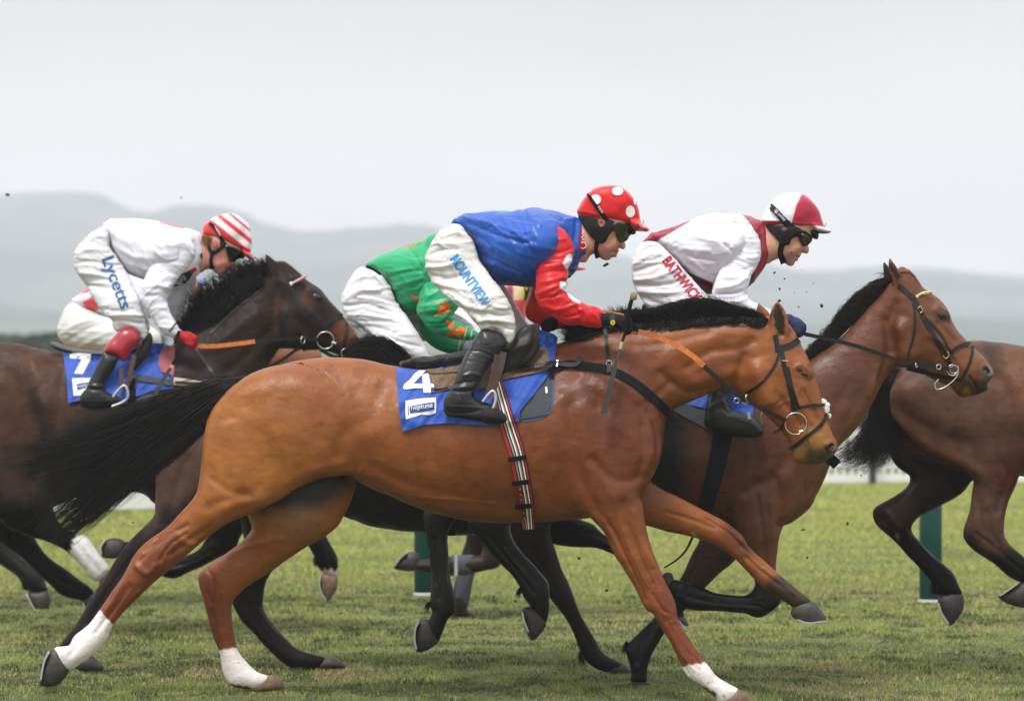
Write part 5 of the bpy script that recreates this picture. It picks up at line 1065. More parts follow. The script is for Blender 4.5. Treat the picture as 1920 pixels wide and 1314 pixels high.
har = shell('skull_harness', "1084,404 1100,406 1122,409 1142,411 1153,417 1151,430 1142,441 1137,451 1128,457 1117,452 1103,438 1092,421", LEATHER, p1, HS1, 0, .012, .012)
hH = Surf([S1]); shell('ear', "1121,413 1128,411 1134,414 1134,421 1129,426 1123,423", mat('ear_skin', lin((150, 84, 74)), .55, bump=.003, bscale=90), har, HS1, 0, .016, .003, 2)
FS = Surf([S1, HC])
strap('chin_strap', "1121,450 1117,468 1121,484", [10, 7, 9], LEATHER, har, FS, off=.008, th=.007)
g_ = shell('goggles', "1150,419 1165,417 1184,420 1190,424 1190,436 1185,439 1181,442 1175,451 1164,455 1158,448 1153,433", GOG, p1, HS1, 0, .014, .012)
shell('goggle_rim', "1184,420 1193,424 1192,438 1186,440 1183,432", LEATHER, g_, HS1, 0, .018, .012, 3, False)
strap('goggle_strap', "1102,363 1112,379 1123,394 1133,407 1141,417 1152,424", [6, 6, 6.5, 7, 9, 9], WEB, g_, FS, off=.010, th=.004)
text('lettering', "TKG", (1119.5, 388), (1129, 400.5), 4, WHITEP, g_, FS, .016, .02, up=(.78, -.62))
# lettering on the breeches
BS = Surf([B1]); SL = Surf([J]); pp = patch('print_panel', "838,484 860,474 893,520 926,565 903,584 866,540", LILAC, p1, BS, .004, .001, 3)[0]
text('lettering', "MOUNTVIEW", (843, 486), (905, 575), 20, CYAN, pp, BS, .008, .015)
pb = patch('collar_badge', "1087,429 1097,427 1099,448 1103,470 1085,472", mat('badge_red', (.5, .012, .016), .5), j1, SL, .003, .001, 4)[0]
yb1 = SL.hit(1093, 462).y - .006
ring('badge_ring', 1093, 460, 6, .0018, WHITEP, pb, yb1, (.1, 0))
tube('badge_script', "1091,466 1089,460 1093,456 1089,452 1094,449 1090,445 1095,442 1091,438 1095,435 1091,432", .0016, WHITEP, pb, SL.hit(1092, 445).y - .006)
# boot
bt = Sculpt(0, .006).sil("900,621 906,617 922,618 938,624 948,636 950,644 945,655 932,672 919,686 910,700 901,712 895,722 890,736 889,744 900,752 917,756 930,764 945,776 948,784 930,786 870,778 842,776 833,768 831,756 835,744 844,732 851,717 859,695 868,674 876,658 885,641 893,629", [(940, 630, -.26), (860, 750, -.31)], [(920, 640, .85), (870, 740, .8)], .02)
bt.build(); bt.relief([("848,728 870,726 893,724", 2.5, .006), ("850,733 870,734 888,732", 2, -.006), ("852,720 875,716 898,714", 2.5, -.005), ("878,657 905,660 930,672", 1.2, -.005), ("860,736 868,750 870,762", 2, -.003), ("870,705 885,700 900,704", 3, .005), ("905,625 915,640", 8, .004), ("836,762 870,762 915,766", 1.5, .003), ("890,640 870,690 860,715", 5, .004)])
bo = finish(bt, 'boot', BOOT, p1)
sl_ = Sculpt(0, .005).sil("832,765 845,769 880,768 910,763 930,768 948,779 950,788 938,794 907,791 870,784 843,781 834,775", -.31, 1.3, .01).build(); finish(sl_, 'boot_sole', mat('rubber_sole', (.008, .008, .009), .7), bo)
bt2 = Sculpt(0, .009).sil("915,625 950,630 945,660 915,700 895,740 930,760 945,780 850,778 838,760 860,720 885,660", .30, .8, .02).build(); finish(bt2, 'boot', BOOT, p1)
st = tube('stirrup', "905,753 914,741 924,733 929,742 928,756 923,768", .008, SHOE, sad, -.335, 8)
tr = Sculpt(0, .006).sil("893,772 905,764 925,762 945,774 951,786 944,794 925,795 903,790", -.31, 1.6, .01).build(); finish(tr, 'stirrup_tread', mat('tread_rubber', (.01, .01, .011), .8), sad)
strap('stirrup_leather', [(944, 660, -.30), (938, 690, -.315), (930, 712, -.325), (923, 738, -.335)], 13, LEATHB, sad, th=.005)
strap('stirrup_leather', [(932, 664, -.31), (925, 700, -.322), (917, 728, -.332), (913, 742, -.337)], 9, LEATHB, sad, th=.005)
# whip
wp = thing('riding_whip', 'black riding whip with tan knob held upright in the glove of the spotted cap rider', 'whip', tuple(Pt(1170, 610, -.28)))
_p = lambda x, y, d=-.285: Pt(x, y, d)
V, Fq = tube_mesh([np.array([_p(1184, 562), _p(1181, 575), _p(1177, 592), _p(1172, 625), _p(1167, 640)])], [np.array([.010, .011, .010, .008, .006])], 10); link('grip', mesh_np('grip', V, Fq), WEB, wp)
V, Fq = tube_mesh([np.array([_p(1189.5, 547), _p(1189, 550), _p(1187, 561), _p(1186.5, 563)])], [np.array([.006, .018, .017, .006])], 12); link('knob', mesh_np('knob', V, Fq), mat('tan_cork', (.30, .2, .09), .7, bump=.003, bscale=80), wp)
V, Fq = tube_mesh([np.array([_p(1166, 641), _p(1163, 654)])], [np.array([.009, .007])], 10); link('ferrule', mesh_np('ferrule', V, Fq), mat('pale_gold', (.55, .42, .25), .5), wp)
strap('flap', [(1163, 654, -.29), (1158, 668, -.30), (1146, 718, -.32), (1132, 775, -.33)], [4, 8, 10, 10], mat('whip_leather', (.03, .033, .034), .6), wp, th=.012, sm=False)

# ======== rider of horse B
p3 = thing('person', 'jockey in white silks with maroon collar and a half white, half maroon cap', 'jockey', (Pt(1290, 700, YB).x, YB, Pt(1290, 700, YB).z), GRP)
S3 = Sculpt(YB, .0048)
S3.sil("1440,400 1475,382 1515,385 1534,405 1534,425 1528,440 1521,448 1516,455 1515,460 1517,466 1516,472 1512,476 1506,474 1502,476 1501,480 1497,482 1494,483 1496,487 1492,489 1490,493 1487,498 1480,499 1472,494 1462,485 1450,488 1438,495 1424,480 1426,440", 0, [(1480, 425, .9), (1512, 468, .8), (1480, 490, .85), (1440, 455, .8)], .012)
S3.caps([(1512, 471, -.014, .009), (1512, 471, .014, .009)], .008); S3.caps([(1497, 482, -.018, .006), (1497, 482, .018, .006)], .005); S3.caps([(1494, 487, -.015, .007), (1494, 487, .015, .007)], .005)
S3.caps([(1493, 462, -.05, .020), (1483, 470, -.054, .018)], .02)
S3.caps([(1470, 430, -.078, .012), (1472, 436, -.08, .010)], .008)
S3.caps([(1440, 460, 0, .06), (1390, 460, 0, .09), (1260, 478, 0, .055), (1235, 495, 0, .05)], .04)
S3.caps([(1390, 450, -.17, .05), (1358, 562, -.22, .025), (1440, 600, -.22, .028), (1485, 606, -.225, .026)], .03)
S3.caps([(1390, 450, .17, .05), (1368, 560, .2, .02), (1440, 600, .2, .028), (1475, 606, .15, .026)], .03)
S3.caps([(1235, 510, -.08, .05), (1325, 625, -.23, .022), (1345, 740, -.30, .02), (1350, 770, -.30, .02)], .04)
S3.caps([(1235, 510, .08, .05), (1325, 625, .23, .02), (1300, 740, .30, .03), (1340, 770, .30, .03)], .04)
S3.build(); S3.relief([("1495,482 1489,482 1485,480", 1.4, -.003), ("1501,474 1494,479 1488,489", 3, -.003)])
finish(S3, 'body', SKIN, p3, paint(S3, lin((208, 158, 136)), [(('c', 1482, 486, 14), 18, lin((176, 132, 126))), (('l', "1491,490 1496,485 1500,480", 2), 3, skL), (('c', 1510, 470, 7), 8, lin((208, 132, 120))), (('c', 1484.5, 473.5, 2), 1.5, lin((90, 60, 50)))], .6))
S_ = Sculpt(YB, .007).sil("1206,455 1215,452 1233,455 1245,465 1261,481 1283,506 1308,534 1326,556 1346,590 1366,630 1368,660 1345,672 1310,660 1280,625 1254,595 1238,590 1221,583 1209,570 1196,551 1188,532 1183,508 1186,488 1195,468", [(1220, 500, -.10), (1340, 640, -.24)], [(1220, 500, .8), (1290, 570, .62)], .03)
S_.sil("1215,470 1290,520 1350,590 1370,640 1340,660 1290,620 1225,575 1195,530", [(1220, 500, .10), (1340, 640, .24)], .7, .04)
S_.build()
S_.relief([("1190,495 1215,480 1235,475", 4, .008), ("1190,510 1225,498 1250,490", 3.5, -.008), ("1192,525 1230,520 1265,505", 4, .009), ("1195,535 1240,535 1280,525", 3.5, -.009), ("1200,545 1245,550 1290,545", 4, .009), ("1205,555 1250,575 1300,580", 3.5, -.008), ("1210,565 1240,580 1270,600", 3, .007), ("1200,475 1220,463 1238,462", 3, -.006), ("1193,540 1215,570 1240,588", 4, .006), ("1230,590 1260,570 1300,560", 3, .006)], gain=1.35)
S_.wrinkle(12, 5, 17, .008, 11).wrinkle(-25, 6, 20, .004, 12); finish(S_, 'breeches', BREECHB, p3); B3 = S_
J = Sculpt(YB, .0065)
J.sil("1206,456 1214,444 1235,434 1273,422 1308,408 1338,400 1364,402 1390,403 1413,410 1430,419 1441,435 1447,462 1446,478 1440,487 1435,498 1417,522 1405,537 1385,545 1334,550 1320,545 1306,532 1289,512 1262,482 1243,462 1228,453", 0, [(1260, 450, 1.5), (1370, 450, 1.85), (1438, 450, .85), (1430, 480, .9)], .03).build()
J.relief([("1240,450 1280,465 1330,470", 4, .008), ("1245,460 1290,480 1340,490", 4, -.008), ("1275,470 1300,490 1330,515", 4, .008), ("1330,420 1350,450 1370,470", 4, -.008), ("1300,440 1330,450 1360,455", 4, .006), ("1290,495 1320,510 1345,520", 4, -.007), ("1360,405 1368,430 1372,460", 3, -.007), ("1270,440 1310,430 1340,425", 4, .005), ("1425,430 1430,455 1425,480", 2.5, -.006)])
J.wrinkle(-20, 4, 15, .008, 13).wrinkle(30, 5, 18, .005, 14); mar = lin((150, 40, 62)); wt = lin((224, 224, 234))
j3 = finish(J, 'silk_jacket', SILK, p3, paint(J, wt, [(('p', "1200,460 1205,440 1235,428 1273,415 1300,408 1293,416 1266,432 1240,447 1230,456"), 2, mar), (('p', "1384,395 1420,400 1460,430 1460,480 1440,495 1410,545 1398,540 1408,515 1420,496 1427,474 1424,450 1412,428 1400,412"), 2, mar), (('p', "1285,508 1312,520 1336,530 1340,560 1300,552"), 2, lin((96, 24, 40))), (('p', "1408,514 1420,522 1405,540 1400,530"), 2, lin((30, 30, 48))), (('l', "1441,440 1444,462 1441,480", 2.5), 2, lin((40, 24, 28)))]))
J2 = Sculpt(YB, .0065)
J2.sil("1365,450 1370,425 1380,410 1392,408 1403,418 1416,436 1426,457 1425,478 1419,500 1409,516 1403,532 1400,548 1404,560 1418,570 1445,582 1480,594 1484,604 1478,616 1440,612 1400,603 1370,590 1352,577 1342,567 1336,556 1336,543 1343,522 1352,502 1362,480", [(1395, 450, -.185), (1350, 560, -.235), (1480, 604, -.23)], [(1390, 460, .75), (1380, 550, .85), (1470, 604, .85)], .03).build()
J2.relief([("1345,540 1375,535 1400,520", 4, .009), ("1345,552 1380,550 1402,540", 3, -.008), ("1355,565 1385,565 1405,555", 3.5, .008), ("1360,500 1390,505 1412,500", 4, -.007), ("1368,480 1395,485 1420,480", 4, .006), ("1380,575 1410,580 1430,595", 3, -.006), ("1375,440 1400,450 1420,450", 3, -.005), ("1360,520 1385,520 1405,512", 3, .006)]); J2.wrinkle(10, 6, 18, .008, 15).wrinkle(-50, 6, 18, .005, 16)
finish(J2, 'sleeve', SILK, p3, paint(J2, wt, []))
J3 = Sculpt(YB, .009).sil("1380,440 1410,460 1410,510 1390,550 1420,575 1470,595 1476,612 1430,612 1380,596 1355,570 1365,500", [(1390, 460, .185), (1370, 560, .2), (1470, 605, .16)], .8, .03).build(); finish(J3, 'sleeve', SILK, p3, paint(J3, wt, []))
glove(p3, YB, -.235, (1479, 600), (1497, 613), GLOVEN, (2, 12))
HC = Sculpt(YB, .0048)
HC.sil("1429,415 1430,408 1435,396 1444,381 1458,369 1472,363 1491,362 1506,365 1517,373 1528,384 1536,397 1541,412 1544,424 1530,427 1516,426 1491,427 1465,426 1439,426 1431,421", 0, 3.0, .01, tm=[(1485, 395, .124), (1432, 410, .100), (1540, 415, .085)])
HC.sil("1520,420 1541,424 1555,430 1559,434 1553,438 1537,438 1526,433", 0, [(1530, 430, 5.0), (1557, 434, 3.2)], .012).build()
HC.relief([("1506,365 1496,378 1490,395 1483,416", 1.2, -.003), ("1432,414 1465,416 1500,420 1540,424", 3, .004), ("1490,427 1515,420 1538,420", 2, .003)]); HC.noise(.002, 25)
c3 = finish(HC, 'cap', CAPM, p3, paint(HC, lin((240, 240, 244)), [(('p', "1508,355 1500,370 1494,382 1490,396 1485,414 1480,430 1545,430 1550,400 1520,360"), 1.5, lin((176, 44, 66))), (('p', "1425,413 1482,414 1484,430 1425,430"), 1.5, lin((170, 38, 56))), (('p', "1516,423 1543,425 1562,433 1560,437 1538,431 1518,427"), 1.2, lin((220, 200, 208))), (('p', "1518,429 1540,433 1560,437 1552,441 1530,441"), 1.2, lin((40, 24, 30)))]))
tube('cap_tie', "1546,426 1548,421 1549,418", .002, MAROON, c3, YB - .03)
S_ = Sculpt(YB, .005).sil("1508,427 1530,430 1535,436 1534,447 1530,449 1518,443", 0, 4, .01, tm=.075).build(); finish(S_, 'cap_lining', LEATHER, c3)
HS3 = Surf([S3])
har = shell('skull_harness', "1436,422 1450,422 1478,424 1502,429 1497,441 1485,448 1479,459 1465,457 1452,443 1442,433", LEATHER, p3, HS3, YB, .012, .012)
shell('ear', "1465,428 1471,426 1476,429 1474,433 1468,434", mat('ear_skin_two', lin((120, 70, 62)), .5), har, HS3, YB, .016, .003, 2)
strap('chin_strap', "1468,454 1463,474 1470,494", [12, 10, 12], LEATHER, har, HS3, off=.008, th=.007)
g_ = shell('goggles', "1496,431 1510,433 1520,442 1523,450 1516,459 1508,462 1502,455 1496,443", LEATHER, p3, HS3, YB, .013, .012)
shell('lens', "1503,438 1512,440 1521,447 1520,453 1514,456 1508,459 1504,450", GOGB, g_, HS3, YB, .016, .004, 3)
FS3 = Surf([HC, S3]); strap('goggle_strap', "1443,385 1456,398 1470,414 1482,426 1497,436", [11, 11, 12, 14, 14], NAVY, g_, FS3, off=.010, th=.004)
a = [(1455.5 + 3.6 * math.cos(t), 396.5 + 4.2 * math.sin(t)) for t in np.linspace(0, 6.283, 14)[:-1]]; patch('strap_logo', a, mat('silver_print', (.5, .5, .5), .5), g_, FS3, .0155, .001, 3)
text('lettering', "jockey", (1458, 402), (1471, 415), 4, WHITEP, g_, FS3, .016, .015, up=(.7, -.7))
text('lettering', "BATHWICK", (1241, 490), (1303, 568), 20, REDP, p3, Surf([B3]), .005, .02, up=(.80, -.60))
bt = Sculpt(YB, .008).sil("1325,690 1330,645 1368,645 1380,700 1366,740 1372,768 1402,777 1424,790 1432,806 1428,816 1400,820 1345,812 1321,797 1321,782 1324,755 1328,735", -.30, .8, .02).build()
bt.relief([("1330,765 1350,752 1362,758 1370,768", 3, .006), ("1332,775 1350,765 1366,775", 2.5, -.006), ("1322,786 1350,782 1400,782", 1.5, .003)])
finish(bt, 'boot', BOOT, p3); strap('stirrup', [(1404, 772, YB - .34), (1405, 786, YB - .34)], 6, SHOE, hB, th=.008, cols=1)

# ======== rider of horse D
p2 = thing('person', 'jockey in green silks with orange stars on the sleeve, face hidden behind the blue jacket', 'jockey', (Pt(790, 690, YD).x, YD, Pt(790, 690, YD).z), GRP)
S2 = Sculpt(YD, .009).caps([(700, 560, 0, .07), (900, 450, 0, .08), (960, 440, 0, .06), (1000, 445, 0, .09), (1008, 462, 0, .06)], .04)
S2.caps([(900, 450, -.17, .05), (812, 595, -.22, .025), (875, 626, -.22, .022)], .03).caps([(900, 450, .17, .05), (815, 615, .08, .025), (865, 650, .05, .022)], .03)
S2.caps([(690, 560, -.06, .06), (780, 655, -.22, .022), (770, 740, -.3, .03)], .03).caps([(690, 560, .06, .06), (830, 612, .20, .015)], .03).build(); finish(S2, 'body', SKIN, p2, paint(S2, sk1, []))
S_ = Sculpt(YD, .0075).sil("672,504 684,502 697,507 709,513 720,521 735,547 744,568 760,590 773,608 792,638 806,668 810,690 790,705 764,690 751,672 730,656 700,650 686,644 671,628 652,606 644,585 641,562 648,541 660,520", [(680, 560, -.10), (790, 670, -.24)], [(680, 560, .8), (760, 640, .62)], .03)
S_.sil("700,530 780,560 850,585 885,610 890,640 860,650 800,640 700,620 660,560", [(700, 560, .10), (870, 630, .25)], .7, .04).build()
S_.relief([("650,560 680,545 710,545", 4, .008), ("648,575 690,570 735,585", 4, -.008), ("655,590 700,592 750,605", 4, .008), ("670,615 700,612 740,625", 3.5, -.007), ("660,530 680,520 700,520", 3, .006), ("690,640 730,640 770,655", 4, .006), ("745,640 765,645 790,650", 3, -.006), ("655,600 680,630 720,652", 4, -.005)], gain=1.35)
S_.wrinkle(-12, 5, 16, .008, 21); finish(S_, 'breeches', BREECHB, p2)
J = Sculpt(YD, .0075).sil("686,499 693,490 717,477 756,464 798,447 830,437 870,420 905,403 940,396 975,402 995,425 990,465 960,510 900,550 850,570 800,584 762,592 744,570 734,546 720,521 705,508", 0, [(740, 520, 1.5), (880, 480, 1.8)], .03).build()
J.relief([("700,495 730,510 770,505", 4, .008), ("728,520 760,510 790,508", 3, -.008), ("740,548 760,540 790,530", 4, -.010), ("745,535 770,528 792,522", 3, .008), ("770,470 785,490 793,510", 3, -.006), ("750,570 780,560 790,555", 4, .006)]); J.wrinkle(15, 4, 14, .008, 22)
gr = lin((28, 158, 104)); og = lin((236, 128, 52))
j2 = finish(J, 'silk_jacket', SILK, p2, paint(J, gr, []))
JS = Surf([J]); patch('star', "769,553 787,556 795,562 788,569 779,564", ORANGE, j2, JS, .003, .001, 5)
patch('star', "757,465 776,456 800,450 780,460 764,466", ORANGE, j2, JS, .003, .001, 5)
J2 = Sculpt(YD, .0075).sil("797,470 800,450 815,440 850,445 880,470 882,510 870,550 860,575 850,590 858,600 877,612 896,622 899,630 893,637 869,638 842,634 817,626 800,612 787,595 783,582 787,553 793,520", [(840, 470, -.185), (800, 600, -.235), (885, 628, -.23)], [(840, 500, .7), (850, 620, .85)], .03).build()
J2.relief([("790,575 820,570 850,560", 4, .008), ("792,590 820,590 845,578", 3.5, -.009), ("800,600 825,602 838,590", 3, .008), ("795,530 800,560 795,580", 4, .006), ("820,615 840,612 850,600", 3, -.007), ("865,610 868,625 862,637", 2.5, -.004)]); J2.wrinkle(10, 5, 16, .008, 23)
s2 = finish(J2, 'sleeve', SILK, p2, paint(J2, gr, []))
SS = Surf([J2])
patch('star', "814,563 828,565 837,565 845,574 842,585 826,590 814,594 821,584 825,578", ORANGE, s2, SS, .003, .001, 4, .004)
patch('star', "833,598 843,602 850,602 862,611 878,619 867,625 864,637 853,627 835,633 843,619 840,609", ORANGE, s2, SS, .003, .001, 4, .004)
for a in ("876,611 870,637", "886,617 882,637"): strap('cuff_band', a, 3, CREAM, s2, SS, off=.003, th=.002)
J3 = Sculpt(YD, .009).sil("790,590 815,600 850,625 876,640 878,652 860,662 842,663 815,653 796,636 786,615", .05, .9, .03).build(); s2b = finish(J3, 'sleeve', SILK, p2, paint(J3, gr, []))
for a in ("864,634 858,662", "873,638 868,658"): strap('cuff_band', a, 3, CREAM, s2b, Surf([J3]), off=.003, th=.002)
glove(p2, YD, .03, (877, 650), (888, 652), GLOVEW, (0, 8))
S_ = Sculpt(YD, .009).sil("950,432 960,408 990,395 1020,405 1036,430 1034,444 1000,446 965,444", 0, 1.2, .01).build(); finish(S_, 'cap', CAPM, p2, paint(S_, gr, []))
strap('waistband', [(686, 500, YD - .17), (700, 505, YD - .19), (714, 515, YD - .2)], 5, WEB, p2, th=.004)
S_ = Sculpt(YD, .009).sil("785,690 810,670 812,700 780,740 750,790 720,780 735,740", -.3, .8, .02).build(); finish(S_, 'boot', BOOT, p2)

# ======== rider of horse C
p4 = thing('person', 'jockey in white silks with red and white hooped cap, red gloves and red topped boots', 'jockey', (Pt(210, 680, YC).x, YC, Pt(210, 680, YC).z), GRP)
S4 = Sculpt(YC, .0055)
S4.sil("385,430 410,415 445,418 464,440 467,460 462,474 452,484 444,488 441,491 443,495 441,500 436,501 434,500 433,503 430,505 426,506 427,509 423,511 421,515 413,517 404,512 396,505 385,506 374,512 362,498 372,460", 0, [(415, 450, .9), (438, 495, .8), (415, 505, .85), (385, 480, .8)], .012)
S4.caps([(438, 496, -.014, .009), (438, 496, .014, .009)], .008); S4.caps([(428, 505, -.018, .006), (428, 505, .018, .006)], .005)
S4.caps([(420, 490, -.05, .022), (410, 495, -.054, .018)], .02); S4.caps([(400, 455, -.078, .014), (401, 463, -.08, .012)], .008)
S4.caps([(380, 470, 0, .06), (340, 470, 0, .09), (215, 455, 0, .055), (185, 475, 0, .05)], .04)
S4.caps([(330, 460, -.17, .05), (282, 558, -.22, .025), (318, 612, -.25, .022), (345, 632, -.25, .026)], .03)
S4.caps([(330, 460, .17, .05), (335, 560, .14, .02)], .03)
S4.caps([(185, 475, -.05, .065), (242, 612, -.22, .022), (180, 725, -.31, .02)], .04)
S4.caps([(185, 475, .05, .065), (250, 600, .22, .02)], .04)
S4.build(); finish(S4, 'body', SKIN, p4, paint(S4, lin((216, 150, 134)), [(('l', "421,511 427,507 431,503", 2), 3, skL), (('c', 438, 496, 7), 8, lin((214, 130, 112))), (('c', 415, 492, 10), 12, lin((222, 140, 124)))], .6))
S_ = Sculpt(YC, .0075).sil("194,424 202,430 205,445 205,460 211,472 224,490 238,511 250,534 258,552 265,575 271,600 276,617 275,630 268,636 252,620 238,617 221,622 213,616 211,602 199,591 189,579 172,556 162,536 148,517 139,499 140,474 150,458 168,439", [(170, 480, -.10), (250, 620, -.23)], [(170, 480, .8), (220, 560, .66)], .03)
S_.sil("180,450 230,500 262,560 280,610 270,640 240,630 200,580 160,520 150,470", [(180, 490, .10), (260, 620, .24)], .7, .04).build()
S_.relief([("145,475 170,468 200,470", 4, .007), ("142,495 175,490 205,500", 4, -.007), ("150,512 185,515 220,525", 4, .008), ("165,535 195,540 225,545", 3.5, -.007), ("200,592 230,590 262,592", 3, .009), ("208,602 235,602 265,606", 3, -.008), ("190,578 215,582 250,580", 3, -.006), ("160,455 180,445 198,445", 3, .005)], gain=1.35)
S_.wrinkle(-12, 5, 16, .008, 31); finish(S_, 'breeches', BREECHB, p4); B4 = S_
J = Sculpt(YC, .0075).sil("194,428 195,420 203,413 217,411 246,410 265,411 293,414 328,422 347,428 372,435 380,443 388,462 391,476 388,488 376,499 374,512 358,524 330,536 300,530 269,524 242,514 224,490 212,468 204,446", 0, [(240, 450, 1.5), (330, 470, 1.8), (380, 470, .9)], .03).build()
J.relief([("215,460 250,480 285,485", 5, .009), ("212,475 240,500 270,510", 4, -.008), ("230,440 270,450 300,470", 4, -.006), ("280,420 300,440 310,470", 4, -.007), ("320,430 340,445 360,450", 3, .006), ("250,495 280,505 300,500", 4, .007)]); J.wrinkle(-35, 4, 14, .008, 32)
j4 = finish(J, 'silk_jacket', SILK, p4, paint(J, wt, [(('p', "291,406 330,412 350,430 330,427 300,418"), 2, lin((226, 84, 90)))]))
bd = patch('chest_band', "320,537 328,526 338,515 357,506 363,511 355,524 347,532 330,537", NAVY, j4, Surf([J]), .004, .001, 5)[0]
J2 = Sculpt(YC, .0075).sil("296,465 303,445 325,435 350,444 366,462 364,484 346,508 331,526 319,545 312,562 320,588 330,606 338,622 332,633 312,629 299,618 288,602 276,583 265,567 261,550 267,530 276,510 287,487", [(330, 460, -.185), (275, 555, -.235), (335, 625, -.26)], [(320, 480, .72), (300, 590, .85)], .03).build()
J2.relief([("270,540 295,535 315,540", 4, .008), ("272,555 295,555 312,552", 3.5, -.008), ("285,580 300,575 315,580", 3, .006), ("300,600 312,597 325,602", 3, -.006), ("285,510 310,510 330,515", 4, -.006), ("300,612 318,615 332,612", 2.5, .006)]); J2.wrinkle(0, 5, 16, .008, 33)
finish(J2, 'sleeve', SILK, p4, paint(J2, wt, [(('l', "318,622 330,606", 2), 2, lin((30, 30, 60)))]))
J3 = Sculpt(YC, .009).sil("340,500 366,512 368,530 356,556 346,580 346,604 334,612 322,592 311,566 320,540", .14, .85, .03).build(); finish(J3, 'sleeve', SILK, p4, paint(J3, lin((224, 224, 236)), []))
patch('chest_band_red', "357,506 366,500 370,506 360,514", REDC, j4, Surf([J]), .005, .001, 4)
text('lettering', "SIS", (333, 532), (350, 523), 9, WHITEP, bd, Surf([J]), .008, .01)
cb = patch('collar_badge', "376,452 381,454 386,470 384,484 376,485 375,476 381,474", NAVY, j4, Surf([J]), .004, .001, 4)[0]
glove(p4, YC, -.26, (336, 629), (357, 637), GLOVER, (3, 12)); glove(p4, YC, .1, (330, 612), (346, 622), GLOVER, (3, 10))
strap('wrist_band', [(331, 636, YC - .32), (336, 620, YC - .32)], 6, WEB, p4, th=.004)
HC = Sculpt(YC, .0055).sil("379,436 381,425 391,416 398,410 408,405 419,402 435,400 447,405 457,413 467,424 470,435 472,447 472,460 469,474 457,470 443,465 427,458 416,452 397,446 382,442", 0, 3.0, .01, tm=[(430, 430, .124), (383, 435, .105), (470, 450, .085)])
HC.sil("452,466 468,473 476,484 474,488 465,485 456,476", 0, [(460, 474, 5), (474, 486, 3)], .01).build()
def hoop(o): 
    d = np.array([460, 370.]) / 590; n = np.array([d[1], -d[0]])
    return [tuple(np.array([420, 430]) + n * o[0] - d * 70), tuple(np.array([420, 430]) + n * o[0] + d * 90), tuple(np.array([420, 430]) + n * o[1] + d * 90), tuple(np.array([420, 430]) + n * o[1] - d * 70)]
rd = lin((226, 62, 66)); c4 = finish(HC, 'cap', CAPM, p4, paint(HC, lin((240, 236, 242)), [(('p', hoop((-60, -1))), 1.5, rd), (('p', hoop((10, 18))), 1.5, rd), (('p', hoop((27, 32))), 1.5, rd), (('p', "375,440 420,448 470,468 480,490 460,490 440,470 410,458"), 1.5, lin((214, 40, 44)))]))
HS4 = Surf([S4])
har = shell('skull_harness', "386,446 388,462 392,474 400,478 408,475 419,466 425,457 420,451 412,453 412,462 404,469 397,468 393,458 393,446", LEATHER, p4, HS4, YC, .010, .010, 3, False)
shell('ear', "397,452 403,450 408,453 408,460 402,466 398,461", mat('ear_skin_three', lin((180, 104, 90)), .5), har, HS4, YC, .012, .003, 3)
strap('chin_strap', "398,474 395,490 398,505", [7, 6, 8], LEATHER, har, HS4, off=.008, th=.006)
g_ = shell('goggles', "423,461 436,462 452,470 459,477 457,484 449,485 443,487 438,491 431,490 427,480", GOG, p4, HS4, YC, .014, .012)
FS4 = Surf([HC, S4]); strap('goggle_strap', "392,418 402,427 411,441 419,455 428,466", [5, 6, 6, 7, 9], WEB, g_, FS4, off=.010, th=.004); text('lettering', "1888", (402, 426), (412, 443), 4, WHITEP, g_, FS4, .016, .01, up=(.8, -.5))
strands('hair', ["384,440 379,445 381,458", "390,444 386,452 388,462", "398,446 396,452 400,458"], 160, YC - .085, .01, .0016, mat('blond_hair', (.35, .2, .09), .5, var=.3), p4, 1.5, 8, 1, .3, 51)
text('lettering', "Lycetts", (190.5, 486), (227, 580), 24, TEAL, p4, Surf([B4]), .005, .012, up=(.95, -.32))
bt = Sculpt(YC, .0075).sil("190,668 194,658 206,662 222,669 220,680 214,692 206,704 198,716 197,730 208,738 230,744 236,750 226,756 210,762 172,766 153,757 150,744 155,735 162,727 168,712 178,692", -.31, .8, .02).build(); bt.relief([("165,722 185,724 196,722", 2.5, .006), ("165,730 185,731 198,729", 2, -.006), ("155,752 200,752 230,750", 1.5, .004)]); bo4 = finish(bt, 'boot', BOOT, p4)
S_ = Sculpt(YC, .0075).sil("193,661 201,646 215,629 226,618 239,614 255,619 263,632 261,643 248,657 233,678 222,671 207,664", [(200, 665, -.30), (250, 630, -.27)], .95, .02).build(); finish(S_, 'boot_top', mat('red_patent', (.36, .02, .03), .25, attr=False, coat=.4), bo4)
tube('stirrup', "212,744 222,731 233,723 239,732 239,746 228,755 210,762", .009, SHOE, sC, YC - .36)
strap('stirrup_leather', [(252, 665, YC - .3), (244, 700, YC - .33), (236, 730, YC - .35)], 9, LEATHB, sC, th=.005); strap('stirrup_leather', [(228, 690, YC - .32), (226, 728, YC - .35)], 8, LEATHB, sC, th=.005)
wp = thing('riding_whip', 'thin grey riding whip hanging down from the red glove', 'whip', tuple(Pt(340, 650, YC - .3)))
strap('shaft', [(344, 645, YC - .33), (334, 665, YC - .35), (321, 688, YC - .36)], 6, WEB, wp, th=.010, sm=False); strap('flap', [(321, 688, YC - .36), (308, 708, YC - .36), (280, 760, YC - .36)], [6, 8, 9], mat('grey_whip', (.05, .052, .055), .6), wp, th=.010, sm=False)
strap('ferrule', [(323, 684, YC - .372), (320, 690, YC - .372)], 6, mat('pink_ring', (.6, .3, .3)), wp, th=.012, cols=1)

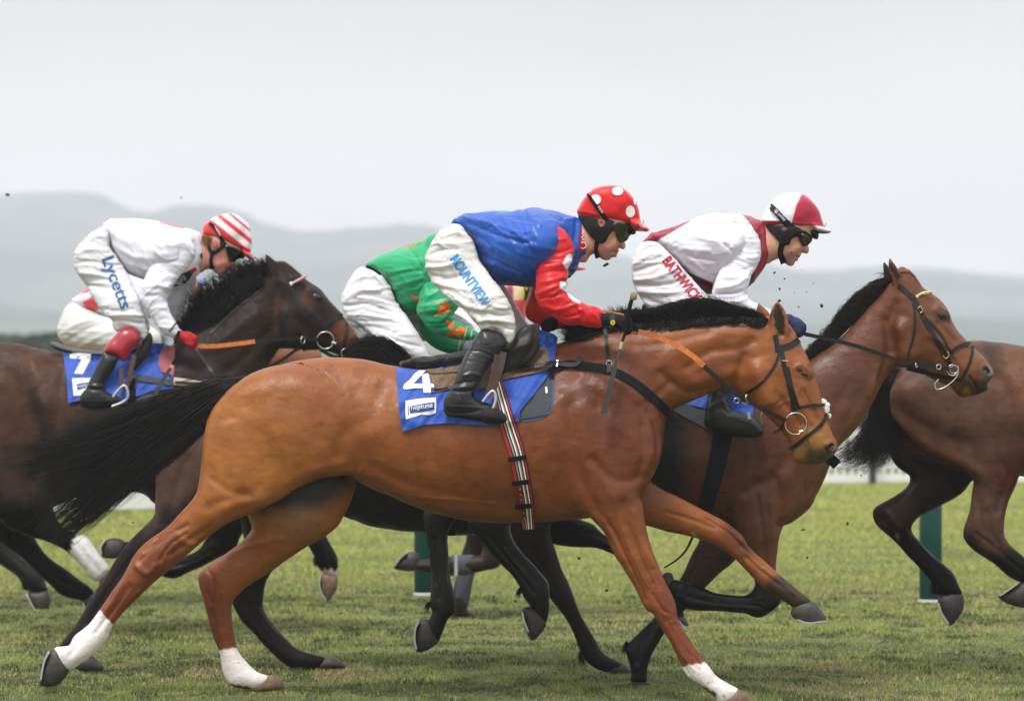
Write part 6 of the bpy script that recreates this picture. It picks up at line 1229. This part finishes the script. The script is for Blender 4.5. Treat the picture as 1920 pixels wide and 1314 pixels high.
# ======== far riders
p5 = thing('person', 'jockey in white silks with a red patch and blue cap, crouched low', 'jockey', (Pt(170, 690, YF).x, YF, Pt(170, 690, YF).z), GRP)
S5 = Sculpt(YF, .010).caps([(160, 610, 0, .06), (300, 555, 0, .07), (335, 545, 0, .06), (355, 535, 0, .095), (357, 552, .0, .06)], .03).caps([(300, 550, -.17, .05), (262, 580, -.1, .015)], .03).caps([(150, 615, -.04, .05), (255, 632, -.15, .015)], .03).caps([(357, 550, -.05, .02), (355, 556, -.05, .02)], .02).build(); finish(S5, 'body', SKIN, p5, paint(S5, sk1, []))
S_ = Sculpt(YF, .010).sil("137,566 121,579 110,606 107,624 117,642 141,653 200,660 250,657 295,656 304,642 294,618 250,600 200,592 165,580", [(140, 610, -.05), (280, 640, -.2)], [(140, 610, 1.0), (260, 630, .8)], .03).build(); S_.relief([("115,625 150,605 190,595", 4, .008), ("125,640 170,615 220,602", 4, -.008), ("150,650 200,625 250,612", 4, .008), ("190,655 230,635 270,622", 4, -.007)]); S_.noise(.005, 12); finish(S_, 'breeches', BREECH, p5)
J = Sculpt(YF, .010).sil("134,567 148,552 162,543 200,528 250,513 300,505 345,515 360,535 350,560 300,590 240,604 190,592", 0, 1.5, .03).build(); J.noise(.006, 11); finish(J, 'silk_jacket', SILK, p5, paint(J, wt, [(('p', "154,567 175,554 196,575 168,588"), 1.5, rd), (('p', "148,550 165,540 175,545 160,550"), 1.5, rd)]))
S_ = Sculpt(YF, .008).sil("330,536 335,516 352,505 368,508 377,522 388,534 378,537 365,533 345,540", 0, [(360, 515, 1.2), (388, 533, 2.5)], .01).build(); finish(S_, 'cap', CAPM, p5, paint(S_, lin((52, 110, 214)), []))
S_ = Sculpt(YF, .008).sil("352,555 358,545 370,532 378,532 375,542 362,548", 0, 2.6, .01).build(); finish(S_, 'goggles', GOG, p5)
p6 = thing('person', 'jockey in maroon, cream and pink quartered silks glimpsed under the blue jacket', 'jockey', (Pt(960, 680, YE).x, YE, Pt(960, 680, YE).z), GRP)
S6 = Sculpt(YE, .011).caps([(900, 590, 0, .05), (990, 520, 0, .10), (1020, 510, 0, .06), (1045, 500, 0, .095)], .03).caps([(900, 600, -.08, .04), (950, 650, -.15, .03)], .03).caps([(1040, 515, 0, .05), (1052, 520, -.02, .03)], .03).build(); finish(S6, 'body', SKIN, p6, paint(S6, sk1, []))
J = Sculpt(YE, .010).sil("860,590 880,560 920,530 960,505 1010,500 1030,520 1020,550 990,570 985,600 975,630 950,650 900,640", 0, [(940, 570, 1.3)], .03).build(); J.noise(.006, 11)
finish(J, 'silk_jacket', SILK, p6, paint(J, lin((160, 28, 84)), [(('p', "961,530 985,530 986,562 963,562"), 1.5, lin((226, 196, 160))), (('p', "978,545 986,540 986,566 979,562"), 1.5, lin((226, 214, 30))), (('p', "955,562 1000,562 1000,600 940,600"), 1.5, lin((232, 70, 90))), (('p', "985,500 1040,500 1040,560 985,560"), 1.5, lin((222, 214, 40))), (('l', "984,530 986,560", 2), 1.5, BK), (('l', "1000,520 985,560", 3), 1.5, BK), (('p', "840,500 955,500 946,540 930,560 840,600"), 2, lin((40, 36, 50)))]))
S_ = Sculpt(YE, .008).sil("1018,505 1022,484 1042,474 1064,480 1078,496 1097,502 1096,506 1078,508 1050,510", 0, [(1045, 495, 1.2), (1090, 504, 3)], .01).build(); finish(S_, 'cap', CAPM, p6, paint(S_, lin((230, 70, 84)), []))
S_ = Sculpt(YE, .012).sil("850,580 900,590 960,640 985,690 950,700 880,670 840,630", -.1, .9, .03).build(); finish(S_, 'breeches', BREECH, p6)
# a jockey on horse G is outside the frame
# ------------------------------------------------------------ ground, turf, hills, rails
def gmat(name, stops, scale=3, rough=.9, stretch=(1, 1, 1), bump=0, detail=8):
    m = bpy.data.materials.new(name); m.use_nodes = True; t = m.node_tree; b = t.nodes['Principled BSDF']; N = t.nodes.new; L = t.links.new
    b.inputs['Roughness'].default_value = rough; b.inputs['Specular IOR Level'].default_value = .15
    tc = N('ShaderNodeTexCoord'); mp = N('ShaderNodeMapping'); mp.inputs['Scale'].default_value = stretch; L(tc.outputs['Object'], mp.inputs[0])
    nz = N('ShaderNodeTexNoise'); nz.inputs['Scale'].default_value = scale; nz.inputs['Detail'].default_value = detail; nz.inputs['Roughness'].default_value = .62; L(mp.outputs[0], nz.inputs[0])
    rp = N('ShaderNodeValToRGB'); L(nz.outputs[0], rp.inputs[0]); e = rp.color_ramp.elements
    e[0].position, e[0].color = stops[0][0], (*stops[0][1], 1); e[1].position, e[1].color = stops[-1][0], (*stops[-1][1], 1)
    for p, c in stops[1:-1]: q = e.new(p); q.color = (*c, 1)
    L(rp.outputs[0], b.inputs['Base Color'])
    if bump: bp = N('ShaderNodeBump'); bp.inputs['Distance'].default_value = bump; L(nz.outputs[0], bp.inputs['Height']); L(bp.outputs[0], b.inputs['Normal'])
    return m
soil = gmat('turf_ground', [(.3, (.05, .045, .022)), (.48, (.09, .10, .04)), (.62, (.16, .17, .065)), (.75, (.26, .22, .12))], 1.1, stretch=(.35, 1, 1), bump=.02)
xs = np.concatenate([-np.geomspace(6000, 12, 14), np.linspace(-11, 11, 150), np.geomspace(12, 6000, 14)])
ys = np.concatenate([[-40, -24, -10, -4], np.linspace(-2.5, 34, 90), np.geomspace(36, 7000, 22)])
def gz(x, y): 
    near = np.clip((40 - y) / 10, 0, 1)
    hoofmarks = .03 * np.exp(-((x + 1.25) ** 2 + (y - .15) ** 2) / .12) + .07 * np.exp(-((x + 2.4) ** 2 + (y + .1) ** 2) / .10)
    return hoofmarks + near * .004 * (np.sin(x * 2.1 + y * .9) + np.sin(y * 2.7 - x * 1.3) + .6 * np.sin(x * 5.3 + 1.7 * y))
X, Y = np.meshgrid(xs, ys, indexing='ij'); Z = gz(X, Y)
nx_, ny_ = X.shape; i, j = np.meshgrid(np.arange(nx_ - 1), np.arange(ny_ - 1), indexing='ij')
Q = np.stack([i * ny_ + j, (i + 1) * ny_ + j, (i + 1) * ny_ + j + 1, i * ny_ + j + 1], -1).reshape(-1, 4)
g = link('ground', mesh_np('ground', np.stack([X, Y, Z], -1).reshape(-1, 3), Q), soil, None); tag(g, 'closely mown green turf of the racecourse', None, None, 'structure')
# grass blades
n = 600000
u = rng.random(n); yb = -1.5 + 36 * u ** 1.25
half = (yb + D0) * (960 / (F * D0)) * 1.06 + .7
xb = (rng.random(n) * 2 - 1) * half
from mathutils import noise as mn
def fbm(x, y, s, o=4):
    a = np.zeros(len(x)); 
    # cheap value noise on a lattice
    for k in range(o):
        f = s * 2 ** k; gx, gy = x * f + 17.3 * k, y * f + 9.1 * k; ix, iy = np.floor(gx).astype(int), np.floor(gy).astype(int); fx, fy = gx - ix, gy - iy
        h = lambda p, q: (np.sin(p * 127.1 + q * 311.7 + k * 13.7) * 43758.5453) % 1
        sx_, sy_ = fx * fx * (3 - 2 * fx), fy * fy * (3 - 2 * fy)
        v = (h(ix, iy) * (1 - sx_) + h(ix + 1, iy) * sx_) * (1 - sy_) + (h(ix, iy + 1) * (1 - sx_) + h(ix + 1, iy + 1) * sx_) * sy_
        a += v / 2 ** k
    return a / (2 - 2 ** (1 - o))
cl_ = fbm(xb, yb, 1.3); cl2 = fbm(xb + 50, yb, .5, 3); cl3 = fbm(xb, yb + 80, 5, 2)
dist = 1 + np.clip(yb, 0, 40) / 14
cl4 = fbm(xb * .8 + 9, yb * .8 - 30, 2.6, 3)
hgt = (.018 + .024 * rng.random(n)) * (.45 + .7 * cl_) * (.45 + 1.3 * np.clip(cl4 - .35, 0, 1)) * (.8 + .4 * cl3) * (1 + np.clip(yb, 0, 40) / 60)
wid = (.0011 + .0014 * rng.random(n)) * dist
th = rng.random(n) * 6.283; lean = (.25 + .75 * rng.random(n)) * hgt; ld = rng.random(n) * 6.283
zb = gz(xb, yb) - .001
cx_, sx_ = np.cos(th) * wid, np.sin(th) * wid
v0 = np.stack([xb - cx_, yb - sx_, zb], 1); v1 = np.stack([xb + cx_, yb + sx_, zb], 1)
mxx, myy = xb + np.cos(ld) * lean * .35, yb + np.sin(ld) * lean * .35
v2 = np.stack([mxx + cx_ * .7, myy + sx_ * .7, zb + hgt * .6], 1); v3 = np.stack([mxx - cx_ * .7, myy - sx_ * .7, zb + hgt * .6], 1)
tx, ty = xb + np.cos(ld) * lean, yb + np.sin(ld) * lean
v4 = np.stack([tx + cx_ * .15, ty + sx_ * .15, zb + hgt * .95], 1); v5 = np.stack([tx - cx_ * .15, ty - sx_ * .15, zb + hgt * .95], 1)
V = np.stack([v0, v1, v2, v3, v4, v5], 1).reshape(-1, 3); b_ = np.arange(n)[:, None] * 6
Q = np.concatenate([b_ + [0, 1, 2, 3], b_ + [3, 2, 4, 5]], 0)
gc = np.array([[.115, .170, .030], [.22, .275, .056], [.48, .52, .14], [.46, .35, .17], [.046, .074, .017]])
r_ = rng.random(n); cl5 = fbm(xb * 1.0 + 5, yb * .6 + 3, 7, 3); t_ = np.clip((cl2 - .5) * 2.0 + (cl5 - .5) * 1.8 + .5 + (r_ - .5) * .7, 0, 1)[:, None]
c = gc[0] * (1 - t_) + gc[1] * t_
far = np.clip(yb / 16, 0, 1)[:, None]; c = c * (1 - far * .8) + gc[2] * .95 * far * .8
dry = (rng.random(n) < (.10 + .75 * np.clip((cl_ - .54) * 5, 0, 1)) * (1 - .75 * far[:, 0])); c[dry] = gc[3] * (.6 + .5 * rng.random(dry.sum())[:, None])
lt = rng.random(n) < .10; c[lt] = gc[2] * .7; dk = (cl5 < .42) & (rng.random(n) < .75) & (yb < 9); c[dk] = gc[4]
c = c * (.8 + .4 * rng.random(n))[:, None]
gm = mat('grass_blades', attr=True, rough=.7, spec=.2)
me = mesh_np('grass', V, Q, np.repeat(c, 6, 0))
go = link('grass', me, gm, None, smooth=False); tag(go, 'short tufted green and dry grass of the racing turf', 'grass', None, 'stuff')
# far hills with woods and fields
hm = gmat('hill_fields', [(.3, (.02, .03, .025)), (.48, (.025, .04, .03)), (.54, (.08, .10, .06)), (.66, (.12, .11, .08)), (.8, (.03, .045, .035))], .006, detail=6)
def ridge(name, pts, dist, base, seed, label, dep=900):
    g2 = np.random.default_rng(seed); P_ = smooth_poly(T(pts), False, 6); px = np.linspace(P_[0, 0], P_[-1, 0], 260); py = np.interp(px, P_[:, 0], P_[:, 1])
    s = D0 / dist; V = []; rows = 26
    ph = g2.random(6) * 6.28
    for r in range(rows):
        f = r / (rows - 1); prof = math.sin(f * math.pi / 2) ** .8 if f <= 1 else 1
        yd = dist - dep * (1 - f) ; 
        for a, b in zip(px, py):
            X_ = (a - CX) / (F * s) * (1 if True else 1); top = CH - (b - HY) / (F * s)
            wob = (math.sin(a * .021 + f * 5 + ph[0]) + math.sin(a * .047 - f * 7 + ph[1]) * .6 + math.sin(a * .09 + f * 13 + ph[2]) * .3) * top * .008 * math.sin(f * math.pi)
            rough = (math.sin(a * .31 + ph[3]) + math.sin(a * .77 + ph[4]) + math.sin(a * 1.9 + ph[5])) * top * .004 * f
            V.append((X_, yd - D0, -2 + (top + 2) * prof + wob + rough + top * .012 * f * abs(math.sin(a * .055 + 1.3 * math.sin(a * .017)))))
    m = len(px)
    for a, b in zip(px, py): V.append(((a - CX) / (F * s), dist + 500 - D0, -5))
    i, j = np.meshgrid(np.arange(rows), np.arange(m - 1), indexing='ij')
    Q = np.stack([i * m + j, i * m + j + 1, (i + 1) * m + j + 1, (i + 1) * m + j], -1).reshape(-1, 4)
    o = link(name, mesh_np(name, V, Q), hm, None); tag(o, label, None, None, 'structure')
ridge('hills', "-1400,420 -800,380 -300,395 -60,382 0,378 60,377 100,373 150,371 200,373 225,386 270,402 330,406 370,398 410,394 450,398 490,420 530,430 600,440 680,436 740,430 800,432 870,440 960,452 1050,470 1130,478 1180,492 1260,500 1340,496 1400,500 1460,512 1540,510 1600,506 1700,510 1790,518 1860,524 1920,534 2100,560 2500,590 3200,560", 2600, 0, 3, 'long wooded hill ridge fading into the grey haze')
ridge('hills', "-1400,560 -600,540 -200,560 0,570 200,590 400,585 600,600 800,596 1000,606 1200,598 1400,602 1600,590 1800,600 2000,604 2600,590 3200,600", 1500, 0, 9, 'lower fields and copses below the ridge', 500)
# hedge line at the far side of the course
def leafy(name, x0, x1, y0, y1, h0, nleaf, seed, label, cat, m):
    g2 = np.random.default_rng(seed); x = x0 + (x1 - x0) * g2.random(nleaf); y = y0 + (y1 - y0) * g2.random(nleaf)
    hh_ = h0 * (.75 + .35 * fbm(x, y * 0, .25)); z = hh_ * g2.random(nleaf) ** .7; s = .10 + .12 * g2.random(nleaf)
    a = g2.normal(0, 1, (nleaf, 3)); a /= np.linalg.norm(a, axis=1)[:, None]; b = np.cross(a, g2.normal(0, 1, (nleaf, 3))); b /= np.linalg.norm(b, axis=1)[:, None]
    c0 = np.stack([x, y, z], 1); V = np.stack([c0 + a * s[:, None], c0 + b * s[:, None], c0 - a * s[:, None], c0 - b * s[:, None]], 1).reshape(-1, 3)
    o = link(name, mesh_np(name, V, np.arange(nleaf * 4).reshape(-1, 4)), m, None, smooth=False); tag(o, label, cat); return o
hedge_m = mat('hedge_leaves', (.03, .055, .015), rough=.8, var=.5, vscale=.6)
leafy('hedge', -42, -15, 148, 151, 2.3, 20000, 5, 'low green hedge beyond the course behind the number 7 horse', 'hedge', hedge_m)
# green rail posts
POST = mat('green_plastic_post', (.002, .050, .040), rough=.4, var=.12, vscale=6); POSTW = mat('pale_collar', (.5, .5, .46), rough=.6)
for (x, yb_, w_, lb) in ((1745, 1130, .158, 'thick green plastic post behind the hind legs of the horse at the right edge'), (797, 1117, .158, 'thick green plastic post behind the dark legs under the bay\'s belly')):
    d = F * D0 * CH / (yb_ - HY); p0 = Vector(((x - CX) * d / (F * D0), d - D0, 0))
    t = thing('rail_post', lb, 'post', tuple(p0), 'green posts along the course')
    def cyl(nm, z0, z1, r0, m, par, bev=.012):
        prof = [(z0, r0 * .9), (z0 + bev, r0), (z1 - bev, r0), (z1 - bev * .3, r0 * .93), (z1, r0 * .6), (z1 + .001, .001)]
        V, Fq = tube_mesh([np.array([(p0.x, p0.y, z) for z, _ in prof])], [np.array([r for _, r in prof])], 28); return link(nm, mesh_np(nm, V, Fq), m, par)
    cyl('shaft', .0, 1.12, w_ / 2, POST, t); cyl('base_collar', -.01, .03, w_ / 2 + .006, POSTW, t)
# white running rail boards, picket fence, marquee, steward at the far side of the course
WHT = mat('white_board', (.78, .78, .76), rough=.6, var=.08, vscale=2); DKP = mat('dark_post', (.03, .035, .04), rough=.6)
import bmesh
def boxes(name, bl, m, parent=None, bev=.006):
    bm = bmesh.new()
    for (x, y, z, sx_, sy_, sz_, rz) in bl:
        r = bmesh.ops.create_cube(bm, size=1, matrix=Matrix.Translation((x, y, z)) @ Matrix.Rotation(rz, 4, 'Z') @ Matrix.Diagonal((sx_, sy_, sz_, 1)))
    bmesh.ops.bevel(bm, geom=bm.edges[:], offset=bev, segments=1, affect='EDGES')
    me = bpy.data.meshes.new(name); bm.to_mesh(me); bm.free(); return link(name, me, m, parent, smooth=False)
def far(px, py_base):
    d = F * D0 * CH / (py_base - HY); return Vector(((px - CX) * d / (F * D0), d - D0, 0)), d
A0, dA = far(60, 965); A1, dB = far(620, 950)
v = A1 - A0; rz = math.atan2(v.y, v.x); mid = (A0 + A1) / 2
t = thing('white_hoarding', 'long low white board behind the turf, seen under the dark horse beside the tail', 'hoarding', tuple(mid))
boxes('board', [(mid.x, mid.y, .33, v.length, .05, .60, rz)], WHT, t); boxes('post', [(A0.x + v.x * f, A0.y + v.y * f + .06, .35, .06, .06, .7, rz) for f in (.02, .25, .5, .75, .98)][:1], DKP, t)
C0, dC_ = far(1300, 908); C1, dD_ = far(2100, 903); v = C1 - C0; rz = math.atan2(v.y, v.x); mid = (C0 + C1) / 2
t = thing('white_fence', 'white picket fence with low kerb board at the far edge of the turf', 'fence', tuple(mid))
boxes('kerb_board', [(mid.x, mid.y, .055, v.length, .05, .10, rz)], WHT, t)
for zz in (.62, .24): boxes('rail', [(mid.x, mid.y + .09, zz, v.length, .035, .09, rz)], WHT, t)
pk = []; nn = int(v.length / .105)
for k in range(nn): f = (k + .5) / nn; pk.append((C0.x + v.x * f, C0.y + v.y * f + .06, .38, .055, .02, .64, rz))
o = boxes('pickets', pk, mat('fence_white', (.62, .62, .60), rough=.7), t, .003); o['kind'] = 'stuff'
q = far(1634, 907)[0]; t = thing('dark_post', 'dark upright post standing at the white picket fence under the chin of the second horse', 'post', tuple(q)); V, Fq = tube_mesh([np.array([(q.x, q.y - .15, z) for z in (0, .02, .9, .93, .94)])], [np.array([.05, .05, .05, .035, .002])], 12); link('shaft', mesh_np('shaft', V, Fq), DKP, t)
q = far(1690, 890)[0]; t = thing('green_post', 'small green post with a slanted brace behind the white picket fence', 'post', tuple(q)); V, Fq = tube_mesh([np.array([(q.x, q.y, z) for z in (0, .02, 1.3, 1.33)])], [np.array([.05, .06, .06, .01])], 12); link('shaft', mesh_np('shaft', V, Fq), POST, t)
V, Fq = tube_mesh([np.array([(q.x - .5, q.y, .9), (q.x, q.y, .45)])], [np.array([.03, .03])], 8); link('brace', mesh_np('brace', V, Fq), POST, t)
# cream wall behind the fence
q0, _ = far(1350, 862); q1, _ = far(2300, 862); mid = (q0 + q1) / 2
t = thing('boundary_wall', 'long low cream wall beyond the picket fence', 'wall', (mid.x, mid.y, 0)); boxes('panel', [(mid.x, mid.y, .42, (q1 - q0).length, .12, .84, 0)], mat('cream_wall', (.52, .48, .40), rough=.85, var=.12, vscale=1.2), t); boxes('coping', [(mid.x, mid.y, .87, (q1 - q0).length, .2, .06, 0)], WHT, t)
# steward in a yellow vest
q, d = far(1603, 880); k = d / (F * D0)
t = thing('person', 'steward in a bright yellow vest standing by the white picket fence', 'steward', tuple(q))
def cp(S, ch): S.parts.append(dict(t='cap', c=[], b=.03, col=None, sub=False, W=ch)); 
Sx = Sculpt(q.y, .012); fx = lambda dx, z: (CX + (q.x + dx) * F * D0 / d, HY - (z - CH) * F * D0 / d)
def CPS(S, ch, b=.03): S.caps([(*fx(dx, z), dy, r) for dx, dy, z, r in ch], b)
CPS(Sx, [(0, 0, 1.66, .10), (0, 0, 1.55, .085), (0, 0, 1.45, .06), (0, 0, 1.2, .15), (0, 0, .95, .15)])
for s_ in (-1, 1): CPS(Sx, [(.17 * s_, 0, 1.4, .055), (.23 * s_, .03, 1.12, .042), (.22 * s_, -.08, .88, .035), (.21 * s_, -.11, .80, .03)]); CPS(Sx, [(.09 * s_, 0, .92, .095), (.10 * s_, 0, .5, .065), (.11 * s_, 0, .08, .05), (.12 * s_, -.12, .04, .04)])
Sx.build(); finish(Sx, 'body', SKIN, t, paint(Sx, lin((60, 60, 70)), [(('c', *fx(0, 1.62), 16), 4, sk1)]))
Sv = Sculpt(q.y, .012); CPS(Sv, [(0, 0, 1.42, .14), (0, 0, 1.2, .18), (0, 0, .92, .18)], .05); Sv.build(); finish(Sv, 'vest', mat('hi_vis_yellow', (.62, .85, .04), .6), t)
# flying clods of turf
clods = ["15,363,5,6", "340,371,2,6", "1085,476,0,0", "1137,497,4,.3", "1541,573,5,-.3", "1460,563,3.4,-.3", "1497,576,2.4,-.3", "1453,512,2.2,.2", "1470,522,1.8,.3", "1489,549,1.8,.1", "1512,548,1.6,.4", "1462,541,2.2,.3", "1590,980,3,1.2", "1085,1045,3,1", "1137,1106,3.2,.8", "1507,994,2.5,.5", "1514,1045,2.6,.7", "966,1126,3,.6", "925,1118,2.4,.8", "590,1076,2.2,1", "1525,531,1.4,.2", "1503,507,1.2,.4", "250,979,2.6,1.5", "174,1003,2,2", "1615,891,2,1"]
cm = mat('mud', (.03, .022, .014), rough=.9, var=.4, vscale=60)
CL = []
for k, cdef in enumerate(clods):
    x, y, r, dy = [float(v_) for v_ in cdef.split(',')]
    if r <= 0: continue
    S_ = Sculpt(dy, .0025 if r < 3 else .0035); m_ = r / F
    g2 = np.random.default_rng(k + 100); ch = [(x + g2.normal() * r * .5, y + g2.normal() * r * .4, g2.normal() * m_ * .4, m_ * (.35 + .4 * g2.random())) for _ in range(4)]
    S_.caps(ch, .003).build(); o = finish(S_, 'mud_clod', cm, None)
    CL.append((x, y, r, o))
for x, y, r, o in CL:
    where = 'at the left edge of the sky' if x < 100 else 'high above the left rider\'s hooped cap' if x < 400 and y < 400 else 'over the grass' if y > 850 else 'in front of the maroon and white cap rider'
    sz = 'large' if r > 3.3 else 'small' if r > 2.3 else 'tiny'
    tag(o, f'{sz} dark clod of turf flying {where}', 'clod', 'clods of turf kicked up in the air')
# scuffed divots in the near turf
# air
bpy.ops.mesh.primitive_cube_add(size=1, location=(0, 1800, 90)); hz = bpy.context.object; hz.name = 'haze'; hz.scale = (6600, 3300, 108); hz.location = (0, 1600, 52)
tag(hz, 'pale grey mist in the air', None, None, 'stuff')
hm_ = bpy.data.materials.new('haze_air'); hm_.use_nodes = True; t = hm_.node_tree; t.nodes.clear(); o_ = t.nodes.new('ShaderNodeOutputMaterial'); pv = t.nodes.new('ShaderNodeVolumePrincipled')
pv.inputs['Color'].default_value = (.855, .90, 1.0, 1); pv.inputs['Density'].default_value = .00060; pv.inputs['Anisotropy'].default_value = 0; t.links.new(pv.outputs[0], o_.inputs['Volume'])
hz.data.materials.append(hm_)
